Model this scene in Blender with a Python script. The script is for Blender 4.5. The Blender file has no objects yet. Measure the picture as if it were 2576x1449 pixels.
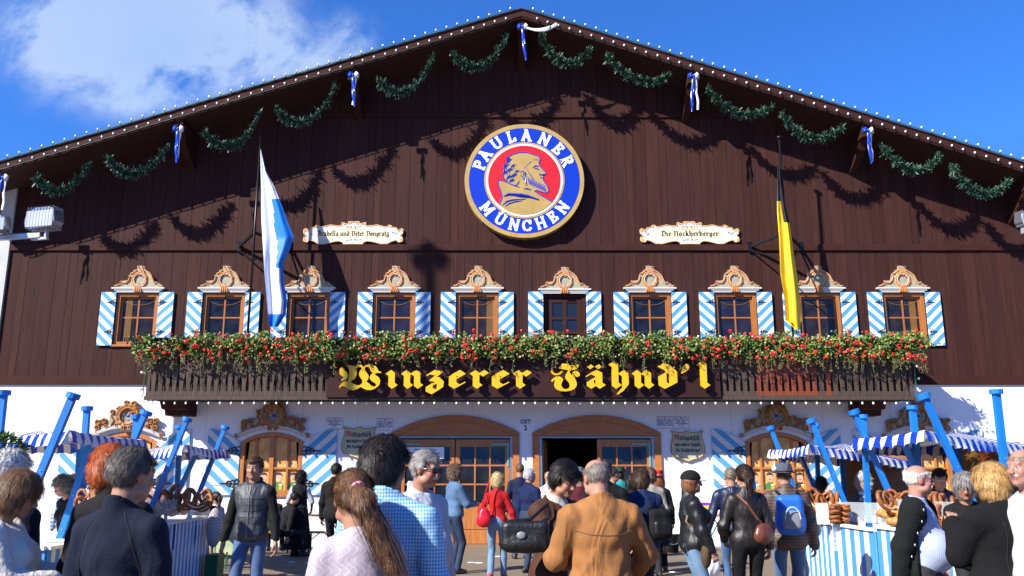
import bpy, math, random
import numpy as np
from mathutils import Vector, Matrix, Euler
random.seed(7); R = random.random; U = random.uniform
sc = bpy.context.scene; COL = sc.collection; PI = math.pi; rad = math.radians
# ---------------- camera, sky, sun, exposure ----------------
EYE, PITCH, FPX = 1.65, rad(12.25), 2138.0
cam = bpy.data.objects.new("camera", bpy.data.cameras.new("camera")); COL.objects.link(cam)
cam.location = (0, 0, EYE); cam.rotation_euler = (PI/2 + PITCH, 0, 0)
cam.data.sensor_width = 36; cam.data.lens = 36*FPX/2576; cam.data.clip_end = 3000; cam.data.clip_start = .05
sc.camera = cam
SUNV = Vector((1.31, 1.0, -1.22)).normalized()      # the way the light travels
ld = bpy.data.lights.new("sun", 'SUN'); ld.energy = 5.0; ld.angle = rad(.5); ld.color = (1, .955, .88)
sun = bpy.data.objects.new("sun", ld); COL.objects.link(sun)
sun.rotation_euler = SUNV.to_track_quat('-Z', 'Y').to_euler(); sun.location = (-20, -15, 25)
W = bpy.data.worlds.new("World"); sc.world = W; W.use_nodes = True
wn, wl = W.node_tree.nodes, W.node_tree.links
bg = wn['Background']
sky = wn.new('ShaderNodeTexSky'); sky.sky_type = 'NISHITA'; sky.sun_disc = False
sky.sun_elevation = math.asin(-SUNV.z); sky.sun_rotation = math.atan2(-SUNV.x, -SUNV.y)
sky.air_density = 1.0; sky.dust_density = .3; sky.ozone_density = 3.0
tint = wn.new('ShaderNodeMix'); tint.data_type = 'RGBA'; tint.blend_type = 'MULTIPLY'; tint.inputs[0].default_value = 1
wl.new(sky.outputs[0], tint.inputs[6]); tint.inputs[7].default_value = (.68, 1.62, 3.15, 1)
lim = wn.new('ShaderNodeMix'); lim.data_type = 'RGBA'; lim.blend_type = 'DARKEN'; lim.inputs[0].default_value = 1   # clear deep-blue day: no white glare round the horizon
wl.new(tint.outputs[2], lim.inputs[6]); lim.inputs[7].default_value = (1.25, 4.4, 14, 1)
def wmath(op, a, b=None, c=None):
    n = wn.new('ShaderNodeMath'); n.operation = op
    for i, v in enumerate((a, b, c)):
        if v is None: continue
        if isinstance(v, (int, float)): n.inputs[i].default_value = v
        else: wl.new(v, n.inputs[i])
    return n.outputs[0]
tc = wn.new('ShaderNodeTexCoord'); sp = wn.new('ShaderNodeSeparateXYZ'); wl.new(tc.outputs['Generated'], sp.inputs[0])
cu = wmath('DIVIDE', sp.outputs[0], wmath('MAXIMUM', sp.outputs[1], .05))
cv = wmath('DIVIDE', sp.outputs[2], wmath('MAXIMUM', sp.outputs[1], .05))
cb = wn.new('ShaderNodeCombineXYZ'); wl.new(cu, cb.inputs[0]); wl.new(cv, cb.inputs[1])
def skyuv(px, py):
    u = (px-1288)/FPX; v = (724.5-py)/FPX; c, s = math.cos(PITCH), math.sin(PITCH)
    return u/(c - v*s), (s + v*c)/(c - v*s)
blob = None
for px, py, rx, ry, a in ((240, 45, .10, .09, 1.15), (360, 110, .13, .09, .95), (330, 20, .12, .07, .8), (470, 170, .08, .06, .75), (150, 130, .07, .07, .55), (690, 110, .06, .08, .8), (600, 60, .08, .05, .4), (770, 165, .09, .03, .7), (890, 105, .04, .05, .8), (350, 262, .08, .02, .35), (60, 30, .05, .05, .3)):
    u, v = skyuv(px, py)
    du = wmath('DIVIDE', wmath('SUBTRACT', cu, u), rx); dv = wmath('DIVIDE', wmath('SUBTRACT', cv, v), ry)
    g = wmath('MULTIPLY', wmath('EXPONENT', wmath('MULTIPLY', wmath('ADD', wmath('MULTIPLY', du, du), wmath('MULTIPLY', dv, dv)), -1.3)), a)
    blob = g if blob is None else wmath('ADD', blob, g)
nz = wn.new('ShaderNodeTexNoise'); nz.inputs['Scale'].default_value = 8.5; nz.inputs['Detail'].default_value = 9; nz.inputs['Roughness'].default_value = .62; nz.inputs['Distortion'].default_value = .2
wl.new(cb.outputs[0], nz.inputs['Vector'])
m1 = wmath('MULTIPLY', blob, wmath('SUBTRACT', wmath('MULTIPLY', nz.outputs[0], 4.6), 1.38))
mr = wn.new('ShaderNodeMapRange'); mr.interpolation_type = 'SMOOTHSTEP'; wl.new(m1, mr.inputs[0]); mr.inputs[1].default_value = .05; mr.inputs[2].default_value = 1.15
n2 = wn.new('ShaderNodeTexNoise'); n2.inputs['Scale'].default_value = 4; n2.inputs['Detail'].default_value = 4; wl.new(cb.outputs[0], n2.inputs['Vector'])
cr = wn.new('ShaderNodeMix'); cr.data_type = 'RGBA'; wl.new(n2.outputs[0], cr.inputs[0]); cr.inputs[6].default_value = (4.5, 7.5, 13, 1); cr.inputs[7].default_value = (10, 11.3, 14, 1)
cm = wn.new('ShaderNodeMix'); cm.data_type = 'RGBA'; wl.new(wmath('MULTIPLY', mr.outputs[0], .82), cm.inputs[0]); wl.new(lim.outputs[2], cm.inputs[6]); wl.new(cr.outputs[2], cm.inputs[7])
wl.new(cm.outputs[2], bg.inputs[0]); bg.inputs[1].default_value = .038
vs = sc.view_settings; vs.view_transform = 'Standard'; vs.look = 'None'; vs.gamma = 1; vs.exposure = 1.0; vs.use_curve_mapping = False
sc.cycles.max_bounces = 6; sc.cycles.transparent_max_bounces = 8

# ---------------- helpers ----------------
def D(px, py, Y):           # point at distance Y that a 2576 x 1449 view shows at px, py
    u, v = skyuv(px, py); return Vector((u*Y, Y, EYE + v*Y))
def nd(t, k, **kw):
    n = t.nodes.new('ShaderNode'+k)
    for a, b in kw.items(): setattr(n, a, b)
    return n
MATS = {}
def mat(name, col, rough=.65, var=.12, scale=3.0, bump=0.0, bscale=None, metal=0, stretch=(1, 1, 1), spec=.5, attr=False, coat=0, sheen=0, trans=0, wr=0):
    if name in MATS: return MATS[name]
    m = bpy.data.materials.new(name); m.use_nodes = True; t = m.node_tree; p = t.nodes['Principled BSDF']; L = t.links
    p.inputs['Roughness'].default_value = rough; p.inputs['Metallic'].default_value = metal; p.inputs['Specular IOR Level'].default_value = spec
    p.inputs['Coat Weight'].default_value = coat; p.inputs['Sheen Weight'].default_value = sheen
    if trans: p.inputs['Transmission Weight'].default_value = trans
    tcn = nd(t, 'TexCoord'); mp = nd(t, 'Mapping'); mp.inputs['Scale'].default_value = stretch; L.new(tcn.outputs['Object'], mp.inputs[0])
    n = nd(t, 'TexNoise'); n.inputs['Scale'].default_value = scale; n.inputs['Detail'].default_value = 6; L.new(mp.outputs[0], n.inputs['Vector'])
    r = nd(t, 'MapRange'); L.new(n.outputs[0], r.inputs[0]); r.inputs[1].default_value = .25; r.inputs[2].default_value = .75; r.inputs[3].default_value = 1-var; r.inputs[4].default_value = 1+var
    x = nd(t, 'Mix', data_type='RGBA', blend_type='MULTIPLY'); x.inputs[0].default_value = 1
    if attr:
        a = nd(t, 'VertexColor'); a.layer_name = 'Col'; L.new(a.outputs[0], x.inputs[6])
    else: x.inputs[6].default_value = (*col, 1)
    L.new(r.outputs[0], x.inputs[7]); L.new(x.outputs[2], p.inputs['Base Color'])
    if bump:
        b = nd(t, 'TexNoise'); b.inputs['Scale'].default_value = bscale or scale*6; b.inputs['Detail'].default_value = 5; L.new(mp.outputs[0], b.inputs['Vector'])
        bb = nd(t, 'Bump'); bb.inputs['Strength'].default_value = bump; bb.inputs['Distance'].default_value = .02; L.new(b.outputs[0], bb.inputs['Height']); L.new(bb.outputs[0], p.inputs['Normal'])
        if wr:
            mp2 = nd(t, 'Mapping'); mp2.inputs['Scale'].default_value = (1.5, 1.5, .6); L.new(tcn.outputs['Object'], mp2.inputs[0]); w2 = nd(t, 'TexNoise'); w2.inputs['Scale'].default_value = 4.5; w2.inputs['Detail'].default_value = 1.5; w2.inputs['Distortion'].default_value = 1.3; L.new(mp2.outputs[0], w2.inputs['Vector'])
            b2 = nd(t, 'Bump'); b2.inputs['Strength'].default_value = wr; b2.inputs['Distance'].default_value = .05; L.new(w2.outputs[0], b2.inputs['Height']); L.new(b2.outputs[0], bb.inputs['Normal'])
    MATS[name] = m; return m
def patt(name, base, colA, colB, expr, rough=.6):
    """two-colour painted or woven pattern; expr(t, x, y, z) gives the 0-1 mask from object coordinates"""
    if name in MATS: return MATS[name]
    m = mat(name, base, rough, .07, 6, .15); t = m.node_tree; L = t.links
    tcn = [n for n in t.nodes if n.type == 'TEX_COORD'][0]; s = nd(t, 'SeparateXYZ'); L.new(tcn.outputs['Object'], s.inputs[0])
    def M(op, a, b=None):
        n = nd(t, 'Math'); n.operation = op
        for i, v in enumerate((a, b)):
            if v is None: continue
            if isinstance(v, (int, float)): n.inputs[i].default_value = v
            else: L.new(v, n.inputs[i])
        return n.outputs[0]
    msk = expr(M, s.outputs[0], s.outputs[1], s.outputs[2])
    x = nd(t, 'Mix', data_type='RGBA'); x.inputs[6].default_value = (*colA, 1); x.inputs[7].default_value = (*colB, 1); L.new(msk, x.inputs[0])
    mul = [n for n in t.nodes if n.type == 'MIX' and n.blend_type == 'MULTIPLY'][0]; L.new(x.outputs[2], mul.inputs[6])
    return m
def stripe(M, c, period, duty=.5): return M('LESS_THAN', M('FRACT', M('ADD', M('DIVIDE', c, period), 100.0)), duty)
class MB:
    def __init__(s): s.v = []; s.f = []; s.m = []; s.n = 0
    def add(s, vs, fs, m=0):
        b = len(s.v); s.v.extend(vs); s.f.extend([[b+i for i in f] for f in fs]); s.m.extend([m]*len(fs))
    def box(s, x0, x1, y0, y1, z0, z1, m=0):
        s.add([(x, y, z) for x in (x0, x1) for y in (y0, y1) for z in (z0, z1)], [(0, 1, 3, 2), (4, 6, 7, 5), (0, 4, 5, 1), (2, 3, 7, 6), (0, 2, 6, 4), (1, 5, 7, 3)], m)
    def prism(s, pts, y0, y1, m=0):      # pts in xz, front y0, back y1
        n = len(pts); a = sum(pts[i][0]*pts[(i+1) % n][1]-pts[(i+1) % n][0]*pts[i][1] for i in range(n))
        if a < 0: pts = pts[::-1]
        s.add([(p[0], y0, p[1]) for p in pts]+[(p[0], y1, p[1]) for p in pts], [list(range(n)), list(range(2*n-1, n-1, -1))]+[(i, i+n, (i+1) % n+n, (i+1) % n) for i in range(n)], m)
    def beam(s, a, b, w, h=None, m=0, up=(0, 0, 1)):
        a, b = Vector(a), Vector(b); d = (b-a).normalized(); u = Vector(up)
        if abs(d.dot(u)) > .95: u = Vector((0, 1, 0))
        x = d.cross(u).normalized()*w/2; z = x.cross(d).normalized()*(h or w)/2
        s.add([tuple(p+i*x+j*z) for p in (a, b) for i, j in ((-1, -1), (1, -1), (1, 1), (-1, 1))], [(3, 2, 1, 0), (4, 5, 6, 7), (0, 1, 5, 4), (1, 2, 6, 5), (2, 3, 7, 6), (3, 0, 4, 7)], m)
    def tube(s, pts, r, n=8, m=0, cap=True):
        pts = [Vector(p) for p in pts]; k = len(pts); rs = r if isinstance(r, (list, tuple)) else [r]*k; vs = []; u = None
        for i, p in enumerate(pts):
            d = (pts[min(i+1, k-1)]-pts[max(i-1, 0)]).normalized()
            if u is None: u = d.cross(Vector((.13, .9, .3))).normalized()
            u = (u-d*u.dot(d)).normalized(); w = d.cross(u)
            vs += [tuple(p+rs[i]*(math.cos(2*PI*j/n)*u+math.sin(2*PI*j/n)*w)) for j in range(n)]
        fs = [(i*n+j, i*n+(j+1) % n, (i+1)*n+(j+1) % n, (i+1)*n+j) for i in range(k-1) for j in range(n)]
        if cap: fs += [tuple(range(n-1, -1, -1)), tuple(range((k-1)*n, k*n))]
        s.add(vs, fs, m)
    def lathe(s, c, prof, n=16, m=0):    # prof [(r, z)]
        vs = [(c[0]+r*math.cos(2*PI*j/n), c[1]+r*math.sin(2*PI*j/n), c[2]+z) for r, z in prof for j in range(n)]; k = len(prof)
        s.add(vs, [(i*n+j, i*n+(j+1) % n, (i+1)*n+(j+1) % n, (i+1)*n+j) for i in range(k-1) for j in range(n)]+[tuple(range(n-1, -1, -1)), tuple(range((k-1)*n, k*n))], m)
    def ball(s, c, r, n=8, m=0, sz=(1, 1, 1)):
        k = n//2+1; vs = [(c[0]+r*sz[0]*math.sin(PI*i/k)*math.cos(2*PI*j/n), c[1]+r*sz[1]*math.sin(PI*i/k)*math.sin(2*PI*j/n), c[2]+r*sz[2]*math.cos(PI*i/k)) for i in range(1, k) for j in range(n)]
        vs += [(c[0], c[1], c[2]+r*sz[2]), (c[0], c[1], c[2]-r*sz[2])]; q = (k-1)*n
        s.add(vs, [(i*n+j, (i+1)*n+j, (i+1)*n+(j+1) % n, i*n+(j+1) % n) for i in range(k-2) for j in range(n)]+[(q, j, (j+1) % n) for j in range(n)]+[(q+1, (k-2)*n+(j+1) % n, (k-2)*n+j) for j in range(n)], m)
    def build(s, name, mats, parent=None, smooth=False, loc=None, bevel=0):
        me = bpy.data.meshes.new(name); me.from_pydata(s.v, [], s.f)
        for m in (mats if isinstance(mats, (list, tuple)) else [mats]): me.materials.append(m)
        me.polygons.foreach_set('material_index', s.m)
        if smooth: me.polygons.foreach_set('use_smooth', [True]*len(s.f))
        me.update()
        return link(name, me, parent, loc, bevel)
def link(name, me, parent=None, loc=None, bevel=0):
    o = bpy.data.objects.new(name, me); COL.objects.link(o); o.parent = parent
    if loc is not None: o.location = loc
    if bevel:
        b = o.modifiers.new('bevel', 'BEVEL'); b.width = bevel; b.segments = 2; b.limit_method = 'ANGLE'
    return o
def tag(o, label, cat=None, group=None, kind=None):
    if label: o['label'] = label
    if cat: o['category'] = cat
    if group: o['group'] = group
    if kind: o['kind'] = kind
    return o
def empty(name, loc, label=None, cat=None, group=None, rz=0):
    o = bpy.data.objects.new(name, None); COL.objects.link(o); o.location = loc; o.rotation_euler = (0, 0, rz); o.empty_display_size = .1
    return tag(o, label, cat, group)
def kids(o): return [c for c in COL.objects if c.parent == o]
def copy_tree(o, parent=None, label=None):
    c = o.copy(); COL.objects.link(c); c.parent = parent
    if label: c['label'] = label
    for ch in kids(o): copy_tree(ch, c)
    return c
def hull2(pts):
    pts = sorted(set((round(a, 5), round(b, 5)) for a, b in pts)); lo = []; up = []
    for P_, seq in ((lo, pts), (up, pts[::-1])):
        for p in seq:
            while len(P_) > 1 and (P_[-1][0]-P_[-2][0])*(p[1]-P_[-2][1])-(P_[-1][1]-P_[-2][1])*(p[0]-P_[-2][0]) <= 0: P_.pop()
            P_.append(p)
    return lo[:-1]+up[:-1]
# lettering: broad-nib strokes, pen positions in nib units (x-height 4)
i_ = [(.3, 3.6), (.8, 3.1), (.8, .9), (1.3, .4)]
def sh(st, dx): return [(x+dx, y) for x, y in st]
tall = [(.4, 5.6), (.9, 5.1), (.9, .9), (1.4, .4)]
obr = [(1.5, 3.6), (.8, 3.0), (.8, 1.0), (1.4, .4), (2.2, 1.0)]; orr = [(1.5, 3.6), (2.2, 3.0), (2.2, 1.0), (1.5, .4)]
GL = {'i': ([i_], 1.7), 'n': ([i_, [(.9, 2.7), (1.9, 3.6), (2.5, 3.1), (2.5, .9), (3.0, .4)]], 3.3), 'm': ([i_, [(.9, 2.7), (1.9, 3.6), (2.5, 3.1), (2.5, .9), (2.8, .5)], [(2.6, 2.7), (3.6, 3.6), (4.2, 3.1), (4.2, .9), (4.7, .4)]], 5.0),
 'u': ([i_, [(1.3, .4), (2.4, 1.2)], sh(i_, 1.7)], 3.4), 'r': ([i_, [(1.0, 2.8), (1.7, 3.6), (2.3, 3.1)]], 2.4), 'e': ([[(1.4, 3.6), (.8, 2.9), (.8, 1.0), (1.4, .4), (2.1, 1.0)], [(1.4, 3.6), (2.1, 2.9), (1.0, 1.9)]], 2.4),
 'c': ([[(2.0, 3.2), (1.4, 3.6), (.8, 2.9), (.8, 1.0), (1.4, .4), (2.1, 1.0)]], 2.3), 'a': ([[(.6, 3.0), (1.3, 3.6), (2.1, 3.1), (2.1, .9), (2.6, .4)], [(2.1, 2.5), (.8, 1.7), (.8, .9), (1.3, .4), (2.1, 1.2)]], 2.9),
 'o': ([obr, orr], 2.9), 'd': ([[(.7, 5.2), (1.4, 4.6), (2.2, 3.4), (2.2, 1.0), (1.5, .4)], obr], 2.9), 'h': ([tall, [(1.0, 2.8), (1.9, 3.6), (2.5, 3.0), (2.5, .6), (1.6, -.9)]], 3.1), 'l': ([tall], 1.8), 'b': ([tall[:3]+[(1.5, .4)], [(1.0, 2.8), (1.8, 3.6), (2.4, 3.0), (2.4, 1.0), (1.5, .4)]], 3.0),
 'k': ([tall, [(1.0, 2.6), (1.8, 3.4), (2.3, 3.0), (1.1, 2.2)], [(1.3, 2.2), (2.3, .9), (2.7, .4)]], 2.9), 't': ([[(.9, 4.8), (.9, .9), (1.5, .4), (2.0, .8)], [(.3, 3.3), (1.9, 3.3)]], 2.1), 's': ([[(2.0, 3.2), (1.4, 3.6), (.8, 3.0), (.9, 2.4), (2.0, 1.6), (2.0, .9), (1.4, .4), (.6, .8)]], 2.5),
 'S': ([[(.9, -.6), (.9, 4.6), (1.5, 5.4), (2.1, 4.9)]], 1.7), 'f': ([[(.9, -.6), (.9, 4.6), (1.5, 5.4), (2.1, 4.9)], [(.3, 3.3), (1.7, 3.3)]], 1.9), 'g': ([obr, [(1.5, 3.6), (2.2, 3.0), (2.2, .2), (1.5, -.8), (.6, -.4)]], 2.9), 'p': ([[(.4, 3.9), (.9, 3.3), (.9, -1.1)], [(1.0, 2.8), (1.8, 3.6), (2.4, 3.0), (2.4, 1.0), (1.5, .4), (.9, .8)]], 3.0),
 'z': ([[(.6, 3.2), (1.0, 3.6), (2.1, 3.3), (1.1, 2.1), (1.7, 2.0), (2.3, 1.2), (2.2, 0), (1.4, -.8), (.6, -.3), (.6, .6), (1.3, .9)]], 2.7), "'": ([[(.5, 5.0), (.9, 4.6), (.5, 3.7)]], 1.3), '"': ([[(.4, 5.2), (.8, 4.6)], [(1.3, 5.2), (1.7, 4.6)]], 2.2), ',': ([[(.4, .5), (.8, -.3)], [(1.3, .5), (1.7, -.3)]], 2.2),
 'W': ([[(.1, 5.0), (.9, 5.5), (1.5, 4.8), (1.1, 3.2), (.3, 2.6)], [(.0, .7), (.9, 1.3), (2.6, .5), (3.4, 1.0)], [(2.3, 5.6), (3.2, 5.0), (2.4, 3.5), (2.3, 2.2), (3.4, 1.0), (2.6, .5)], [(1.4, 3.6), (1.5, 2.0), (1.7, 1.0)], [(3.9, 5.3), (5.0, 5.6), (5.8, 4.6), (6.6, 5.2)], [(4.2, 5.2), (4.9, 4.2), (4.1, 3.2), (5.3, 2.6), (5.9, 1.6), (4.9, .4), (3.5, .9)]], 7.0),
 'F': ([[(.2, 4.5), (.9, 5.0), (1.5, 4.3), (2.6, 4.0)], [(1.8, 5.3), (3.0, 5.7), (4.0, 5.2), (5.0, 5.5)], [(3.0, 5.4), (2.6, 4.2), (3.9, 3.4), (4.5, 2.4), (4.2, .9), (2.9, .1), (1.4, .5)], [(2.6, 4.0), (1.3, 3.0), (.5, 2.2)], [(3.4, 3.6), (4.6, 4.2), (5.1, 3.6)], [(1.6, 2.9), (1.2, 1.5), (1.9, .5)]], 5.4),
 'M': ([[(.2, 4.6), (.8, 5.1), (1.4, 4.5), (1.2, 2.4), (.4, .6)], [(1.4, 4.4), (2.2, 5.2), (2.7, 4.7), (2.7, .6)], [(2.8, 4.4), (3.7, 5.2), (4.3, 4.7), (4.3, .9), (4.8, .4)]], 5.2), 'K': ([[(.4, 5.0), (1.2, 5.3), (1.2, .4)], [(1.4, 3.2), (2.2, 4.6), (3.2, 5.2)], [(1.4, 3.0), (2.6, 2.6), (2.6, 1.2), (3.2, .4)]], 3.6),
 'D': ([[(.4, 4.8), (2.2, 5.3), (3.4, 4.0), (3.4, 1.6), (2.2, .4), (.8, .8)], [(1.5, 4.6), (1.3, 1.0)]], 4.0), 'N': ([[(.2, 4.2), (.8, 4.9), (1.2, 4.5), (1.2, .8), (.5, -.4)], [(1.4, 4.2), (2.6, 5.2), (3.1, 4.6), (3.1, .9), (3.6, .4)]], 4.0), 'P': ([[(.2, 4.4), (.9, 5.0), (1.3, 4.5), (1.3, .6), (.4, -.8)], [(1.4, 4.2), (2.6, 5.2), (3.4, 4.4), (3.4, 1.6), (2.2, .8)]], 4.0),
 'A': ([[(.3, 4.2), (1.0, 5.4), (2.8, 4.8)], [(1.3, 4.6), (1.1, 1.2), (.2, -.2)], [(2.4, 4.8), (2.6, .9), (3.2, .4)], [(1.2, 2.7), (2.6, 2.7)]], 3.6), ' ': ([], 1.6)}
GL['ä'] = (GL['a'][0]+[[(.7, 5.0), (1.1, 4.6)], [(1.9, 5.0), (2.3, 4.6)]], 2.9); GL['.i'] = (GL['i'][0]+[[(.6, 5.0), (1.0, 4.6)]], 1.7)
def nibbed(mb, strokes, X, nibw=1.0, ang=42, thin=.12, y0=0, y1=.03, m=0, eps=.0006, k0=0):
    """X maps pen (x, y) to wall (x, z)"""
    c, s = math.cos(rad(ang))*nibw/2, math.sin(rad(ang))*nibw/2; c2, s2 = -math.sin(rad(ang))*thin/2, math.cos(rad(ang))*thin/2
    nib = [(a*c+b*c2, a*s+b*s2) for a, b in ((-1, -1), (1, -1), (1, 1), (-1, 1))]; k = k0
    for st in strokes:
        for a, b in zip(st, st[1:]):
            h = hull2([(p[0]+q[0], p[1]+q[1]) for p in (a, b) for q in nib]); mb.prism([X(x, y) for x, y in h], y0-eps*(k % 9), y1, m); k += 1
    return k
def bltext(mb, s, cx, zb, xh, width, y, m=0, dep=.004):
    tot = sum(GL[ch][1] for ch in s); u = width/tot; uz = xh/4; x = cx-width/2; k = 0
    for ch in s:
        k = nibbed(mb, GL[ch][0], lambda a, b, x=x: (x+a*u, zb+b*uz), y0=y-dep, y1=y, m=m, eps=.0003, k0=k); x += GL[ch][1]*u
def text(s, size, m, parent, loc, name='lettering', ext=.002, align='CENTER', sx=1.0, bold=0.0, rz=0):
    c = bpy.data.curves.new('t', 'FONT'); c.body = s; c.size = size; c.extrude = ext; c.align_x = align; c.offset = bold; c.resolution_u = 3
    o = bpy.data.objects.new('t', c); COL.objects.link(o); bpy.context.view_layer.update()
    me = bpy.data.meshes.new_from_object(o.evaluated_get(bpy.context.evaluated_depsgraph_get())); bpy.data.objects.remove(o)
    me.materials.clear(); me.materials.append(m); o = link(name, me, parent, loc); o.rotation_euler = (PI/2, 0, rz); o.scale = (sx, 1, 1); return o
# ---------------- materials of the setting ----------------
F = 20.2
brown = mat('brown_boards', (.044, .0175, .0145), .7, .2, 2.2, .25, 30, stretch=(5, 5, .35), spec=.12)
brown_trim = mat('brown_trim', (.044, .0155, .012), .7, .15, 3, .15, spec=.12)
dark_gap = mat('board_gap', (.012, .007, .006), .8)
white_wall = mat('white_wall', (.80, .81, .83), .6, .03, 1.5, .05, 40)
orange_wood = mat('orange_wood', (.42, .15, .035), .42, .28, 2.5, .12, 20, stretch=(1, 1, 8))
orange_woodv = mat('orange_wood_upright', (.42, .155, .038), .42, .28, 2.5, .12, 20, stretch=(8, 8, 1))
frame_wood = mat('window_wood', (.34, .12, .026), .4, .2, 3, stretch=(6, 6, 1))
glass = mat('dark_glass', (.012, .015, .022), .06, .3, 2, spec=.6)
glassv = [mat('reflection_tinted_glass_%s' % n_, c_, .07, .85, s_, spec=.5) for n_, c_, s_ in (('brown', (.022, .014, .011), 3.1), ('violet', (.018, .014, .024), 2.2), ('dusk', (.012, .011, .014), 4.4))]  # brown and violet reflections painted into the pane colour, mottled by noise
blue_paint = mat('sky_blue_paint', (.13, .43, .78), .5)
def diag(sign): return lambda M, x, y, z: stripe(M, M('ADD', z, M('MULTIPLY', x, sign)), .262)
shut_L = patt('shutter_falling', (1, 1, 1), (.075, .30, .60), (.72, .73, .72), diag(.95)); shut_R = patt('shutter_rising', (1, 1, 1), (.075, .30, .60), (.72, .73, .72), diag(-.95))
iron = mat('black_iron', (.015, .015, .017), .45, metal=.3)
plaster = mat('painted_stone', (.34, .30, .20), .7, .2, 14); orange_p = mat('orange_ornament', (.52, .20, .04), .45, .15, 12); white_p = mat('white_cornice', (.60, .58, .53), .5, .06); goldbr = mat('gilt_brown_ornament', (.30, .13, .035), .45, .35, 14); grey_c = mat('grey_cornice', (.42, .42, .42), .5, .2, 9); cream = mat('cream_paint', (.85, .76, .52), .5, .06)
black_p = mat('black_paint', (.012, .012, .014), .5); red_p = mat('red_paint', (.62, .02, .025), .5); pink_p = mat('pink_paint', (.8, .22, .22), .5); green_p = mat('green_paint', (.09, .25, .09), .5); white_s = mat('white_sign', (.82, .83, .86), .4, .03)
deep_blue = mat('emblem_blue', (.003, .032, .42), .35, .04); red_e = mat('emblem_red', (.64, .012, .016), .35, .04); gold_e = mat('emblem_gold', (.42, .28, .085), .42, .16, 3); white_e = mat('emblem_white', (.88, .88, .86), .35, .02)
metal = mat('galvanised_metal', (.55, .57, .6), .35, .15, metal=.7)

# ---------------- ground ----------------
g = MB(); g.add([(-900, -900, -.06), (900, -900, -.06), (900, 900, -.06), (-900, 900, -.06)], [(0, 1, 2, 3)])
tag(g.build('ground', mat('gravel_ground', (.16, .15, .13), .9, .2, 2, .3)), None, kind='structure')
plank = mat('deck_planks', (.175, .135, .095), .8, .35, 1.5, .3, 25, stretch=(.7, 9, 1)); t_ = plank.node_tree
p = MB(); y = -14.0
while y < 20.3:
    x = -26+R()*3
    while x < 26:
        l = U(3, 5); p.box(x, x+l-.006, y, y+.142, -.03, U(-.002, .002)); x += l
    y += .15
tag(p.build('deck', plank), None, kind='structure')

# ---------------- building shell ----------------
hall = empty('festival_hall', (0, F, 0), 'big gabled hall clad in dark brown boards above a white ground floor', 'building')
HM = hall.matrix_world.copy()
def part(mb, name, mats, parent=None, smooth=False, bevel=0, loc=None):
    o = mb.build(name, mats, parent or hall, smooth, None, bevel)
    o.location = Vector(loc or (0, 0, 0)) - (Vector((0, F, 0)) if (parent is None or parent is hall) else Vector((0, 0, 0)))
    return o
EV = F-1.15
AP = D(1312, 24, EV); LP = D(0, 409.5, EV); RP = D(2576, 411, EV)
sl = (AP.z-LP.z)/(AP.x-LP.x); sr = (AP.z-RP.z)/(RP.x-AP.x)
def roofz(x): return AP.z-(AP.x-x)*sl if x < AP.x else AP.z-(x-AP.x)*sr
XL, XR = D(37, 545, F).x, D(2580, 545, F).x
ZB = D(1288, 968, F).z; TH = .20
cx = [D(c, 737, F).x for c in (349.5, 566, 779, 993, 1201, 1420, 1634, 1848, 2058, 2270)]
WZ0, WZ1 = D(1288, 869, F).z, D(1288, 737, F).z; WW = .515
op = [(x-WW, x+WW, WZ0, lambda x: WZ1) for x in cx]
op[5] = (cx[5]-WW, cx[5]+WW, ZB+.35, lambda x: WZ1-.03)
def slice_wall(mb, xs, zb, zt, y0, y1, openings, m=0, jit=0):
    for a, b in zip(xs, xs[1:]):
        if b-a < .004: continue
        cuts = []; mid = (a+b)/2; j = U(-jit, jit)
        for oa, ob, z0, z1 in openings:
            if oa < mid < ob: cuts.append((z0, z1))
        cuts.sort(key=lambda c: c[0]); lo = lambda x: zb
        segs = []
        for z0, z1 in cuts: segs.append((lo, (lambda x, z=z0: z))); lo = z1
        segs.append((lo, zt))
        for l, h in segs:
            if h(mid)-l(mid) < .01: continue
            mb.prism([(a, l(a)), (b, l(b)), (b, h(b)), (a, h(a))], y0+j, y1, m)
xs = [XL]
edges = sorted(e for o in op for e in o[:2])
x = XL
while x < XR:
    x += random.choice((.30, .32, .34, .36, .18)); xs.append(min(x, XR))
xs = sorted(set(xs+[AP.x]))
bw = MB(); rtop = lambda x: roofz(x)-TH+.02
for a, b in zip(xs, xs[1:]):
    sub = [a+.004]+[e for e in edges if a+.02 < e < b-.02]+[b-.004]
    slice_wall(bw, sub, ZB, rtop, F, F+.05, op, m=random.choice((0, 0, 0, 1, 1, 2)), jit=.004)
part(bw, 'board_wall', [brown, mat('brown_boards_faded', (.049, .0185, .015), .7, .25, 2.6, .3, 24, stretch=(5, 5, .3), spec=.12), mat('brown_boards_dark', (.040, .0145, .012), .7, .25, 2.0, .3, 24, stretch=(5, 5, .3), spec=.12)])
crk = MB()
for _ in range(150):
    x = U(XL+.5, XR-.5); z = U(ZB+.3, rtop(x)-.3); l = U(.05, .45)
    if not any(o_[0]-.5 < x < o_[1]+.5 and z < WZ1+.5 for o_ in op): crk.prism([(x, z), (x+U(.004, .010), z+l*.4), (x+.002, z+l), (x-.003, z+l*.5)], F-.0058, F-.004)
part(crk, 'board_crack', [dark_gap])
bk = MB(); slice_wall(bk, sorted(set([XL, AP.x, XR]+edges)), ZB, rtop, F+.055, F+.1, op); part(bk, 'wall_backing', [dark_gap])
tr = MB()
ZT1, ZT2 = D(1288, 622, F).z, D(1288, 292, F).z
tr.box(XL, XR, F-.05, F-.006, ZT1-.09, ZT1+.06); tr.box(XL, XR, F-.05, F-.006, ZB, ZB+.2)
h2 = lambda z: (AP.x-(AP.z-TH-z)/sl, AP.x+(AP.z-TH-z)/sr)
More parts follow.
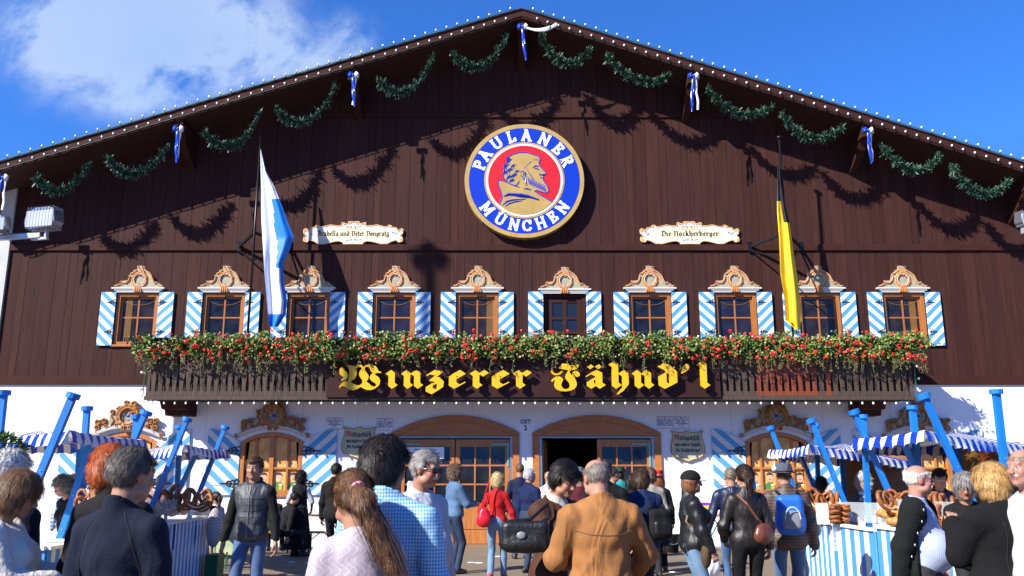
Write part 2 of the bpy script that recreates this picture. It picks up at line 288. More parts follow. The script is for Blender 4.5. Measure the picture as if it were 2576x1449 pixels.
a, b = h2(ZT2+.1); tr.box(a, b, F-.045, F-.006, ZT2-.05, ZT2+.07)
part(tr, 'trim_board', [brown_trim], bevel=.004)
tr = MB()   # corner posts, side walls, back
tr.box(XL-.32, XL, F-.06, F+.2, 0, roofz(XL)-TH); part(tr, 'corner_post', [mat('grey_post', (.45, .45, .42), .6)])
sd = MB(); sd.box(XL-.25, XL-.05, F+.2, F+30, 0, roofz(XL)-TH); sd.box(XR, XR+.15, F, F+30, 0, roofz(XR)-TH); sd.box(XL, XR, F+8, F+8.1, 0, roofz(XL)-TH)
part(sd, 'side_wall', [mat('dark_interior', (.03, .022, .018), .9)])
# ground floor white wall with arched openings
def arch(xa, xb, zs, zt):           # circular segment from spring zs at the ends to zt at the middle
    w = (xb-xa)/2; h = zt-zs; r = (w*w+h*h)/(2*h); c = (xa+xb)/2
    return lambda x: zt-r+math.sqrt(max(r*r-(x-c)**2, 0))
PORT = []
for px0, px1 in ((980, 1307), (1339.7, 1667)):
    PORT.append((D(px0, 1240, F).x, D(px1, 1240, F).x, D(1288, 1089, F).z, D(1288, 1044.5, F).z))
GW = []
for c in (312, 682, 1955.5, 2315):
    x = D(c, 1170, F).x; GW.append((x-.725, x+.725, D(1288, 1243, F).z, D(1288, 1110, F).z, D(1288, 1087, F).z))
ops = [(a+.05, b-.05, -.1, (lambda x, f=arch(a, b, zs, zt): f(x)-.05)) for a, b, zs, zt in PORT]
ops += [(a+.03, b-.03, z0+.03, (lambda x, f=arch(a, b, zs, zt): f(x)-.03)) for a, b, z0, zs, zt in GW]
pts = {XL, XR}
for o_ in ops:
    for k in range(21): pts.add(o_[0]+(o_[1]-o_[0])*k/20)
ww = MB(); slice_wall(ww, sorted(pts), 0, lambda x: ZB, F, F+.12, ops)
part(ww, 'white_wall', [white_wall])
sm = MB()
for px in (520, 653, 762, 900, 963, 1188, 1490, 1700, 1838, 2070, 2180, 2240, 2450, 120, 240):
    x = D(px, 1050, F).x
    if any(o_[0] < x < o_[1] for o_ in ops): z0 = ops[0][3](x) if False else [o_ for o_ in ops if o_[0] < x < o_[1]][0][3](x)+.06
    else: z0 = .02
    sm.box(x-.003, x+.003, F-.0015, F+.01, z0+.05, ZB-.01)
part(sm, 'wall_seam', [mat('seam_grey', (.35, .36, .4), .7)])
# neighbouring tent at the far left
nb = MB(); nb.box(-30, XL-.9, F+2.5, F+20, 0, 7.2); nbo = nb.build('exhibition_hall', mat('white_tiles', (.7, .72, .75), .4)); tag(nbo, 'pale white hall seen past the left corner of the brown building', 'building')
nb = MB(); nb.box(-30.3, XL-.7, F+2.2, F+20.3, 7.2, 7.5); nb.build('roof', metal, nbo)
# roof: slab, fascia, purlins
XE0, XE1 = XL-1.1, XR+1.1
rf = MB()
for s_ in (0, 1):
    xa, xb = (XE0, AP.x) if s_ == 0 else (AP.x, XE1)
    rf.prism([(xa, roofz(xa)-TH), (xb, roofz(xb)-TH), (xb, roofz(xb)-.03), (xa, roofz(xa)-.03)], EV+.06, F+30)
part(rf, 'roof', [mat('soffit_boards', (.035, .012, .007), .8, .2, 3, stretch=(1, 6, 1))])
roofo = [o for o in kids(hall) if o.name.startswith('roof')][0]
fs = MB()
for s_ in (0, 1):
    xa, xb = (XE0, AP.x) if s_ == 0 else (AP.x, XE1)
    fs.prism([(xa, roofz(xa)-.175), (xb, roofz(xb)-.175), (xb, roofz(xb)), (xa, roofz(xa))], EV, EV+.055)
    fs.prism([(xa, roofz(xa)-.22), (xb, roofz(xb)-.22), (xb, roofz(xb)-.185), (xa, roofz(xa)-.185)], EV+.02, EV+.055)
    fs.prism([(xa, roofz(xa)), (xb, roofz(xb)), (xb, roofz(xb)+.03), (xa, roofz(xa)+.03)], EV-.03, F+30)
fo = fs.build('fascia', [brown_trim], roofo, bevel=.004)
RIB = [(8, 440), (448, 318), (888, 183), (1313, 62), (1742, 185), (2180, 322)]
for px, py in RIB[1:]+[(2600, 470)]:
    pu = MB(); x = D(px, py, EV+.1).x; z = roofz(x)-TH
    pu.box(x-.12, x+.12, EV+.08, F, z-.30, z+.03)
    pts = [(F, z-.9), (F, z-.3), (EV+.35, z-.3), (EV+.45, z-.5), (F-.35, z-.72)]
    n = len(pts); pu.add([(x-.09, a, b) for a, b in pts]+[(x+.09, a, b) for a, b in pts], [list(range(n)), list(range(2*n-1, n-1, -1))]+[(i, i+n, (i+1) % n+n, (i+1) % n) for i in range(n)]); part(pu, 'purlin', [brown_trim])

# ---------------- upper windows ----------------
def spiral(cx_, cz, r, t0, turns, n=14):
    return [(cx_+r*(1-.8*k/n)*math.cos(t0+turns*2*PI*k/n), cz+r*(1-.8*k/n)*math.sin(t0+turns*2*PI*k/n)) for k in range(n+1)]
def flat(mb, pts, r, m=0, y=0, n=6): mb.tube([(a, y, b) for a, b in pts], r, n, m)
def pediment_mb():
    q = MB(); S = 1.28/875; T = lambda l: [((a-517)*S, (550-b)*S) for a, b in l]
    q.prism(T([(130, 466), (150, 425), (230, 405), (215, 360), (240, 352), (330, 345), (350, 260), (365, 225), (410, 195), (420, 170), (465, 160), (470, 98), (520, 94), (565, 108), (610, 165), (680, 205), (740, 290), (780, 370), (825, 375), (885, 420), (920, 440), (920, 466)]), -.045, 0, 0)
    q.prism(T([(80, 468), (955, 468), (955, 492), (80, 492)]), -.09, 0, 2); q.prism(T([(100, 493), (930, 493), (900, 520), (130, 520)]), -.07, 0, 2); q.prism(T([(150, 521), (875, 521), (865, 549), (160, 549)]), -.055, 0, 2)
    ring = T([(525+math.cos(a*PI/10)*(108+(8 if a % 2 else 0)), 335+math.sin(a*PI/10)*(118+(6 if a % 2 else 0))) for a in range(21)]); flat(q, ring, .036, 1, -.045)
    ring = T([(525+math.cos(a*PI/10)*92, 335+math.sin(a*PI/10)*100) for a in range(21)]); flat(q, ring, .009, 2, -.075)
    for pl, rr in (([(205, 385), (222, 355), (240, 385), (300, 390), (345, 345), (362, 280), (335, 268)], .021), ([(112, 445), (135, 440), (180, 425), (215, 405), (240, 425)], .018), ([(360, 230), (385, 235), (420, 215), (470, 175)], .02), ([(410, 175), (430, 185), (460, 165)], .016),
                   ([(470, 100), (500, 150), (545, 200), (550, 260), (505, 260)], .022), ([(540, 115), (570, 170), (600, 250), (575, 290)], .021), ([(590, 175), (660, 215), (715, 270), (750, 350), (785, 400), (820, 375)], .024), ([(810, 405), (850, 430), (890, 455), (920, 435)], .018), ([(480, 420), (510, 440), (525, 405), (545, 440), (580, 420)], .016), ([(560, 110), (600, 125)], .018)):
        P_ = T(pl); k = len(P_); flat(q, P_, [rr*(.65+.5*math.sin(PI*i/(k-1))) for i in range(k)], 1, -.055); flat(q, P_, [rr*.16]*k, 2, -.055-rr*.9)
    for dx in (-45, -15, 15, 45): flat(q, T([(517+dx*.8, 455), (517+dx, 500), (517+dx*1.3, 545)]), .022, 1, -.08)
    return q
def hinge_mb(s):
    q = MB(); q.box(0, s*.19, -.006, 0, -.008, .008)
    if s < 0: q = MB(); q.box(-.19, 0, -.006, 0, -.008, .008)
    for c, r in ((.03, .045), (.08, .034), (.12, .022)):
        for sg in (1, -1): flat(q, [(s*(c+r*.4*math.sin(t)), sg*(r*1.6*t/3.2)) for t in (0, .8, 1.6, 2.4, 3.2)]+[(s*(c-.012), sg*r*1.75)], .006, 0, -.006, 5)
    flat(q, [(s*.15, 0), (s*.17, .012), (s*.2, 0), (s*.17, -.012), (s*.15, 0)], .004, 0, -.006, 5)
    return q
hinges = {s: hinge_mb(s).build('hinge', [iron]) for s in (1, -1)}
for o in hinges.values(): COL.objects.unlink(o)
def put(mesh_o, name, parent, loc):
    o = bpy.data.objects.new(name, mesh_o.data); COL.objects.link(o); o.parent = parent; o.location = loc; return o
WH = WZ1-WZ0
def frame_mb(w, h, t, d0, d1, muntx, muntz, mt=.035):
    q = MB(); q.box(-w, -w+t, d0, d1, 0, h); q.box(w-t, w, d0, d1, 0, h); q.box(-w+t, w-t, d0, d1, h-t, h); q.box(-w+t, w-t, d0, d1, 0, t)
    for mx in muntx: q.box(mx-mt/2, mx+mt/2, d0+.02, d1-.02, t, h-t)
    for mz in muntz: q.box(-w+t, w-t, d0+.022, d1-.022, mz-mt/2, mz+mt/2)
    return q
ped0 = None
sash = mat('yellow_curtain', (.20, .095, .02), .8)
for i, x in enumerate(cx):
    zb = WZ0
    if i == 5:
        q = MB(); h = WZ1-.03-(ZB+.36); q.box(-.5, -.42, 0, .1, 0, h); q.box(.42, .5, 0, .1, 0, h); q.box(-.42, .42, 0, .1, h-.08, h)
        w = q.build('balcony_door', [brown_trim], hall); w.location = (x, .02, ZB+.36)
        q = MB(); q.box(-.415, -.30, .03, .08, .02, h-.085); q.box(.30, .415, .03, .08, .02, h-.085); q.box(-.045, .045, .03, .08, .02, h-.2)
        for z0, z1 in ((h-.2, h-.085), (h-.97, h-.90), (h-.56-.06, h-.56)) : q.box(-.30, .30, .032, .078, z0, z1)
        q.box(-.30, .30, .035, .075, .02, h-1.0); q.build('door_leaf', [brown_trim], w, bevel=.004)
        q = MB(); q.box(-.30, .30, .055, .06, h-.97, h-.15); q.build('pane', [glass], w)
        top = h+.03-.03
        base = (0, h)
    else:
        w = frame_mb(WW-.005, WH-.01, .085, -.02, .1, [], []).build('window', [frame_wood], hall, bevel=.004); w.location = (x, .02, WZ0+.005)
        q = MB(); a = WW-.09; hh = WH-.095; q.box(-a, a, .05, .07, WH*.53-.018, WH*.53+.018); q.box(-.02, .02, .045, .075, .085, hh); q.box(-a, -a+.045, .045, .075, .085, hh); q.box(a-.045, a, .045, .075, .085, hh); q.box(-a+.045, a-.045, .045, .075, hh-.045, hh)
        q.build('sash', [frame_wood], w, bevel=.003)
        q = MB(); q.box(-a, a, .061, .064, .085, hh); q.build('pane', [glassv[(i*2+i//3) % 3]], w)
        if i in (0, 4, 9):
            q = MB(); sx = a*.55 if i == 9 else (-a*.55 if i == 0 else a*.7)
            for k in range(6): q.box(sx-.07+k*.026, sx-.052+k*.026, .054-.003*(k % 2), .0595, .09+.1*(k % 2), hh)
            q.build('drape', [sash], w)
        q = MB(); q.box(-WW-.02, WW+.02, -.07, .03, -.04, .012); q.build('sill', [frame_wood], w, bevel=.004)
        # festooned curtain just behind the glass line
        q = MB(); flat(q, [(a*.9*math.cos(t), hh-.04-.16*math.sin(t)) for t in [PI*k/10 for k in range(11)]], .007, 0, .052); q.build('curtain', [sash], w)
        base = (0, WH-.0)
    sz0 = (WZ0-.01)-w.location.z if i != 5 else WZ0-w.location.z
    for s, m in ((-1, shut_L), (1, shut_R)):
        q = MB(); xa, xb = (-.36, 0) if s < 0 else (0, .36); q.box(xa, xb, -.035, 0, 0, WH+.02)
        so = q.build('shutter', [m], w, bevel=.003); so.location = (s*(WW+.005), -.045, sz0)
        for hz in (WH*.82, WH*.26): put(hinges[s], 'hinge', w, (s*(WW+.01), -.084, sz0+hz))
    if ped0 is None: ped0 = pediment_mb().build('pediment', [plaster, orange_p, white_p], w, smooth=False)
    else: ped0_ = put(ped0, 'pediment', w, (0, 0, 0))
    (ped0 if i == 0 else ped0_).location = (0, -.025, (WZ1+.005-w.location.z)-(.03 if i == 5 else 0))

# ---------------- ground windows ----------------
portr = [mat('painted_ochre', (.72, .36, .10), .6, .25, 8), mat('painted_skin', (.72, .42, .26), .6), mat('painted_hair', (.05, .035, .03), .6), mat('painted_green', (.08, .22, .05), .6), mat('painted_dark', (.06, .03, .025), .6), mat('painted_blue', (.1, .3, .6), .6), mat('painted_beer', (.75, .42, .04), .5), white_s, red_p]
def crown_mb():
    q = MB(); S = 1.0/(101.5*5.76)
    T = lambda l: [((a-575)*S, (600-b)*S) for a, b in l]
    q.prism(T([(150, 520), (150, 430), (135, 350), (200, 320), (250, 300), (330, 320), (350, 250), (360, 180), (410, 185), (450, 140), (520, 110), (520, 60), (570, 55), (610, 80), (680, 65), (715, 100), (735, 180), (770, 280), (830, 265), (880, 300), (990, 300), (1015, 350), (970, 400), (990, 520), (900, 455), (760, 415), (575, 398), (390, 415), (250, 455)]), -.04, 0, 0)
    outer = [(100+k*47.5, 545-150*math.sin(PI*(k+1.2)/22.4)) for k in range(21)]
    inner = [(a, b+42) for a, b in outer]
    for o0, m in ((0, 3), (14, 2), (28, 3)): flat(q, T([(a, b+o0) for a, b in outer]), .022, m, -.05)
    ring = T([(590+math.cos(a*PI/12)*135, 265+math.sin(a*PI/12)*138) for a in range(25)]); flat(q, ring, [.05+.012*(a % 2) for a in range(25)], 1, -.05)
    ring = T([(595+math.cos(a*PI/12)*110, 268+math.sin(a*PI/12)*112) for a in range(25)]); flat(q, ring, .013, 4, -.1)
    q.ball((T([(590, 265)])[0][0], -.04, T([(590, 265)])[0][1]), .05, 8, 5, (1, .3, .8))
    for a in range(9): c = T([(590+math.cos(a*.7)*55, 275+math.sin(a*.7)*48)])[0]; q.ball((c[0], -.045, c[1]), .02, 6, 6 if a % 2 else 7, (1.4, .4, 1))
    scr = [(185, 345, 45, 0, 1.2), (265, 330, 42, 2, -1.3), (375, 205, 34, 1, 1.2), (545, 85, 36, 2, -1.3), (660, 90, 40, 0, 1.3), (830, 290, 34, 2, -1.2), (905, 330, 45, 1, 1.3), (980, 335, 40, 0, -1.2), (190, 430, 40, 3, 1.2), (975, 430, 38, 1, -1.2), (95, 525, 30, 0, 1.2), (1060, 522, 30, 2, -1.2), (450, 385, 30, 1, 1.2), (730, 385, 30, 2, -1.2), (545, 160, 40, 1, 1.1), (640, 180, 44, 2, -1.1), (300, 400, 28, 0, 1), (860, 400, 28, 1, -1)]
    for a, b, r, t0, tu in scr:
        P_ = T(spiral(a, b, r, t0, tu)); flat(q, P_, [.026*(1-.5*k/len(P_)) for k in range(len(P_))], 1, -.05); flat(q, P_, .007, 4, -.078, 5)
    for pl in ([(350, 260), (400, 330), (370, 400), (300, 440)], [(780, 270), (770, 340), (800, 390), (880, 430)], [(220, 320), (160, 400), (180, 500)], [(960, 350), (930, 420), (980, 510)], [(420, 170), (460, 140), (530, 130)], [(650, 120), (710, 150), (740, 230)]):
        flat(q, T(pl), .024, 1, -.05)
    for dx in (-50, -25, 25, 50): flat(q, T([(585+dx, 395), (585+dx*1.3, 430), (585+dx*.9, 460)]), .026, 1, -.07)
    return q
bhinge = {}
def big_hinge(s):
    q = MB(); q.box(min(0, s*.36), max(0, s*.36), -.008, 0, -.014, .014); q.add([(s*.36, -.006, -.02), (s*.36, -.006, .02), (s*.44, -.006, 0)], [(0, 1, 2)])
    for c, r in ((.08, .09), (.17, .07), (.25, .05)):
        for sg in (1, -1):
            flat(q, [(s*(c-.02), 0), (s*(c+.02), sg*r*.5), (s*(c-.01), sg*r), (s*(c-.05), sg*r*1.2), (s*(c-.07), sg*r*.95), (s*(c-.05), sg*r*.8)], .012, 0, -.008, 5)
    return q
def shutmat(s): return lambda M, x, y, z: stripe(M, M('ADD', z, M('MULTIPLY', x, s*.9)), .33)
gs_L = patt('large_shutter_falling', (1, 1, 1), (.09, .32, .58), (.64, .65, .62), shutmat(1)); gs_R = patt('large_shutter_rising', (1, 1, 1), (.09, .32, .58), (.64, .65, .62), shutmat(-1))
crown0 = None; rndp = [(3, 2, 0), (4, 2, 0), (5, 2, 1), (3, 2, 0)]
for wi, (a, b, z0, zs, zt) in enumerate(GW):
    w_ = (b-a)/2; H = zt-z0; hs = zs-z0; f = arch(-w_, w_, hs, H); q = MB(); n = 16
    xs_ = [-w_+2*w_*k/n for k in range(n+1)]
    for k in range(n):
        x0, x1 = xs_[k], xs_[k+1]; q.prism([(x0, f(x0)-.1), (x1, f(x1)-.1), (x1, f(x1)), (x0, f(x0))], -.03, .1)
    q.box(-w_, -w_+.1, -.032, .1, 0, hs-.02); q.box(w_-.1, w_, -.032, .1, 0, hs-.02); q.box(-w_-.02, w_+.02, -.05, .1, -.06, .09)
    wo = q.build('arched_window', [orange_woodv], hall, bevel=.004); wo.location = ((a+b)/2, 0, z0)
    q = MB(); q.box(-.05, .05, 0, .07, .09, H-.1)
    for mx in (-w_/2-.01, w_/2+.01): q.box(mx-.025, mx+.025, .01, .06, .09, f(mx)-.1)
    q.box(-w_+.1, -.05, .012, .058, .56, .61); q.box(.05, w_-.1, .012, .058, .56, .61); q.build('glazing_bars', [orange_woodv], wo, bevel=.003)
    q = MB()
    q.prism([(-w_+.1, .09), (w_-.1, .09)]+[(x, f(x)-.11) for x in xs_[::-1] if abs(x) < w_-.1], .062, .07, 0)
    for k in range(4):       # painted guests behind the panes
        c = (-w_+.2)+k*.35; sh_ = rndp[(k+wi) % 4][0]
        q.prism([(c-.13, .1), (c+.13, .1), (c+.12, .2), (c+.05, .27), (c-.05, .27), (c-.12, .2)], .058, .0618, sh_)
        q.prism([(c+.075*math.cos(t*PI/6), .37+.105*math.sin(t*PI/6)) for t in range(12)], .054, .0578, 1)
        q.prism([(c+.08*math.cos(t*PI/8), .41+.085*math.sin(t*PI/8)) for t in range(9)]+[(c-.05, .43), (c+.05, .43)], .051, .0538, 2)
        for e in (-.028, .028): q.box(c+e-.01, c+e+.01, .0515, .0535, .383, .391, 2)
        q.box(c-.025, c+.025, .0515, .0535, .318, .328, 8 if k % 2 else 7)
        if k % 2: q.box(c-.035, c+.035, .0515, .0535, .335, .343, 2)
        q.box(c+.02, c+.09, .05, .0535, .1, .2, 6); q.box(c+.018, c+.092, .049, .0535, .2, .225, 7)
        for r_ in range(14):
            xx = c+U(-.15, .15); zz = .64+R()*.14; q.box(xx, xx+.012, .058, .0618, zz, zz+.025, random.choice((5, 7, 8, 4)))
    q.build('painted_panel', portr, wo)
    for s, m in ((-1, gs_L), (1, gs_R)):
        q = MB(); W2 = .77; pr = []
        for k in range(9):
            t = k/8; pr.append((s*W2*t, hs-.03+(H-hs+.1)*math.sin(t*PI/2)))
        q.prism([(0, -.02), (s*W2, -.02)]+pr[::-1], -.04, 0)
        so = q.build('shutter', [m], wo, bevel=.003); so.location = (s*(w_+.01), -.01, 0)
        if s not in bhinge: bhinge[s] = big_hinge(s).build('hinge', [iron], wo)
        for hz in (.24, hs-.22):
            if hz == .24 and wi == 0 : o = bhinge[s]; 
            else: o = put(bhinge[s], 'hinge', wo, (0, 0, 0))
            o.location = (s*(w_+.005), -.055, hz)
        q = MB()
        for hz in (.2, hs-.26): q.box(min(s*.02, s*(W2-.01)), max(s*.02, s*(W2-.01)), -.003, 0, hz-.006, hz+.006)
        so = q.build('batten_joint', [mat('joint_grey', (.3, .33, .36), .7)], wo); so.location = (s*(w_+.01), -.0515, 0)
    if crown0 is None: crown0 = crown_mb().build('crown_ornament', [plaster, goldbr, white_p, grey_c, orange_p, deep_blue, pink_p, green_p], wo); co = crown0
    else: co = put(crown0, 'crown_ornament', wo, (0, 0, 0))
    co.location = (0, -.045, H-.20)

# ---------------- portals ----------------
steel = mat('door_steel', (.30, .36, .40), .4, metal=.6)
teal = mat('teal_bracket', (.12, .42, .42), .5)
def door_leaf(name, parent, w, h, x, y=0.0, rz=0, flip=False):
    q = MB(); q.box(0, .11, 0, .06, 0, h); q.box(w-.11, w, 0, .06, 0, h); q.box(.11, w-.11, .001, .059, h-.17, h); q.box(.11, w-.11, .001, .059, .0, .95)
    q.box(.13, w-.13, -.012, 0, .06, .34); q.box(.13, w-.13, -.012, 0, .38, .9)
    a, b, c, d = .11, w-.11, .95, h-.17
    for k in (1, 2):
        q.box(a+(b-a)*k/3-.018, a+(b-a)*k/3+.018, .01, .05, c, d); q.box(a, b, .012, .048, c+(d-c)*k/3-.018, c+(d-c)*k/3+.018)
    o = q.build(name, [orange_woodv], parent, bevel=.004); o.location = (x, y, 0); o.rotation_euler = (0, 0, rz)
    return o, (a, b, c, d)
for pi_, (a, b, zs, zt) in enumerate(PORT):
    w_ = (b-a)/2; f = arch(-w_, w_, zs, zt); q = MB(); n = 24; t = .165
    f2 = arch(-w_+t, w_-t, zs-.06, zt-t*.95)
    xo = [-w_+2*w_*k/n for k in range(n+1)]; xi = [-(w_-t)+2*(w_-t)*k/n for k in range(n+1)]
    for k in range(n): q.prism([(xi[k], f2(xi[k])), (xi[k+1], f2(xi[k+1])), (xo[k+1], f(xo[k+1])), (xo[k], f(xo[k]))], -.05, .1)
    q.prism([(-w_, .05), (-w_+t, .05), (-w_+t, f2(-w_+t)), (-w_, zs)], -.05, .1); q.prism([(w_-t, .05), (w_, .05), (w_, zs), (w_-t, f2(w_-t))], -.05, .1)
    po = q.build('portal', [orange_wood], hall, bevel=.006); po.location = ((a+b)/2, 0, 0)
    zl = D(1288, 1102, F).z
    q = MB(); q.prism([(-w_+t, zl+.04), (w_-t, zl+.04)]+[(x_, f2(x_)-.002) for x_ in xi[::-1]], -.01, .06); q.build('tympanum', [orange_wood], po)
    q = MB(); q.box(-w_+t, w_-t, -.03, .04, zl, zl+.035); q.box(-w_+t, -w_+t+.06, -.03, .04, .05, zl); q.box(w_-t-.06, w_-t, -.03, .04, .05, zl); q.build('steel_frame', [steel], po)
    W2 = w_-t-.065; lw = W2-.012; hl = zl-.03
    for s in (-1, 1):
        if pi_ == 1 and s == -1:
            lf, (la, lb, lc, ld_) = door_leaf('door_leaf', po, lw, hl, -W2, .07, rad(82))
        else: lf, (la, lb, lc, ld_) = door_leaf('door_leaf', po, lw, hl, -W2 if s < 0 else .012, 0)
        q = MB(); q.box(la, lb, .028, .032, lc, ld_); q.build('pane', [glass], lf)
        q = MB(); xe = .02 if s < 0 else lw-.02; d_ = 1 if s < 0 else -1
        q.box(min(xe, xe+d_*.42), max(xe, xe+d_*.42), -.02, -.013, hl-.13, hl-.09); q.box(min(xe, xe+d_*.04), max(xe, xe+d_*.04), -.0205, -.0135, hl-.62, hl-.13); q.build('door_bracket', [teal], lf)
    if pi_ == 1:   # curtain of dark air inside is simply the unlit hall
        pass
# threshold ramp
q = MB(); q.box(PORT[0][0]-.1, PORT[1][1]+.1, F-.12, F-.002, 0, .05); part(q, 'threshold', [mat('threshold_wood', (.25, .15, .08), .7)])

# ---------------- balcony ----------------
BY = 19.2; bx0, bx1 = D(365, 1003, BY).x, D(2301, 1003, BY).x; bz0, bz1 = D(1288, 1003, BY).z, D(1288, 850, BY).z; bh = bz1-bz0
weather = mat('weathered_board', (.060, .038, .026), .8, .4, 3, .3, 20, stretch=(6, 6, 1)); redb = mat('new_red_board', (.17, .036, .012), .6, .25, 3, stretch=(6, 6, 1))
q = MB(); q.box(bx0, bx1, BY+.02, F-.06, bz0, bz0+.12); q.box(bx0-.02, bx1+.02, BY-.03, BY+.02, bz0-.03, bz0+.06); q.box(bx0-.03, bx1+.03, BY-.05, BY+.08, bz1-.05, bz1)
q.box(bx0, bx1, BY+.03, BY+.07, bz1-.5, bz1-.42); q.box(bx0+.1, bx1-.1, BY+.09, BY+.12, bz0+.12, bz0+.62)
for x in (bx0, bx1-.08): q.box(x, x+.08, BY+.0, BY+.08, bz0+.06, bz1-.05)
for x in (bx0-.03, bx1-.05): q.box(x, x+.07, BY+.08, F-.06, bz1-.05, bz1)
bal = q.build('balcony', [weather], hall, bevel=.004); bal.location = (0, -F, 0)
h = bh-.12; prof = [(0, .076), (.08, .076), (.081, .045), (.22, .045), (.42, .074), (.55, .076), (.58, .05), (.62, .04), (.66, .05), (.69, .076), (1, .076)]
def board(q, x, y, m, ax=0):
    l = [(-w, z*h) for z, w in prof]+[(w, z*h) for z, w in prof[::-1]]
    if ax == 0: q.prism([(x+a_, bz0+.065+b_) for a_, b_ in l], BY-.012+U(-.004, .004), BY+.018, m)
    else:
        n = len(l); q.add([(x, y+a_, bz0+.065+b_) for a_, b_ in l]+[(x+.025, y+a_, bz0+.065+b_) for a_, b_ in l], [list(range(n)), list(range(2*n-1, n-1, -1))]+[(i, i+n, (i+1) % n+n, (i+1) % n) for i in range(n)], m)
q = MB(); x = bx0+.16; r0, r1 = D(1905, 990, BY).x, D(2102, 990, BY).x
while x < bx1-.1:
    board(q, x, 0, 1 if (r0 < x < r1 and R() < .8) or R() < .04 else 0); x += .157
y = BY+.16
while y < F-.1: board(q, bx0, y, 0, 1); board(q, bx1-.03, y, 0, 1); y += .157
q.build('balustrade', [weather, redb], bal)
for x in (D(437, 1020, BY+.3).x, D(2195, 1020, BY+.3).x):
    q = MB(); pts = [(BY+.15, bz0), (F, bz0), (F, bz0-.34), (BY+.55, bz0-.34), (BY+.5, bz0-.22), (BY+.3, bz0-.2)]; n = len(pts)
    q.add([(x-.28, a, b) for a, b in pts]+[(x+.28, a, b) for a, b in pts], [list(range(n)), list(range(2*n-1, n-1, -1))]+[(i, i+n, (i+1) % n+n, (i+1) % n) for i in range(n)]); q.build('console', [brown_trim], bal)
# name board
ny = BY-.07; q = MB(); na, nb_ = D(822, 950, ny).x, D(1811, 950, ny).x; q.box(na, nb_, ny, ny+.04, D(1288, 999, ny).z, D(1288, 906, ny).z)
name = q.build('name_board', [mat('name_board_brown', (.034, .011, .010), .6, .1, spec=.2)]); tag(name, 'long dark brown board with big yellow blackletter name on the balcony', 'sign')
yellow = mat('yellow_letter', (.72, .42, .008), .35, .04)
ly = ny-.16
TR = {'W': (18.43, 845.9, 908.8, [[(270,255),(330,300),(360,390),(470,490),(550,620),(530,740),(490,790),(400,850),(240,910),(225,850),(300,820),(345,770),(330,730),(230,660),(150,580),(120,490),(140,400),(200,310)],
 [(420,210),(560,190),(800,200),(870,260),(930,350),(955,480),(940,620),(890,740),(780,850),(640,960),(530,940),(570,800),(600,650),(610,500),(590,370),(540,270),(470,235)], [(850,250),(960,160),(1080,140),(1200,180),(1280,250),(1240,340),(1180,320),(1140,270),(1060,255),(970,280),(920,340)],
 [(1265,255),(1400,180),(1400,240),(1320,290),(1310,390),(1370,480),(1470,610),(1505,720),(1470,840),(1390,945),(1500,1010),(1620,1130),(1750,1180),(1820,1150),(1850,1080),(1800,1010),(1640,920),(1560,820),(1550,720),(1620,600),(1710,540),(1640,490),(1590,420),(1540,290),(1480,235),(1401,239),(1401,180),(1560,140),(1700,160),(1840,240),(1900,320),(1940,420),(1980,470),(2080,490),(2075,545),(1900,540),(1820,550),(1800,610),(1830,650),(1920,700),(2000,780),(2035,900),(2000,1080),(1930,1160),(1800,1260),(1600,1335),(1400,1320),(1230,1250),(1130,1185),(980,1280),(780,1345),(640,1320),(500,1240),(370,1170),(280,1145),(210,1170),(180,1240),(125,1215),(180,1110),(280,980),(400,935),(520,925),(660,965),(820,1060),(960,1115),(1080,1110),(1180,1040),(1215,940),(1200,870),(1130,770),(1070,690),(1055,580),(1080,480),(1150,390),(1190,310)]]),
 'F': (17.07, 1377.4, 905.7, [[(640,150),(900,160),(930,230),(1060,210),(1200,240),(1260,180),(1350,180),(1340,290),(1270,370),(1130,420),(1000,445),(950,480),(960,560),(1040,640),(1070,530),(1140,480),(1220,465),(1330,510),(1395,590),(1380,680),(1290,730),(1200,700),(1150,630),(1135,570),(1120,650),(1170,770),(1230,900),(1260,1030),(1230,1150),(1150,1240),(1000,1310),(800,1345),(560,1330),(400,1270),(310,1170),(280,1060),(300,950),(325,870),(290,850),(200,945),(150,900),(230,790),(350,715),(480,700),(600,740),(670,830),(650,900),(600,990),(590,1090),(640,1190),(720,1240),(800,1250),(890,1220),(950,1150),(960,1060),(920,970),(850,890),(780,800),(755,710),(790,600),(860,500),(880,430),(720,400),(490,355),(500,300)],
 [(130,450),(200,420),(220,500),(300,570),(400,580),(500,550),(590,470),(660,490),(560,600),(440,650),(320,650),(210,600),(150,530)]])}
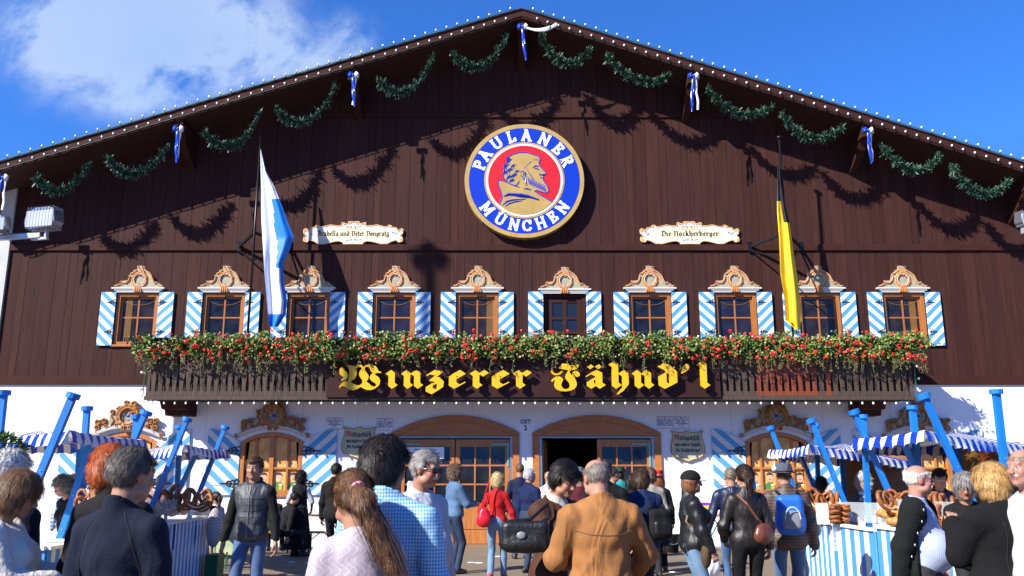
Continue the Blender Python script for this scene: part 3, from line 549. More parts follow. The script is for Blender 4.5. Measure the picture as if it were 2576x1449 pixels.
for ch, p0, p1 in (('W', 853, 958), ('i', 971, 999), ('n', 1010, 1063), ('z', 1073, 1115), ('e', 1131, 1170), ('r', 1183, 1228), ('e', 1239, 1280), ('r', 1292, 1336), ('F', 1386, 1459), ('a', 1474.5, 1522), ('h', 1533, 1580), ('n', 1591, 1644), ('d', 1657, 1702), ("'", 1716, 1736), ('l', 1756, 1785)):
    if ch in TR:
        sc2, ox, oy, polys = TR[ch]; q = MB()
        for k_, pl in enumerate(polys): q.prism([(lambda v_: (v_.x, v_.z))(D(ox+a_/sc2, oy+b_/sc2, ly)) for a_, b_ in pl], ly-.001*k_, ly+.05)
        q.build('letter', [yellow], name); continue
    st, adv = GL[ch]; xa, xb = D(p0, 955, ly).x, D(p1, 955, ly).x; zb_, zt_ = D(1288, 977, ly).z, D(1288, 931.5, ly).z; uz = (zt_-zb_)/4
    allx = [p_[0] for s_ in st for p_ in s_]; lo_, hi_ = min(allx)-.42, max(allx)+.42; u = (xb-xa)/(hi_-lo_)
    q = MB(); nibbed(q, st, lambda a_, b_: (xa+(a_-lo_)*u, zb_+b_*uz), nibw=1.22, thin=.2, y0=ly, y1=ly+.05)
    if ch == 'a':
        for dx in (.7, 1.9): nibbed(q, [[(dx, 5.0), (dx+.35, 4.6)]], lambda a_, b_: (xa+(a_-lo_)*u, zb_+b_*uz), nibw=.8, thin=.2, y0=ly, y1=ly+.05, k0=20)
    q.build('letter', [yellow], name)

# ---------------- emblem ----------------
ey = F-.24; ec = D(1319, 453, ey); er = 150.5*(ec.y/ (math.cos(PITCH)-((724.5-453)/FPX)*math.sin(PITCH)))/FPX
emb = empty('round_emblem', (ec.x, ey, ec.z), 'huge round blue, red and gold emblem with white lettering and a bearded profile', 'sign')
def disc(name, r, y0, y1, m, n=72):
    q = MB(); q.prism([(r*er*math.cos(2*PI*k/n), r*er*math.sin(2*PI*k/n)) for k in range(n)], y0, y1); return q.build(name, [m], emb)
disc('rim', 1, 0, .22, gold_e); disc('blue_ring', .927, -.004, 0, deep_blue); disc('gold_ring', .672, -.008, -.004, gold_e); disc('white_ring', .64, -.012, -.008, white_e); disc('red_field', .607, -.016, -.012, red_e)
E_ = lambda a, b: ((a-745)/697*er, (728-b)/680*er)
q = MB(); sil = [(440, 740), (470, 732), (560, 765), (540, 735), (505, 715), (495, 660), (515, 600), (510, 545), (545, 520), (550, 460), (600, 425), (680, 400), (780, 400), (850, 425), (905, 440), (932, 470), (925, 495), (915, 520), (925, 560), (960, 600), (995, 640), (990, 665), (960, 675), (970, 700), (962, 715), (972, 745), (1010, 800), (1028, 850), (1010, 885), (970, 880), (880, 850), (860, 862)]
rr = .604*er; e0 = E_(1068, 992); th0 = math.atan2(e0[1], e0[0]); e1 = E_(455, 1020); th1 = math.atan2(e1[1], e1[0])
outline = [E_(*p_) for p_ in sil]+[(rr*math.cos(th0-(th0-th1)*k/24) if False else rr*math.cos(th0+((th1-th0))*k/24), rr*math.sin(th0+((th1-th0))*k/24)) for k in range(25)]+[E_(490, 935), E_(470, 860), E_(440, 780)]
q.prism(outline, -.02, -.016); q.build('bust', [gold_e], emb)
q = MB()
def L_(pts, w, y=-.021): P_ = [E_(*p_) for p_ in pts]; k = len(P_); flat(q, P_, [w*er*(.55+.6*math.sin(PI*i/(k-1))) for i in range(k)], 0, y, 5)
P_ = [E_(*p_) for p_ in [(455, 1020), (490, 935), (470, 860), (440, 780)]+sil+[(960, 925), (1068, 992)]]; flat(q, P_, .0085*er, 0, -.019, 6)
rs_ = random.Random(3)
for cx_, cy_, r_ in ((600, 520, 60), (560, 590, 55), (640, 580, 50), (600, 640, 60), (540, 660, 45), (600, 720, 60), (650, 700, 55), (680, 640, 40), (575, 480, 40), (620, 760, 50)):
    for k in range(3):
        t0 = rs_.uniform(2.2, 3.4); L_([(cx_+(r_-13*k)*math.cos(t0+.5*j), cy_+(r_-13*k)*.9*math.sin(t0+.5*j)) for j in range(5)], .0062)
for k in range(11): x0 = 785+k*19; y0 = 700+k*9; L_([(x0, y0), (x0+12, y0+50), (x0+24, y0+88)], .009)
for k in range(7): L_([(770+k*12, 590+k*22), (800+k*12, 640+k*18)], .007)
for k in range(6): L_([(740+k*14, 590-k*14), (775+k*12, 555-k*10)], .006)
for k in range(4): L_([(850+k*16, 480), (870+k*16, 495)], .006)
L_([(842, 582), (880, 560), (915, 570)], .012); L_([(860, 595), (890, 592), (908, 600), (900, 612)], .009); L_([(920, 645), (920, 668), (955, 668), (990, 660)], .011); L_([(925, 705), (945, 702), (970, 708)], .009)
L_([(690, 640), (720, 625), (755, 640), (760, 690), (735, 725), (720, 690), (700, 670)], .009); L_([(720, 660), (740, 650), (735, 690)], .008); L_([(765, 690), (760, 760), (775, 800)], .012); L_([(560, 770), (640, 800), (690, 820)], .01); L_([(740, 835), (780, 835), (825, 850)], .012); L_([(690, 740), (660, 780), (640, 800)], .01)
L_([(510, 925), (560, 900), (660, 905), (780, 920), (910, 965)], .022); L_([(600, 905), (700, 912), (820, 935)], .03); L_([(490, 1030), (540, 985), (620, 965), (760, 960)], .012); L_([(520, 1045), (570, 1010), (640, 988), (720, 980)], .010)
q.build('bust_lines', [deep_blue], emb)
# slab-serif capitals, unit height 1
CAP = {'P': ([[(.2, 0), (.2, 1)], [(.2, .93), (.5, .93), (.66, .82), (.66, .62), (.5, .5), (.2, .5)]], [(.02, .42, 0), (.02, .3, 1)], .74), 'A': ([[(.12, 0), (.45, 1)], [(.4, 1), (.78, 0)], [(.25, .32), (.65, .32)]], [(-.03, .32, 0), (.6, .98, 0), (.2, .5, 1)], .95), 'U': ([[(.2, 1), (.2, .3), (.3, .12), (.5, .06), (.7, .12), (.8, .3), (.8, 1)]], [(.02, .4, 1), (.64, .98, 1)], 1.0),
 'L': ([[(.2, 0), (.2, 1)], [(.2, .07), (.66, .07), (.66, .3)]], [(.02, .4, 0), (.02, .4, 1)], .74), 'N': ([[(.18, 0), (.18, 1)], [(.18, .97), (.82, .03)], [(.82, 0), (.82, 1)]], [(.0, .38, 0), (.0, .26, 1), (.66, .98, 1)], 1.0), 'E': ([[(.2, 0), (.2, 1)], [(.2, .07), (.7, .07), (.7, .28)], [(.2, .93), (.66, .93), (.66, .75)], [(.2, .5), (.52, .5), (.52, .62), (.52, .38)]], [(.02, .3, 0), (.02, .3, 1)], .78),
 'R': ([[(.2, 0), (.2, 1)], [(.2, .93), (.5, .93), (.66, .82), (.66, .64), (.5, .52), (.2, .52)], [(.42, .5), (.72, .03)]], [(.02, .42, 0), (.02, .3, 1), (.6, .92, 0)], .88), 'M': ([[(.2, 0), (.2, 1)], [(.22, 1), (.6, .2), (.98, 1)], [(1.0, 0), (1.0, 1)]], [(.02, .38, 0), (.04, .25, 1), (.82, 1.18, 0), (.95, 1.16, 1)], 1.2), 'C': ([[(.8, .72), (.72, .9), (.5, .96), (.25, .86), (.14, .6), (.14, .4), (.25, .14), (.5, .05), (.72, .1), (.84, .28)], [(.8, .98), (.8, .66)]], [], .9), 'H': ([[(.2, 0), (.2, 1)], [(.8, 0), (.8, 1)], [(.2, .5), (.8, .5)]], [(.02, .38, 0), (.62, .98, 0), (.02, .38, 1), (.62, .98, 1)], 1.0)}
CAP['Ü'] = (CAP['U'][0]+[[(.33, 1.12), (.35, 1.2)], [(.65, 1.12), (.67, 1.2)]], CAP['U'][1], 1.0)
def cap_letter(ch, ang, rbase, hh, up, w=.24):
    q = MB(); st, ser, adv = CAP[ch]; k = 0
    def X(a, b):
        a = (a-adv/2)*hh*.93; b = b*hh
        d = (math.cos(ang), math.sin(ang)); t = (math.sin(ang), -math.cos(ang)) if up else (-math.sin(ang), math.cos(ang)); s = 1 if up else -1
        return (d[0]*(rbase+s*b)+t[0]*a, d[1]*(rbase+s*b)+t[1]*a)
    for s in st:
        for a, b in zip(s, s[1:]):
            dx, dz = b[0]-a[0], b[1]-a[1]; l = math.hypot(dx, dz) or 1; e = w*(.5 if abs(dx) < abs(dz)*1.6 else .36); nx, nz = -dz/l*e, dx/l*e; ex, ez = dx/l*.05, dz/l*.05
            q.prism([X(*p_) for p_ in ((a[0]-ex+nx, a[1]-ez+nz), (a[0]-ex-nx, a[1]-ez-nz), (b[0]+ex-nx, b[1]+ez-nz), (b[0]+ex+nx, b[1]+ez+nz))], -.008-.0005*(k % 7), -.004); k += 1
    for x0, x1, z in ser: q.prism([X(x0, z-.065), X(x1, z-.065), X(x1, z+.065), X(x0, z+.065)], -.008-.0005*(k % 7), -.004); k += 1
    q.build('letter', [white_e], emb)
for ch, (a, b) in zip('PAULANER', [(205, 548), (297, 430), (425, 290), (590, 210), (775, 180), (985, 235), (1145, 350), (1250, 500)]):
    p_ = E_(a, b); ang = math.atan2(p_[1], p_[0]); cap_letter(ch, ang, .70*er, .195*er, True)
for ch, (a, b) in zip('MÜNCHEN', [(300, 1080), (465, 1195), (625, 1255), (770, 1270), (935, 1240), (1075, 1175), (1185, 1055)]):
    p_ = E_(a, b); ang = math.atan2(p_[1], p_[0]); cap_letter(ch, ang, .885*er, .185*er, False)
# ---------------- light strings ----------------
cable_g = mat('green_cable', (.01, .13, .07), .4); cable_k = mat('black_cable', (.02, .02, .02), .5); sockm = mat('bulb_socket', (.02, .02, .02), .5)
bulbm = mat('bulb_glass', (.86, .88, .90), .12, .02, spec=.7)
def bulb_proto(up):
    q = MB(); s = 1 if up else -1
    q.lathe((0, 0, 0), [(.017, 0), (.019, s*.03), (.017, s*.05)] if up else [(.017, -.05), (.019, -.03), (.017, 0)], 8, 1)
    q.lathe((0, 0, 0), [(.014, s*.045), (.026, s*.06), (.034, s*.085), (.030, s*.108), (.012, s*.122)] if up else [(.012, -.122), (.030, -.108), (.034, -.085), (.026, -.06), (.014, -.045)], 10, 0)
    return q.build('bulb', [bulbm, sockm], None, True)
BP = {u: bulb_proto(u) for u in (0, 1)}
for o in BP.values(): COL.objects.unlink(o)
def light_string(pts, label, up, n, cm=None, rot=None, sc_=1.0, off=(0, 0, 0)):
    pts = [Vector(p) for p in pts]; b = pts[0].copy(); root = empty('light_string', b, label, 'lights', 'strings of round light bulbs')
    L_ = [0]
    for a, c in zip(pts, pts[1:]): L_.append(L_[-1]+(c-a).length)
    def ev(t):
        t *= L_[-1]
        for k in range(len(pts)-1):
            if t <= L_[k+1]+1e-6: return pts[k].lerp(pts[k+1], (t-L_[k])/(L_[k+1]-L_[k]))
        return pts[-1]
    q = MB(); m = n*3; q.tube([ev(k/m)-b+Vector((0, 0, U(-.012, .004) if k % 3 else 0)) for k in range(m+1)], .011, 5); q.build('cable', [cm or cable_g], root)
    for k in range(n):
        p_ = ev((k+.5)/n)-b+Vector(off); o = bpy.data.objects.new('bulb', BP[up].data); COL.objects.link(o); o.parent = root; o.location = p_; o.scale = (sc_*.72,)*3
        o.rotation_euler = rot or (U(-.12, .12), U(-.12, .12), 0)
    return root
def rl(x, dz, dy): return (x, EV+dy, roofz(x)+dz)
light_string([rl(AP.x-.15, .045, -.035), rl(XE0+.05, .045, -.035)], 'row of bulbs standing on the left slope of the roof edge', 1, 52)
light_string([rl(AP.x+.15, .045, -.035), rl(XE1-.05, .045, -.035)], 'row of bulbs standing on the right slope of the roof edge', 1, 52)
light_string([rl(AP.x-.25, -.19, -.03), rl(XE0+.05, -.19, -.03)], 'lower row of bulbs along the left slope of the brown fascia', 1, 50, cable_k)
light_string([rl(AP.x+.25, -.19, -.03), rl(XE1-.05, -.19, -.03)], 'lower row of bulbs along the right slope of the brown fascia', 1, 50, cable_k)
bb = bz0-.04
light_string([(bx0+.05, BY, bb), ((bx0+bx1)/2, BY, bb), (bx1-.05, BY, bb)], 'long row of bulbs hanging under the balcony edge above the doors', 0, 68, cable_k)
light_string([(bx0+.02, BY-.075, bz1-.01), (bx1-.02, BY-.075, bz1-.01)], 'row of bulbs along the balcony handrail above the red flowers', 1, 70, cable_k, rot=(1.2, 0, 0))
for s, x in ((-1, bx0-.045), (1, bx1+.045)):
    light_string([(x, BY-.03, bz0+.02), (x, BY-.03, bz1-.25)], 'short upright string of bulbs on the %s end post of the balcony' % ('left' if s < 0 else 'right'), 1, 3 if s < 0 else 4, rot=(0, s*1.4, 0), sc_=1.15)
# ---------------- garlands ----------------
needle = mat('garland_needles', (.018, .06, .036), .5, .45, 9); tinsel = mat('garland_tips', (.055, .125, .085), .45, .3, 9)
GARL = [(88, 447, 158, 478, 228, 408), (272, 402, 345, 436, 425, 362), (512, 334, 590, 365, 652, 283), (692, 272, 770, 306, 846, 213), (948, 198, 1020, 230, 1090, 143), (1134, 132, 1210, 167, 1276, 87), (1358, 88, 1425, 160, 1490, 118), (1525, 140, 1610, 203, 1690, 185), (1780, 222, 1860, 286, 1943, 268), (1965, 283, 2040, 348, 2120, 318), (2212, 362, 2295, 428, 2362, 392), (2390, 415, 2468, 487, 2540, 453)]
GP = ['below the far left end of the roof, first from the corner', 'left of the leftmost blue and white ribbon under the eave', 'right of the leftmost ribbon, above the first flagpole', 'left of the second ribbon, above the blue and white flag', 'right of the second ribbon on the left slope', 'just left of the roof peak ribbon', 'just right of the roof peak ribbon', 'left of the ribbon on the upper right slope', 'right of the ribbon on the upper right slope', 'left of the rightmost ribbon, over the yellow flag', 'right of the rightmost ribbon under the eave', 'nearest the far right end of the roof']
for gi, (x0, y0, x1, y1, x2, y2) in enumerate(GARL):
    gy = EV+.16; a, b, c = D(x0, y0, gy), D(x1, y1, gy), D(x2, y2, gy)
    # quadratic through the three points
    ctl = b*2-(a+c)*.5; q = MB(); P_ = [a*(1-t)**2+ctl*2*t*(1-t)+c*t*t for t in [k/24 for k in range(25)]]
    q.tube([p_-a for p_ in P_], .03, 5)
    for k in range(1500):
        t = R(); base = a*(1-t)**2+ctl*2*t*(1-t)+c*t*t-a; th = R()*2*PI; wd = .75+.35*math.sin(t*43+gi)
        tip = Vector((math.cos(th)*.3+U(-.7, .7), math.sin(th)*.9, math.cos(th)*.9+U(-.3, .2))).normalized()*U(.08, .19)*wd
        sd_ = tip.cross(Vector((U(-1, 1), U(-1, 1), U(-1, 1)))).normalized()*U(.010, .018); o_ = base+tip*.25
        q.add([tuple(o_-sd_), tuple(o_+sd_), tuple(base+tip+sd_*.6), tuple(base+tip-sd_*.6)], [(0, 1, 2, 3)], 1 if R() < .33 else 0)
    o = q.build('garland', [needle, tinsel], None, False, a); tag(o, 'fir garland '+GP[gi], 'garland', 'fir garlands swagged under the eaves')
# ---------------- ribbons ----------------
rb_w = mat('white_ribbon', (.85, .86, .88), .3, .05, sheen=.3); rb_b = mat('blue_ribbon', (.01, .05, .45), .25, .1)
RN = ['at the far left edge under the eave', 'on the lower left roof slope, second from the left edge', 'on the upper left roof slope', 'at the peak, its white tail blown sideways', 'on the upper right roof slope', 'on the lower right roof slope']
def strip(q, P_, w, m, wob=.3, th=.003):
    vs = []; k = len(P_)
    for i, p_ in enumerate(P_):
        ww_ = w[i] if isinstance(w, list) else w; a = wob*math.sin(i*1.3); d_ = Vector((math.cos(a), math.sin(a), 0))*ww_/2
        t = (Vector(P_[min(i+1, k-1)])-Vector(P_[max(i-1, 0)])).normalized(); d_ = d_-t*d_.dot(t)
        if d_.length < ww_*.2: d_ = Vector((0, 0, ww_/2)) 
        vs += [tuple(Vector(p_)-d_), tuple(Vector(p_)+d_)]
    vs2 = [(a, b+th, c) for a, b, c in vs]; n = len(vs)
    q.add(vs+vs2, [(2*i, 2*i+1, 2*i+3, 2*i+2) for i in range(k-1)]+[(n+2*i+2, n+2*i+3, n+2*i+1, n+2*i) for i in range(k-1)]+[(2*i, 2*i+2, n+2*i+2, n+2*i) for i in range(k-1)]+[(2*i+3, 2*i+1, n+2*i+1, n+2*i+3) for i in range(k-1)], m)
for ri, (px, py) in enumerate(RIB):
    p0 = D(px+2, py+8, EV-.0); root = empty('ribbon', p0, 'blue and white bow '+RN[ri], 'ribbon', 'blue and white bows under the roof edge')
    q = MB()
    def loop(q, s, w, m): q.add([(0, -.03, -.03), (s*.06, -.09, -.075), (s*.13, -.05, -.09), (s*.14, -.04, .04), (s*.07, -.1, .075), (0, -.03, .03), (s*.07, .01, 0)], [(0, 1, 6), (1, 2, 6), (2, 3, 6), (3, 4, 6), (4, 5, 6), (5, 0, 6), (0, 5, 4, 1), (1, 4, 3, 2)], m)
    loop(q, -1, 1, 0); q.ball((0, -.05, 0), .04, 8, 0); q.build('blue_bow', [rb_b], root, True); q = MB(); loop(q, 1, 1, 0); q.build('white_bow', [rb_w], root, True)
    ln = U(.78, .95); sw = U(-.1, .1)
    q = MB(); n = 12; strip(q, [(sw*1.2*(k/n)+.015*math.sin(k*.7)*k/n-.01, -.06-.01*math.sin(k), -.03-ln*k/n) for k in range(n+1)], [.045+.04*math.sin(PI*(k/n)**.7) for k in range(n+1)], 0, .25); q.build('blue_tail', [rb_b], root, True)
    q = MB()
    if ri == 3: strip(q, [(.06+.78*k/n, -.07, -.02-.20*math.sin(PI*k/n*.62)+.27*(k/n)**1.6) for k in range(n+1)], [.04+.12*(k/n) for k in range(n+1)], 0, .1)
    else: strip(q, [(-sw*.5*(k/n)+.01*math.sin(k*.9)+.045, -.03, -.03-ln*.93*k/n) for k in range(n+1)], .055, 0, .25)
    q.build('white_tail', [rb_w], root, True)
# ---------------- flags ----------------
pole_m = mat('black_pole', (.012, .012, .014), .35, metal=.4)
fl_w = mat('flag_white', (.80, .83, .9), .35, .04, sheen=.4); fl_b = mat('flag_blue', (.012, .17, .60), .35, .08); fl_y = mat('flag_yellow', (.92, .58, .01), .35, .05); fl_k = mat('flag_black', (.012, .012, .013), .4)
def flagpole(px, ptop, pbot, label):
    y = F-.9; a = D(px, ptop, y); b = D(px+3, pbot, y); b.x = a.x; root = empty('flagpole', b, label, 'flagpole')
    h_ = a.z-b.z; q = MB(); q.tube([(0, 0, 0), (0, 0, h_)], .028, 10); q.build('pole', [pole_m], root, True)
    q = MB(); q.lathe((0, 0, h_-.02), [(.035, 0), (.065, .02), (.065, .06), (.03, .07)], 12); q.build('finial', [pole_m], root, True)
    zb = D(1288, 622, F).z-b.z; 
    for s in (-1, 1):
        q = MB(); q.beam((0, 0, zb+.12), (s*.62, .86, zb), .045, .06); q.box(s*.62-.045, s*.62+.045, .82, .9, zb-.12, zb+.12); q.beam((s*.02, 0, zb-.55), (s*.6, .86, zb-.09), .03, .03)
        q.lathe((s*.62, .82, zb+.1), [(.02, 0), (.02, .02)], 8); q.build('bracket', [pole_m], root)
    return root, a, b
r1, a1, b1 = flagpole(656, 348, 870, 'black pole on a wall bracket carrying the blue and white flag')
r2, a2, b2 = flagpole(1960, 348, 870, 'black pole on a wall bracket carrying the black and yellow flag')
def flag(pts, y, label, colf, parent_mats, name='flag'):
    """pts: rows (left px, right px, py); colf(u, row) gives the material"""
    q = MB(); n = 18; rows = []; K = (len(pts)-1)*5
    for r in range(K+1):
        t = r/5; i = min(int(t), len(pts)-2); f_ = t-i; L0 = [pts[i][j]*(1-f_)+pts[i+1][j]*f_ for j in range(3)]; row = []
        for k in range(n+1):
            u = k/n; px = L0[0]+(L0[1]-L0[0])*u; py = L0[2]+ (pts[-1][3] if len(pts[-1]) > 3 else 0)*0
            row.append(D(px, py, y-.03-.05*math.sin(u*9.0+r*.05)*min(1, .25+r/K)-.02*u*math.sin(u*17+1)))
        rows.append(row)
    o0 = rows[0][0]; N = n+1
    front = [tuple(p_-o0) for row in rows for p_ in row]; back = [(a, b+.004, c) for a, b, c in front]; M_ = len(front)
    q.v = front+back
    for r in range(K):
        for k in range(n):
            i = r*N+k; m = colf((k+.5)/n, (r+.5)/K); q.f += [[i, i+N, i+N+1, i+1], [M_+i+1, M_+i+N+1, M_+i+N, M_+i]]; q.m += [m, m]
    o = q.build(name, parent_mats, None, True, o0); tag(o, label, 'flag'); return o
flag([(655, 656, 375), (656, 669, 430), (657, 690, 470), (657, 710, 520), (658, 724, 560), (660, 739, 597), (662, 728, 630), (664, 712, 665), (667, 714, 710), (671, 722, 755), (674, 719, 790), (678, 700, 822)], F-.93, 'blue and white flag hanging limp from the left pole, deep blue folds at its right',
     lambda u, v: 1 if (v > .9 or (.24 < v < .66 and u > .42+.9*abs(v-.42)) or (u > .84 and v > .55)) else 0, [fl_w, fl_b])
flag([(1957, 1961, 418), (1956, 1964, 450), (1955, 1972, 500), (1955, 1978, 530), (1957, 1986, 560), (1960, 1992, 600), (1962, 1998, 650), (1963, 2005, 690), (1970, 2010, 730), (1974, 2013, 760), (1976, 2016, 805), (2000, 2012, 828)], F-.93, 'long yellow flag with a black upper corner hanging limp from the right pole',
     lambda u, v: 1 if (v < .2 or (u > .5 and v < .36 and u > .1+2.2*(v-.2))) else 0, [fl_y, fl_k])
# ---------------- plaques and notices ----------------
def plaque(cx_, x0, x1, lines, cap, label):
    y = F-.05; c = D(cx_, 586, y); w = (D(x1, 586, y).x-D(x0, 586, y).x)/2; S = w/1163
    T = lambda l: [((a-1280)*S, (420-b)*S) for a, b in l]
    half = [(1280, 150), (1270, 140), (1150, 140), (1125, 190), (1000, 155), (985, 200), (1010, 235), (860, 235), (740, 215), (560, 262), (480, 255), (460, 222), (400, 235), (380, 270), (280, 290), (250, 340), (215, 385), (200, 330), (150, 310), (112, 345), (125, 440), (180, 490), (130, 520), (118, 580), (150, 640), (210, 655), (265, 600), (370, 630), (480, 690), (620, 695), (860, 632), (960, 625), (1030, 655), (1060, 700), (1280, 695)]
    out = half+[(2560-a, b) for a, b in half[::-1]]
    root = empty('name_plaque', c, label, 'sign', 'cream scroll plaques under the emblem'); q = MB(); q.prism(T(out), 0, .035); q.build('board', [white_p], root)
    q = MB(); inner = [(1280+(a-1280)*.8, 420+(b-420)*.62) for a, b in [(1000, 200), (740, 215), (500, 260), (330, 330), (250, 430), (280, 560), (480, 680), (860, 632), (1100, 660)]]; inner += [(2560-a, b) for a, b in inner[::-1]]; q.prism(T(inner), -.0015, 0); q.build('field', [mat('pale_yellow', (.86, .76, .45), .5, .08)], root)
    q = MB(); P_ = T(out+[out[0]]); flat(q, [(a*.985, b*.95) for a, b in P_], .012, 0, -.001, 5)
    for s in (1, -1):
        for a, b, r, t0 in ((150, 350, 40, 0), (165, 590, 45, 2), (420, 255, 30, 1), (1050, 190, 35, 0), (1200, 180, 40, 2)): flat(q, T([(x_ if s > 0 else 2560-x_, y_) for x_, y_ in spiral(a, b, r, t0, 1.1, 8)]), .010, 0, -.003, 5)
    q.build('scroll_edge', [mat('apricot_edge', (.80, .42, .13), .5)], root)
    q = MB()
    for a, b in ((1220, 275), (1320, 272), (1225, 580), (1325, 582), (315, 440), (2200, 405)): p_ = T([(a, b)])[0]; q.ball((p_[0], -.003, p_[1]), .022, 8, 0, (1, .3, 1))
    for a, b in ((1120, 260), (1160, 270), (1390, 270), (1440, 255), (1130, 600), (1170, 590), (1390, 590), (1440, 580), (260, 420), (280, 470), (2250, 440), (2290, 420)): p_ = T([(a, b)])[0]; q.ball((p_[0], -.003, p_[1]), .016, 6, 1, (1.6, .3, .6))
    q.build('painted_roses', [mat('rose_pink', (.6, .10, .12), .5), green_p], root)
    q = MB(); bltext(q, lines, 0, -.085, .105, w*1.42*(1 if len(lines) > 18 else .82), -.002); q.build('lettering', [black_p], root)
    text(cap, .075, pink_p, root, (0, -.003, .085))
plaque(889, 763, 1015, 'Arabella und Peter Pongratz', 'FESTWIRTE', 'cream scroll plaque reading Arabella und Peter Pongratz, partly in flag shadow')
plaque(1735, 1610, 1860, 'Die Nockherberger', 'FESTKAPELLE', 'cream scroll plaque reading Die Nockherberger, right of the round emblem')
def shield(cx_, cy_, w_px, label):
    y = F-.04; c = D(cx_, cy_, y); w = w_px/104/2*1.02; S = w/440; T = lambda l: [((a-895)*S, (820-b)*S) for a, b in l]
    half = [(895, 437), (840, 480), (760, 500), (640, 500), (560, 480), (465, 445), (510, 560), (500, 650), (455, 780), (440, 920), (445, 1040), (500, 1120), (600, 1180), (740, 1215), (895, 1270)]
    out = half+[(1790-a, b) for a, b in half[-2:0:-1]]
    root = empty('shield_plaque', c, label, 'sign', 'shield shaped menu plaques'); q = MB(); q.prism(T(out), 0, .035); q.build('board', [mat('shield_cream', (.50, .46, .28), .55, .12)], root)
    q = MB(); P_ = [(a*.94, b*.94) for a, b in T(out+[out[0]])]; flat(q, P_, .019, 0, -.002, 6); flat(q, [(a*.965, b*.965) for a, b in P_], .006, 1, -.018, 5); q.build('gilt_edge', [mat('gilt_edge', (.40, .20, .05), .4, .3, 9), cream], root)
    q = MB(); bltext(q, 'M', -.245, .135-.03, .095, .12, -.002, m=1); bltext(q, 'ittagstiSch', .05, .135-.03, .085, .46, -.002); bltext(q, 'mit unSerer Kapelle,'[:19], 0, -.035, .065, .60, -.002); bltext(q, ',Die Nockherberger"', 0, -.165, .065, .62, -.002); q.build('lettering', [black_p, red_p], root)
shield(903, 1110, 82, 'cream shield shaped menu plaque left of the left doorway'); shield(1730, 1119, 80, 'cream shield shaped menu plaque right of the right doorway')
darkt = mat('notice_ink', (.05, .05, .10), .5)
def notice(x0, y0, x1, y1, kind, label):
    y = F-.012; a, b = D(x0, y0, y), D(x1, y1, y); c = (a+b)/2; c.y = y; w, h_ = (b.x-a.x)/2, (a.z-b.z)/2
    root = empty('notice', c, label, 'sign', 'small white entrance notices'); q = MB(); q.box(-w, w, 0, .01, -h_, h_); q.build('sheet', [white_s], root)
    q = MB(); t = .007; q.box(-w, w, -.001, 0, h_-t, h_); q.box(-w, w, -.001, 0, -h_, -h_+t); q.box(-w, -w+t, -.001, 0, -h_+t, h_-t); q.box(w-t, w, -.001, 0, -h_+t, h_-t)
    q.box(-w*.6, w*.65, -.001, 0, -h_*.82, -h_*.78+.004); q.prism([(-w*.72, -h_*.80), (-w*.58, -h_*.88), (-w*.58, -h_*.72)], -.001, 0); q.build('red_border_and_arrow', [mat('notice_red', (.35, .04, .06), .5)], root)
    q = MB(); q.prism([(.018*math.cos(k*PI/6), h_*.78+.018*math.sin(k*PI/6)) for k in range(12)], -.001, 0, 0); q.build('crest', [mat('crest_brown', (.25, .06, .03), .5)], root)
    text('Winzerer', .032, darkt, root, (-w*.5, -.001, h_*.74)); text("Fähnd'l", .032, darkt, root, (w*.5, -.001, h_*.74))
    if kind: L4 = (('Einlass 9.00 Uhr', .052, .38), ('Nur über', .052, .10), ('Seiteneingänge', .052, -.18), ('SÜD', .066, -.52))
    else: L4 = (('Reservierungen', .052, .38), ('Eingang nur über', .050, .10), ('Eingang West 5', .052, -.18), ('(Rückseite Zelt)', .052, -.48))
    for s_, z_, p_ in L4: text(s_, z_, darkt if s_ != 'SÜD' else MATS['notice_red'], root, (0, -.001, p_*h_), bold=.0008)
notice(821, 1051, 861, 1081, 1, 'left white notice reading Einlass 9.00 Uhr, beside the left doorway'); notice(948, 1053, 988, 1084, 0, 'left white notice reading Reservierungen, just left of the left doorway'); notice(1652, 1048, 1692, 1079, 0, 'right white notice reading Reservierungen, just right of the right doorway'); notice(1693.5, 1048, 1734, 1079, 1, 'right white notice reading Einlass 9.00 Uhr, above the right shield')
y = F-.012; a, b = D(1300, 1052.5, y), D(1344, 1084.5, y); c = (a+b)/2
root = empty('gate_sign', c, 'white sign reading OST 2 between the two doorways', 'sign'); q = MB(); w, h_ = (b.x-a.x)/2, (a.z-b.z)/2; q.box(-w, w, 0, .01, -h_, h_); q.build('board', [white_s], root)
text('OST', .13, black_p, root, (0, -.001, .03), bold=.004); text('2', .16, black_p, root, (0, -.001, -.125), bold=.004)
y = F-.02; a, b = D(1022, 1125, y), D(1117, 1154, y); c = (a+b)/2; root = empty('door_notice', c, 'white printed notice taped inside the left door pane', 'sign'); q = MB(); w, h_ = (b.x-a.x)/2, (a.z-b.z)/2; q.box(-w, w, .0, .004, -h_, h_); q.build('sheet', [white_s], root)
for k, s_ in enumerate(('Wegen Überfüllung', 'vorübergehend geschlossen.', 'Wir bitten um Verständnis.')): text(s_, .066, mat('dark_blue_ink', (.03, .07, .22), .5), root, (0, -.001, h_*.4-k*.075), bold=.001)
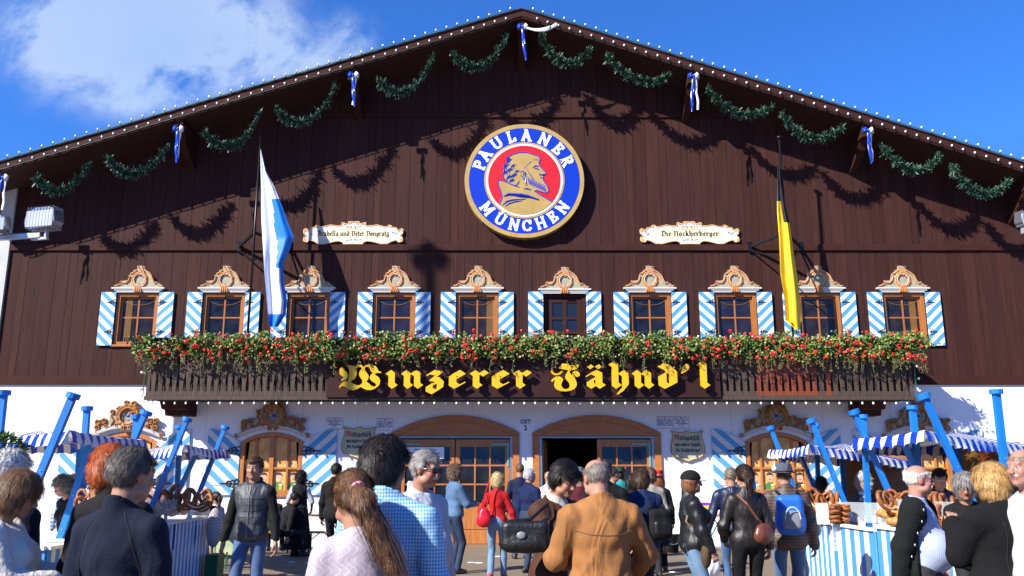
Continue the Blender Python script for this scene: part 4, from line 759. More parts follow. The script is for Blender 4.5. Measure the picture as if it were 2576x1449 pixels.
# ---------------- geraniums ----------------
leaf = [mat('leaf_green', (.055, .12, .015), .55, .4, 9), mat('leaf_light', (.17, .23, .035), .55, .35, 9), mat('leaf_dry', (.34, .27, .09), .7, .3, 9)]; petal = mat('geranium_red', (.80, .018, .022), .5, .2, 20); stemm = mat('trailing_stem', (.16, .15, .06), .8)
PL = [(350, 'at the left corner of the balcony, spilling over its end'), (470, 'under the first window from the left'), (590, 'under the second window, left of the flag'), (705, 'right below the blue and white flag'), (820, 'under the third window from the left'), (935, 'above the big yellow W'), (1060, 'above the first yellow z of the name'), (1175, 'under the fifth window, above the yellow rer'), (1290, 'over the gap between the two words of the name'), (1410, 'under the brown balcony door'), (1530, 'above the yellow h of the second word'), (1645, 'under the seventh window from the left'), (1760, 'above the last yellow letter'), (1880, 'under the eighth window, left of the yellow flag'), (1995, 'right below the tip of the yellow flag'), (2120, 'under the ninth window, above the red boards'), (2215, 'at the right corner of the balcony')]
gy = BY-.13
for gi, (px, nm) in enumerate(PL):
    c = D(px, 885, gy); zt = D(px, 850, gy).z; ln = (D(PL[min(gi+1, len(PL)-1)][0], 885, gy).x if gi < len(PL)-1 else c.x+.92)-c.x
    root = empty('geranium_planter', (c.x, gy, zt-.25), 'leafy planter of red geraniums '+nm, 'plant', 'geranium planters along the balcony rail')
    q = MB(); q.box(.02, ln-.02, -.02, .14, -.02, .16); q.build('planter_box', [brown_trim], root)
    q = MB(); hump = [(U(.0, ln), U(-.16, .24), U(.12, .26)) for _ in range(8)]
    yel = gi in (6, 8, 10, 13)
    for k in range(random.randint(1500, 2100)):
        if R() < .86: hx, hz, hr = random.choice(hump); x_ = hx+random.gauss(0, hr*.55); z_ = hz+random.gauss(0, hr*.42)
        else: x_ = U(-.03, ln+.03); z_ = U(-.24, .24)
        if gi == 0: x_ -= .05
        yy = -.05-abs(random.gauss(0, .12))*(1 if z_ < .25 else .5)+.05; z_ = min(z_, .36+.05*R())
        s_ = U(.018, .036); n_ = Vector((U(-1, 1), U(-1.4, .2), U(-.3, 1.3))).normalized(); u_ = n_.cross(Vector((U(-1, 1), U(-1, 1), U(-1, 1)))).normalized()*s_; v_ = n_.cross(u_).normalized()*s_; p_ = Vector((x_, yy, z_))
        q.add([tuple(p_-u_), tuple(p_-v_*.9+u_*.3), tuple(p_+u_), tuple(p_+v_)], [(0, 1, 2, 3)], 0 if R() < .5 else (1 if R() < (.55 if yel else .78) else 2))
    for k in range(13 if (gi < 4 or gi > 12) else 5):   # trailing stems
        x_ = U(0, ln); L0 = U(.15, .5); yy = -.14; pts = [(x_+.02*math.sin(j), yy-.01*j, -.1-L0*j/6) for j in range(7)]; q.tube(pts, .004, 4, 3, False)
        for j in range(15): t = R(); p_ = Vector((x_+U(-.035, .035), yy-.02, -.1-L0*t)); s_ = U(.008, .016); q.add([tuple(p_+Vector((-s_, 0, 0))), tuple(p_+Vector((0, -s_, -s_))), tuple(p_+Vector((s_, 0, 0))), tuple(p_+Vector((0, 0, s_)))], [(0, 1, 2, 3)], random.choice((0, 1, 2)))
    q.build('foliage', leaf+[stemm], root)
    q = MB(); nf = {0: 14, 3: 26, 4: 22, 5: 16, 6: 12, 8: 10, 9: 9, 10: 9, 11: 12}.get(gi, 22)
    for k in range(nf):
        x_, z_ = U(0, ln), U(-.27, .30) if R() < .9 else U(.25, .42); yy = -.2-U(0, .08); r_ = U(.028, .055)
        for j in range(20):
            d_ = Vector((U(-1, 1), U(-1, .4), U(-1, 1))).normalized(); p_ = Vector((x_, yy, z_))+d_*r_; u_ = d_.cross(Vector((U(-1, 1), 1, U(-1, 1)))).normalized()*.018; v_ = d_.cross(u_).normalized()*.018
            q.add([tuple(p_-u_), tuple(p_-v_), tuple(p_+u_), tuple(p_+v_)], [(0, 1, 2, 3)])
        q.tube([(x_, yy+.01, z_-.02), (x_+.02, yy+.06, z_-.12)], .003, 4, 1, False)
    q.build('flowers', [petal, stemm], root)
# ---------------- floodlights ----------------
fm = mat('lamp_aluminium', (.42, .44, .47), .25, .05, metal=.85)
def flood(px, py, w, Y, label, rz):
    c = D(px, py, Y); root = empty('floodlight', c, label, 'floodlight'); root.rotation_euler = (0, 0, rz); s = w/110
    q = MB(); n = 8; pr = [(-.5, .02), (-.46, .22), (-.2, .34), (.25, .34), (.42, .26), (.47, -.05), (.3, -.22), (-.35, -.25), (-.5, -.12)]
    q.prism([(a*s*1.0, b*s) for a, b in pr], -.18*s, .18*s)
    for k in range(9): t = -.42+k*.1; q.box(t*s, (t+.012)*s, -.2*s, .2*s, -.26*s, .37*s)
    q.build('housing', [fm], root, bevel=.01)
    q = MB(); q.box(-.45*s, .42*s, -.195*s, -.18*s, -.2*s, .25*s); q.build('lens', [mat('lamp_glass', (.4, .43, .47), .08)], root)
    q = MB(); q.beam((-.3*s, 0, -.22*s), (-.3*s, 0, -.5*s), .04, .08); q.beam((.1*s, 0, -.22*s), (.1*s, 0, -.5*s), .04, .08); q.beam((-.35*s, 0, -.5*s), (.15*s, 0, -.5*s), .08, .05); q.build('yoke', [metal], root); return root
flood(113, 556, 86, 17.5, 'big silver floodlight on a white arm, the one nearer the brown wall', -.25); flood(-8, 568, 62, 17.3, 'silver floodlight cut by the left edge of the picture', -.1); flood(2585, 556, 60, 18.0, 'grey ribbed floodlight cut by the right edge of the picture', .3)
a, b = D(-60, 603, 17.5), D(102, 592, 17.5); q = MB(); q.beam((0, 0, 0), tuple(b-a), .09, .10); q.tube([(0, 0, .06), tuple((b-a)*.5+Vector((0, 0, .08))), tuple((b-a)+Vector((0, 0, .06)))], .012, 6, 1)
q.tube([(0.1, .05, 0), (0.1, .05, -a.z)], .07, 10, 0); tag(q.build('lamp_arm', [metal, cable_g], None, False, a), 'light metal arm and post holding the floodlights at the left edge', 'lamp post')

# ---------------- tall festival mast left of the camera; only its shadow reaches the picture ----------------
p_ = D(1082, 648, F); t_m = 9.5; mx, my, mz = p_.x-1.31*t_m, F-t_m, p_.z+1.22*t_m
mast = empty('maypole', (mx, my, 0), 'tall white and blue maypole left of the camera whose shadow falls beside the fourth window', 'maypole')
q = MB(); q.tube([(0, 0, 0), (0, 0, mz+.1)], .10, 12); q.build('pole', [mat('maypole_white', (.7, .72, .75), .5)], mast)
q = MB(); q.box(-.42, .42, -.05, .05, mz-.12, mz+.10); q.prism([(-.2, mz+.1), (.2, mz+.1), (.12, mz+.32), (0, mz+.42), (-.12, mz+.32)], -.05, .05); q.prism([(-.45, mz-.1), (-.2, mz-.1), (-.28, mz-.38)], -.04, .04); q.prism([(.45, mz-.1), (.2, mz-.1), (.25, mz-.36)], -.04, .04); q.build('crest', [deep_blue], mast)
# ---------------- pretzel stalls ----------------
postm = mat('bright_blue_post', (.004, .15, .50), .5, .18, 4, .15, 20, stretch=(4, 4, .6)); awn_b = mat('awning_blue', (.006, .035, .42), .22, .06); awn_w = mat('awning_white', (.80, .78, .72), .3, .06)
cnt_b = mat('counter_blue', (.06, .26, .62), .5, .12); cnt_w = mat('counter_white', (.74, .73, .66), .55, .08, 4, .1); plyw = mat('plywood_panel', (.30, .14, .05), .6, .2, 3, stretch=(1, 1, 4)); acryl = mat('clear_acrylic', (.8, .85, .9), .08); acryl.node_tree.nodes['Principled BSDF'].inputs['Alpha'].default_value = .18
def stall(name, x, y, label): return empty(name, (x, y, 0), label, 'stall', 'blue and white pretzel stalls')
def spart(q, name, mats, root, smooth=False, bevel=0):
    o = q.build(name, mats, root, smooth, None, bevel); o.location = -Vector(root.location); return o
def post(root, x0, y0, x1, y1, Y, w=.07, dY=0, capd=True):
    a, b = D(x0, y0, Y), D(x1, y1, Y+dY); b = a+(b-a)*((a.z-.0)/(a.z-b.z)); q = MB(); q.beam(a, b, w, w*.8); 
    if capd:
        d_ = (a-b).normalized(); q.tube([a-d_*.01, a+d_*.045], w*.98, 12)
    for k in range(3): c = a.lerp(b, .3+.2*k)+Vector((0, -w*.42, 0)); q.tube([c+Vector((0, .004, 0)), c-Vector((0, .006, 0))], .008, 6, 1)
    return spart(q, 'post', [postm, metal], root)
def canopy(root, ring, drop=.14, sw=.105, rise=.09):
    P_ = [D(*p_) if not isinstance(p_, Vector) else p_ for p_ in ring]; n = len(P_); c = sum(P_, Vector())/n; c.z = max(p_.z for p_ in P_)+rise
    q = MB(); s = 0
    for i in range(n):
        a, b = P_[i], P_[(i+1) % n]; L0 = (b-a).length; k = max(2, int(L0/sw)); 
        for j in range(k):
            sub = 4; m = s % 2; s += 1
            for e in range(sub):
                t0, t1 = (j+e/sub)/k, (j+(e+1)/sub)/k; p0, p1 = a.lerp(b, t0), a.lerp(b, t1)
                sag = lambda t: -.03*math.sin(PI*t)*(1 if i % 2 else .6)+.006*math.sin(t*40)
                p0.z += sag(t0); p1.z += sag(t1); out = Vector(((b-a).y, -(b-a).x, 0)).normalized()
                if out.dot(p0-c) < 0: out = -out
                w0, w1 = .02*math.sin(t0*k*1.1*PI), .02*math.sin(t1*k*1.1*PI)
                f0, f1 = drop*(1-.16*abs(math.cos(t0*k*PI/2))), drop*(1-.16*abs(math.cos(t1*k*PI/2)))
                d0 = p0+out*(.035+w0)-Vector((0, 0, f0)); d1 = p1+out*(.035+w1)-Vector((0, 0, f1)); m0 = p0+out*.022-Vector((0, 0, f0*.4)); m1 = p1+out*.022-Vector((0, 0, f1*.4)); i0 = c.lerp(p0, .5); i1 = c.lerp(p1, .5); i0.z -= .035; i1.z -= .035; th = Vector((0, 0, -.004)); to = -out*.004
                q.add([tuple(v_) for v_ in (p0, p1, m1, m0, d1, d0)], [(0, 1, 2, 3), (3, 2, 4, 5)], m); q.add([tuple(v_+to) for v_ in (p0, p1, m1, m0, d1, d0)], [(3, 2, 1, 0), (5, 4, 2, 3)], m)
                q.add([tuple(v_) for v_ in (p0, p1, i1, i0, c)], [(3, 2, 1, 0), (3, 4, 2)], m); q.add([tuple(v_+th) for v_ in (p0, p1, i1, i0, c)], [(0, 1, 2, 3), (3, 2, 4)], m)
    q.build; return spart(q, 'canopy', [awn_b, awn_w], root, True)
def counter(root, poly, z1, sws, z0=.05, closed=False, mats=None):
    q = MB(); 
    for i, (a, b) in enumerate(zip(poly, poly[1:])):
        a, b = Vector((*a, 0)), Vector((*b, 0)); L0 = (b-a).length; sw = sws[i]; k = max(1, round(L0/sw)); d_ = (b-a).normalized()
        for j in range(k):
            p0, p1 = a.lerp(b, j/k), a.lerp(b, (j+1)/k); q.beam(p0+Vector((0, 0, (z0+z1)/2)), p1+Vector((0, 0, (z0+z1)/2))-d_*.002, .03, z1-z0, j % 2)
        q.beam(a+Vector((0, 0, z1+.018)), b+Vector((0, 0, z1+.018)), .09, .035, 1)
    q.add([(x, y, z1-.004) for x, y in poly], [list(range(len(poly)))], 1)
    return spart(q, 'counter', mats or [cnt_b, cnt_w], root)
pret = mat('pretzel_crust', (.27, .085, .018), .48, .6, 9, .4, 60); pp = [(-.42, -.55), (-.1, .0), (.12, .2), (.45, .62), (.85, .6), (1, .1), (.75, -.5), (0, -.85), (-.75, -.5), (-1, .1), (-.85, .6), (-.45, .62), (-.12, .2), (.1, 0), (.42, -.55)]
pret_in = mat('pretzel_split', (.72, .48, .22), .6, .2, 12)
def pretzel_mesh():
    pts = []; n = len(pp)-1
    def cr(p0, p1, p2, p3, t): return tuple(.5*((2*p1[i])+(-p0[i]+p2[i])*t+(2*p0[i]-5*p1[i]+4*p2[i]-p3[i])*t*t+(-p0[i]+3*p1[i]-3*p2[i]+p3[i])*t**3) for i in (0, 1))
    for i in range(n):
        for k in range(4): pts.append(cr(pp[max(i-1, 0)], pp[i], pp[i+1], pp[min(i+2, n)], k/4))
    pts.append(pp[-1]); N = len(pts); q = MB(); S = .13
    ys = [(.12 if .06 < k/N < .2 else (-.12 if .8 < k/N < .94 else 0)) for k in range(N)]
    q.tube([(x*S, (y_)*S, z*S) for (x, z), y_ in zip(pts, ys)], [S*(.11+.12*math.sin(PI*min(1, max(0, (k/N-.15)/.7)))**1.2) for k in range(N)], 8)
    q.tube([(x*S*1.0, -.17*S, z*S*1.0) for x, z in pts[24:33]], [S*.05, S*.08, S*.09, S*.1, S*.1, S*.1, S*.09, S*.08, S*.05], 6, 1)
    o = q.build('pretzel', [pret, pret_in], None, True); COL.objects.unlink(o); return o.data
PM = pretzel_mesh()
def pretzel(loc, rot, s, label, group):
    o = bpy.data.objects.new('pretzel', PM); COL.objects.link(o); o.location = loc; o.rotation_euler = rot; s *= .76; o.scale = (s*U(.93, 1.07), s, s*U(.93, 1.07)); return tag(o, label, 'pretzel', group)
def roll(loc, label, group, s=1):
    q = MB(); q.ball((0, 0, 0), .05*s, 10, 0, (1.5, 1, .75)); o = q.build('bread_roll', [mat('bread_crust', (.48, .22, .06), .5, .35, 9)], None, True, loc); o.rotation_euler = (U(-.3, .3), U(-.3, .3), U(0, 3)); tag(o, label, 'bread', group)
def sheet(px, py, w, h, Y, label, rz=0, tilt=0):
    c = D(px, py, Y); q = MB(); q.box(-w/2, w/2, 0, .003, -h/2, h/2); o = q.build('price_sheet', [white_s], None, False, c); o.rotation_euler = (tilt, 0, rz); tag(o, label, 'sign')
    q = MB()
    for k in range(5):
        z = h*.36-k*h*.17; q.tube([(-w*.36+j*w*.09, -.001, z+.005*math.sin(j*2.2+k)) for j in range(int(4+4*R()))], .0022, 4)
    q.build('handwriting', [mat('blue_ink', (.05, .1, .4), .5)], o)
# near left
A = stall('pretzel_stall', -6, 10.4, 'striped pretzel stall with leaning blue posts, nearest at the left edge')
canopy(A, [(178, 1083, 8.6), (365, 1106, 10.8), D(330, 1112, 12.6), D(60, 1118, 12.8), D(-150, 1110, 12.0), (-120, 1104, 10.4), (13, 1097, 9.7)])
post(A, 182, 1000, 95, 1210, 8.55); post(A, 219, 1031, 214, 1100, 11.2, .075); post(A, 343, 1052, 339, 1120, 12.0, .075); post(A, 366, 1042, 338, 1105, 11.0, .08); post(A, 229, 1122, 193, 1230, 10.6, .08, 0, False); post(A, 8, 992, -6, 1120, 9.6, .08); post(A, 203, 1130, 198, 1230, 12.4, .09, 0, False)
xa = D(128, 1390, 9.0).x; counter(A, [(-8.2, 9.2), (xa-.05, 9.0), (xa+.02, 11.2), (-8.0, 11.4)], .88, [.13, .08, .13])
q = MB(); a = D(248, 1290, 9.0); q.box(a.x-.25, a.x+.42, 8.95, 9.35, .905, a.z+.0); spart(q, 'bread_crate', [mat('pale_crate', (.42, .33, .22), .7)], A)
for k in range(9):
    c = D(265+U(-45, 60)*1.0, 1262+U(-22, 18), 9.1+.04*k); pretzel(c, (U(-.5, .3), U(-.5, .5), U(-.6, .6)), U(1.0, 1.35), 'dark brown shaded pretzel heaped on the crate of the near left stall', 'pretzels heaped on the near left stall')
# far left
B = stall('pretzel_stall', -5.6, 13.2, 'striped pretzel stall with a glass box, second on the left before the painted windows')
canopy(B, [(469, 1119, 12.0), (571, 1133, 14.0), D(560, 1136, 16.0), D(400, 1140, 16.6), D(280, 1142, 16.0), (327, 1138, 14.0)])
post(B, 470, 1058, 376, 1288, 11.95, .07); post(B, 566, 1078, 504, 1232, 13.6, .07); post(B, 453, 1076, 446, 1230, 15.2, .08, 0); post(B, 491, 1148, 447, 1240, 14.6, .08, 0, False); post(B, 345, 1150, 338, 1240, 15.6, .08, 0, False)
c0, c1 = D(414, 1321, 12.0), D(526, 1303, 13.9); counter(B, [(c0.x-.55, 12.15), (c0.x, c0.y), (c1.x, c1.y), (c1.x-1.6, c1.y+.2), (c0.x-.75, 12.15)], .95, [.13, .075, .13, .1], closed=True)
q = MB(); v0, v1 = Vector((c0.x+.0, c0.y+.02, .985)), Vector((c1.x, c1.y, .985)); h_ = .3
for a, b in ((v0, v1), (v0+Vector((-.45, .1, 0)), v0)): q.beam(a+Vector((0, 0, h_/2)), b+Vector((0, 0, h_/2)), .008, h_)
spart(q, 'display_glass', [acryl], B)
for k in range(24):
    t = k/23; p_ = v0.lerp(v1, t)+Vector((-.16-U(0, .15), 0, U(.07, .2))); (roll(p_, 'golden roll behind the glass of the second left stall', 'rolls behind the glass of the second left stall', 1.3) if k % 2 else pretzel(p_, (PI/2+U(-.3, .3), 0, U(0, 3)), .8, 'pretzel behind the glass of the second left stall', 'pretzels behind the glass of the second left stall'))
for px, py, s, rz in ((390, 1262, 1.55, .5), (385, 1288, 1.3, -.3), (425, 1260, 1.35, .2), (450, 1250, 1.6, -.4), (468, 1258, 1.2, .5), (497, 1252, 1.55, .3), (510, 1262, 1.2, -.3), (432, 1275, 1.1, .1), (395, 1305, 1.1, .2)):
    pretzel(D(px, py, 12.5), (U(-.3, .1), U(-.4, .4), rz), s*1.15, 'large brown pretzel standing on top of the glass box of the second left stall', 'pretzels standing on the second left stall')
sheet(441, 1350, .1, .34, 12.36, 'narrow price list hanging nearest the corner of the left counter', -1.3); sheet(496, 1342, .1, .32, 13.25, 'narrow price list hanging at the far end of the left counter', -1.3)
# far right
C_ = stall('pretzel_stall', 5.4, 13, 'sunlit striped pretzel stall, the one farther back on the right')
canopy(C_, [(2036, 1119, 12.0), (2187, 1139, 13.4), D(2285, 1160, 14.2), D(2240, 1160, 16), D(2060, 1148, 16.2), (1934.5, 1132, 14.0)])
post(C_, 2042, 1061, 2150, 1327, 11.95, .07); post(C_, 2054, 1072, 2058, 1222, 15.4, .07); post(C_, 1939, 1079, 2000, 1232, 13.9, .07); post(C_, 2015, 1148, 2054, 1240, 14.4, .07, 0, False); post(C_, 2172, 1051, 2187, 1332, 12.2, .07); post(C_, 2117, 1150, 2128, 1290, 15.0, .07, 0, False)
e0, e1, e2 = D(2021, 1313, 12.9), D(2093, 1321, 12.0), D(2200, 1337, 10.75)
counter(C_, [(e0.x+.3, 14.4), (e0.x, e0.y), (e1.x, e1.y)], .95, [.1, .075]); counter(C_, [(e1.x+.01, e1.y-.01), (e2.x, e2.y), (e2.x+.5, e2.y+.3)], .95, [.145, .12])
q = MB(); p0, p1 = D(2117, 1152, 15.2), D(2172, 1152, 15.0); q.box(p0.x, p1.x+.9, 15.2, 15.25, .1, p0.z+.1); spart(q, 'back_panel', [plyw], C_)
q = MB(); a, b = Vector((e0.x+.02, e0.y, 1.13)), Vector((e1.x+.02, e1.y, 1.13)); q.beam(a, b, .008, .26); q.beam(b, b+Vector((.5, -.5, 0)), .008, .26); spart(q, 'display_glass', [acryl], C_)
G3 = 'pretzels piled on the farther right stall'
for px, py, s, rz in ((2008, 1245, 1.2, .8), (2030, 1252, 1.3, .6), (2044, 1258, 1.3, .5), (2062, 1256, 1.45, 0), (2075, 1262, 1.1, .2), (2094, 1254, 1.25, 1.25), (2104, 1256, 1.25, 1.3), (2090, 1300, 1.15, .7)): pretzel(D(px, py, 12.1), (U(-.25, .1), U(-.3, .3), rz), s*1.15, 'golden pretzel standing upright on the farther right stall', G3)
for k in range(7): pretzel(D(2112, 1273+k*6.5, 11.7), (PI/2-.12, U(-.1, .1), .2*(-1)**k), 1.15, 'golden pretzel in the flat stack beside the leaning post of the farther right stall', 'flat stacked pretzels on the farther right stall')
for k in range(14): roll(D(2030+k*4.6, 1295+U(-8, 8), 12.25), 'golden roll in the case of the farther right stall', 'rolls in the case of the farther right stall', 1.3)
sheet(2069, 1292, .17, .28, 11.95, 'white handwritten price card standing among the pretzels on the right', 0, -.1); sheet(2102, 1350, .12, .36, 11.75, 'long printed price list hanging on the corner of the right counter', .75)
# near right
E4 = stall('pretzel_stall', 5.9, 10.4, 'big striped pretzel stall nearest on the right, behind the old man')
canopy(E4, [(2326, 1083, 9.3), (2551, 1119, 11.2), D(2700, 1128, 12.4), D(2600, 1128, 13.6), D(2330, 1124, 13.6), D(2180, 1120, 12.8), (2148, 1103, 10.6)])
post(E4, 2326, 1000, 2421, 1208, 9.25, .072); post(E4, 2506, 989, 2529, 1190, 10.4, .08); post(E4, 2295, 1028, 2309, 1172, 12.4, .085); post(E4, 2150, 1040, 2236, 1238, 10.6, .07); post(E4, 2276, 1121, 2302, 1182, 11.4, .07, 0, False); post(E4, 2405, 1130, 2418, 1300, 12.9, .1, 0, False)
f0, f1 = D(2208, 1327, 10.2), D(2407, 1352, 8.75); counter(E4, [(f0.x+1.2, 12), (f0.x, f0.y), (f1.x, f1.y), (f1.x+2.6, f1.y+.5), (f1.x+2.8, 12)], 1.02, [.13, .09, .09, .1])
q = MB(); p0 = D(2400, 1132, 12.9); q.box(p0.x, p0.x+1.0, 12.9, 12.95, .1, p0.z+.12); spart(q, 'back_panel', [plyw], E4); q = MB(); p0 = D(2519, 1162, 12.0); q.box(p0.x, p0.x+1.8, 11.4, 11.45, .1, p0.z); spart(q, 'back_panel', [plyw], E4)
q = MB(); a = Vector((f0.x+.02, f0.y, 1.2)); b = Vector((f1.x+.02, f1.y, 1.2)); q.beam(a, b, .008, .32); q.beam(a, a+Vector((.6, .3, 0)), .008, .32); spart(q, 'display_glass', [acryl], E4)
G4 = 'pretzels piled on the near right stall'
for px, py, s, rz, Y in ((2232, 1257, 1.35, .5, 9.8), (2248, 1262, 1.35, .2, 9.8), (2262, 1254, 1.2, -.3, 9.8), (2340, 1262, 1.3, .5, 9.2), (2352, 1268, 1.3, .7, 9.2), (2365, 1266, 1.3, .8, 9.2), (2374, 1262, 1.1, .9, 9.2), (2352, 1288, 1.1, .1, 9.1), (2405, 1272, 1.2, .9, 9.0), (2422, 1265, 1.2, 1.1, 9.0), (2380, 1290, 1.1, .2, 9.0), (2345, 1305, 1, .4, 9.0), (2365, 1320, 1, .2, 8.95)):
    pretzel(D(px, py, Y), (U(-.3, .1), U(-.3, .3), rz), s, 'golden pretzel piled high on the near right stall beside the old man', G4)
for k in range(16): roll(D(2225+k*9+U(-4, 4), 1302+U(-14, 12)+k*.8, 10-k*.05), 'golden roll or loaf in the case of the near right stall', 'bread in the case of the near right stall', 1.5)
q = MB()
for k in range(26):
    p_ = D(2462+U(-26, 22), 1139+U(-14, 30), 10.6+U(-.1, .1)); n_ = Vector((U(-1, 1), U(-1, 0), U(-1, 1))).normalized(); u_ = n_.cross(Vector((U(-1, 1), 1, U(-1, 1)))).normalized()*.055; v_ = n_.cross(u_)
    for j in range(5):
        an = j*1.257; d1 = u_*math.cos(an)+v_*math.sin(an); d2 = (u_*math.cos(an+.3)+v_*math.sin(an+.3))*.45; d3 = (u_*math.cos(an-.3)+v_*math.sin(an-.3))*.45
        q.add([tuple(p_), tuple(p_+d3), tuple(p_+d1*1.1), tuple(p_+d2)], [(0, 1, 2, 3)], k % 3)
tag(q.build('maple_leaf_spray', [mat('autumn_orange', (.75, .16, .02), .5), mat('autumn_yellow', (.7, .45, .05), .5), mat('autumn_rust', (.4, .06, .02), .5)]), 'orange and yellow autumn leaves hanging under the near right canopy', 'decoration')
# clipped shrub tip at far left
q = MB(); c = D(-30, 1130, 7.0)
for k in range(1500):
    d_ = Vector((random.gauss(0, 1), random.gauss(0, 1), random.gauss(0, 1))).normalized(); p_ = c+Vector((d_.x*.27, d_.y*.27, d_.z*.13))*U(.8, 1.05); u_ = d_.cross(Vector((U(-1, 1), U(-1, 1), 1))).normalized()*.012
    q.add([tuple(p_-u_), tuple(p_+u_), tuple(p_+d_*.045)], [(0, 1, 2)])
o = q.build('box_shrub', leaf[:1]); tag(o, 'dark green clipped shrub poking in at the left edge', 'plant'); q = MB(); q.tube([(c.x, c.y, 0), c], .04, 8); q.tube([(c.x, c.y, 0), (c.x, c.y, .4)], .2, 12); q.build('trunk', [stemm], o)
# ---------------- tables, benches and odds ----------------
ben = mat('beer_table_top', (.42, .17, .05), .45, .15, 3, stretch=(1, 8, 1)); grn = mat('green_steel', (.01, .10, .05), .5)
def trestle(x, y, w, d, h, name, label, cat, rz=0):
    r_ = empty(name, (x, y, 0), label, cat, None, rz); q = MB(); q.box(-w/2, w/2, -d/2, d/2, h-.03, h); q.build('top', [ben], r_, bevel=.004)
    for s in (-1, 1):
        q = MB(); xx = s*(w/2-.25); q.beam((xx, -d/2+.04, 0), (xx, -d/2+.04, h-.03), .03); q.beam((xx, d/2-.04, 0), (xx, d/2-.04, h-.03), .03); q.beam((xx, -d/2+.04, .2), (xx, d/2-.04, .2), .025); q.beam((xx, 0, .2), (xx-s*.3, 0, h-.03), .02); q.build('leg', [grn], r_)
    return r_
X = lambda px, Y: D(px, 1300, Y).x
trestle(X(655, 18.9), 18.9, 2.2, .6, .77, 'beer_table', 'orange beer table behind the walking man, under the painted window', 'table'); trestle(X(690, 18.2), 18.25, 2.0, .26, .46, 'bench', 'orange bench right behind the waitress in black', 'bench'); trestle(X(800, 18.9), 18.9, 1.6, .6, .77, 'beer_table', 'orange beer table between the waitress and the left doorway', 'table'); trestle(X(812, 18.2), 18.2, 1.2, .26, .46, 'bench', 'orange bench right of the waitress', 'bench'); trestle(X(530, 18.9), 18.9, 1.6, .6, .77, 'beer_table', 'orange beer table behind the second left stall', 'table')
trestle(X(1812, 18.9), 19.2, .9, .5, .75, 'small_table', 'small trestle table against the white wall right of the right doorway', 'table')
c = D(1778, 1296, 18.9); o = MB(); o.box(-.11, .11, -.06, .06, 0, .26); o.box(-.08, .09, -.065, -.0605, .05, .2, 1); o = o.build('detergent_box', [mat('purple_card', (.25, .03, .45), .4), mat('card_yellow', (.7, .55, .1), .4)], None, False, (c.x, 19.1, .751), .004); tag(o, 'small purple box standing on the trestle table by the wall', 'box')
q = MB(); q.lathe((0, 0, 0), [(.1, 0), (.16, .06), (.15, .16), (.08, .2)], 12); tag(q.build('white_bundle', [mat('white_cloth', (.8, .8, .78), .8, .05, 5, .5)], None, True, (c.x+.42, 19.1, .751)), 'crumpled white cloth bundle on the trestle table', 'cloth')
c = D(1691, 1380, 18.7); q = MB(); q.lathe((0, 0, 0), [(.13, 0), (.17, .36), (.18, .37), (.165, .36), (.12, .01)], 14); o = q.build('bucket', [black_p], None, True, (c.x, 18.7, .004)); tag(o, 'black bucket on the deck right of the right doorway', 'bucket'); q = MB(); q.tube([(.17*math.cos(t), -.14*math.sin(t)-.03, .35-.18*math.sin(t)) for t in [PI*k/8 for k in range(9)]], .006, 6); q.build('handle', [metal], o)
a, b = D(546, 1312, 15.5), D(585, 1395, 15.5); q = MB(); w, h_ = b.x-a.x, a.z-b.z; q.box(0, w, 0, .03, 0, h_); q.box(-.02, w+.02, -.01, .04, h_, h_+.03, 1); q.box(-.03, 0, -.01, .04, 0, h_, 1); q.box(w, w+.03, -.01, .04, 0, h_, 1); q.box(0, w, -.012, -.001, h_*.48, h_*.52, 1); o = q.build('crowd_panel', [mat('pale_green_panel', (.42, .48, .30), .5, .2, 9), mat('panel_edge', (.3, .42, .15), .5)], None, False, (a.x, 15.5, b.z), .01); o.rotation_euler = (0, rad(2), 0); tag(o, 'pale green metal panel leaning beside the second left stall', 'panel')
q = MB(); q.beam((.1, .015, -b.z), (.1, .015, .05), .03); q.beam((w-.1, .015, -b.z), (w-.1, .015, .05), .03); q.build('leg', [grn], o)
c = D(533, 1430, 13.6); q = MB(); q.box(-.1, .1, -.16, .16, 0, .42); o = q.build('beer_crate', [mat('crate_green', (.01, .12, .04), .45)], None, False, (c.x, 13.7, .004), .01); tag(o, 'dark green crate standing on the deck beside the second left counter', 'crate')
q = MB(); q.ball((0, 0, 0), .2, 14, 0, (.6, .6, 1.5)); o = q.build('checked_cloth', [patt('checked_fabric', (1, 1, 1), (.5, .5, .48), (.25, .03, .06), lambda M, x, y, z: M('MULTIPLY', stripe(M, M('ADD', x, z), .05), stripe(M, M('SUBTRACT', z, x), .05)))], None, True, (D(534, 1360, 13.55).x, 13.6, .82)); tag(o, 'red and white checked cloth hanging over the green crate', 'cloth')
wine = mat('glass_bottle', (.5, .08, .03), .15, .1)
for k, (px, lb) in enumerate(((807, 'brown sauce bottle on the beer table, nearest the waitress'), (815, 'orange drink glass on the beer table left of the man in black'))):
    q = MB(); q.lathe((0, 0, 0), [(.035, 0), (.035, .14), (.015, .19), (.015, .24)], 10); tag(q.build('bottle', [wine], None, True, (X(px, 18.8), 18.8, .771)), lb, 'bottle')
q = MB()
for px, py in ((735, 1415), (893, 1408), (897, 1390), (1185, 1416), (1205, 1417), (1100, 1430), (1255, 1401), (1690, 1440), (775, 1417), (700, 1400), (1235, 1395)):
    c = D(px, py, 16); t = EYE/(EYE-c.z); p_ = Vector((c.x*t, 16*t, .006)); q.ball(p_, .035+.03*R(), 6, 0, (1.6, 1, .25))
q.build('litter', [white_s]); tag(COL.objects['litter'], None, kind='stuff')
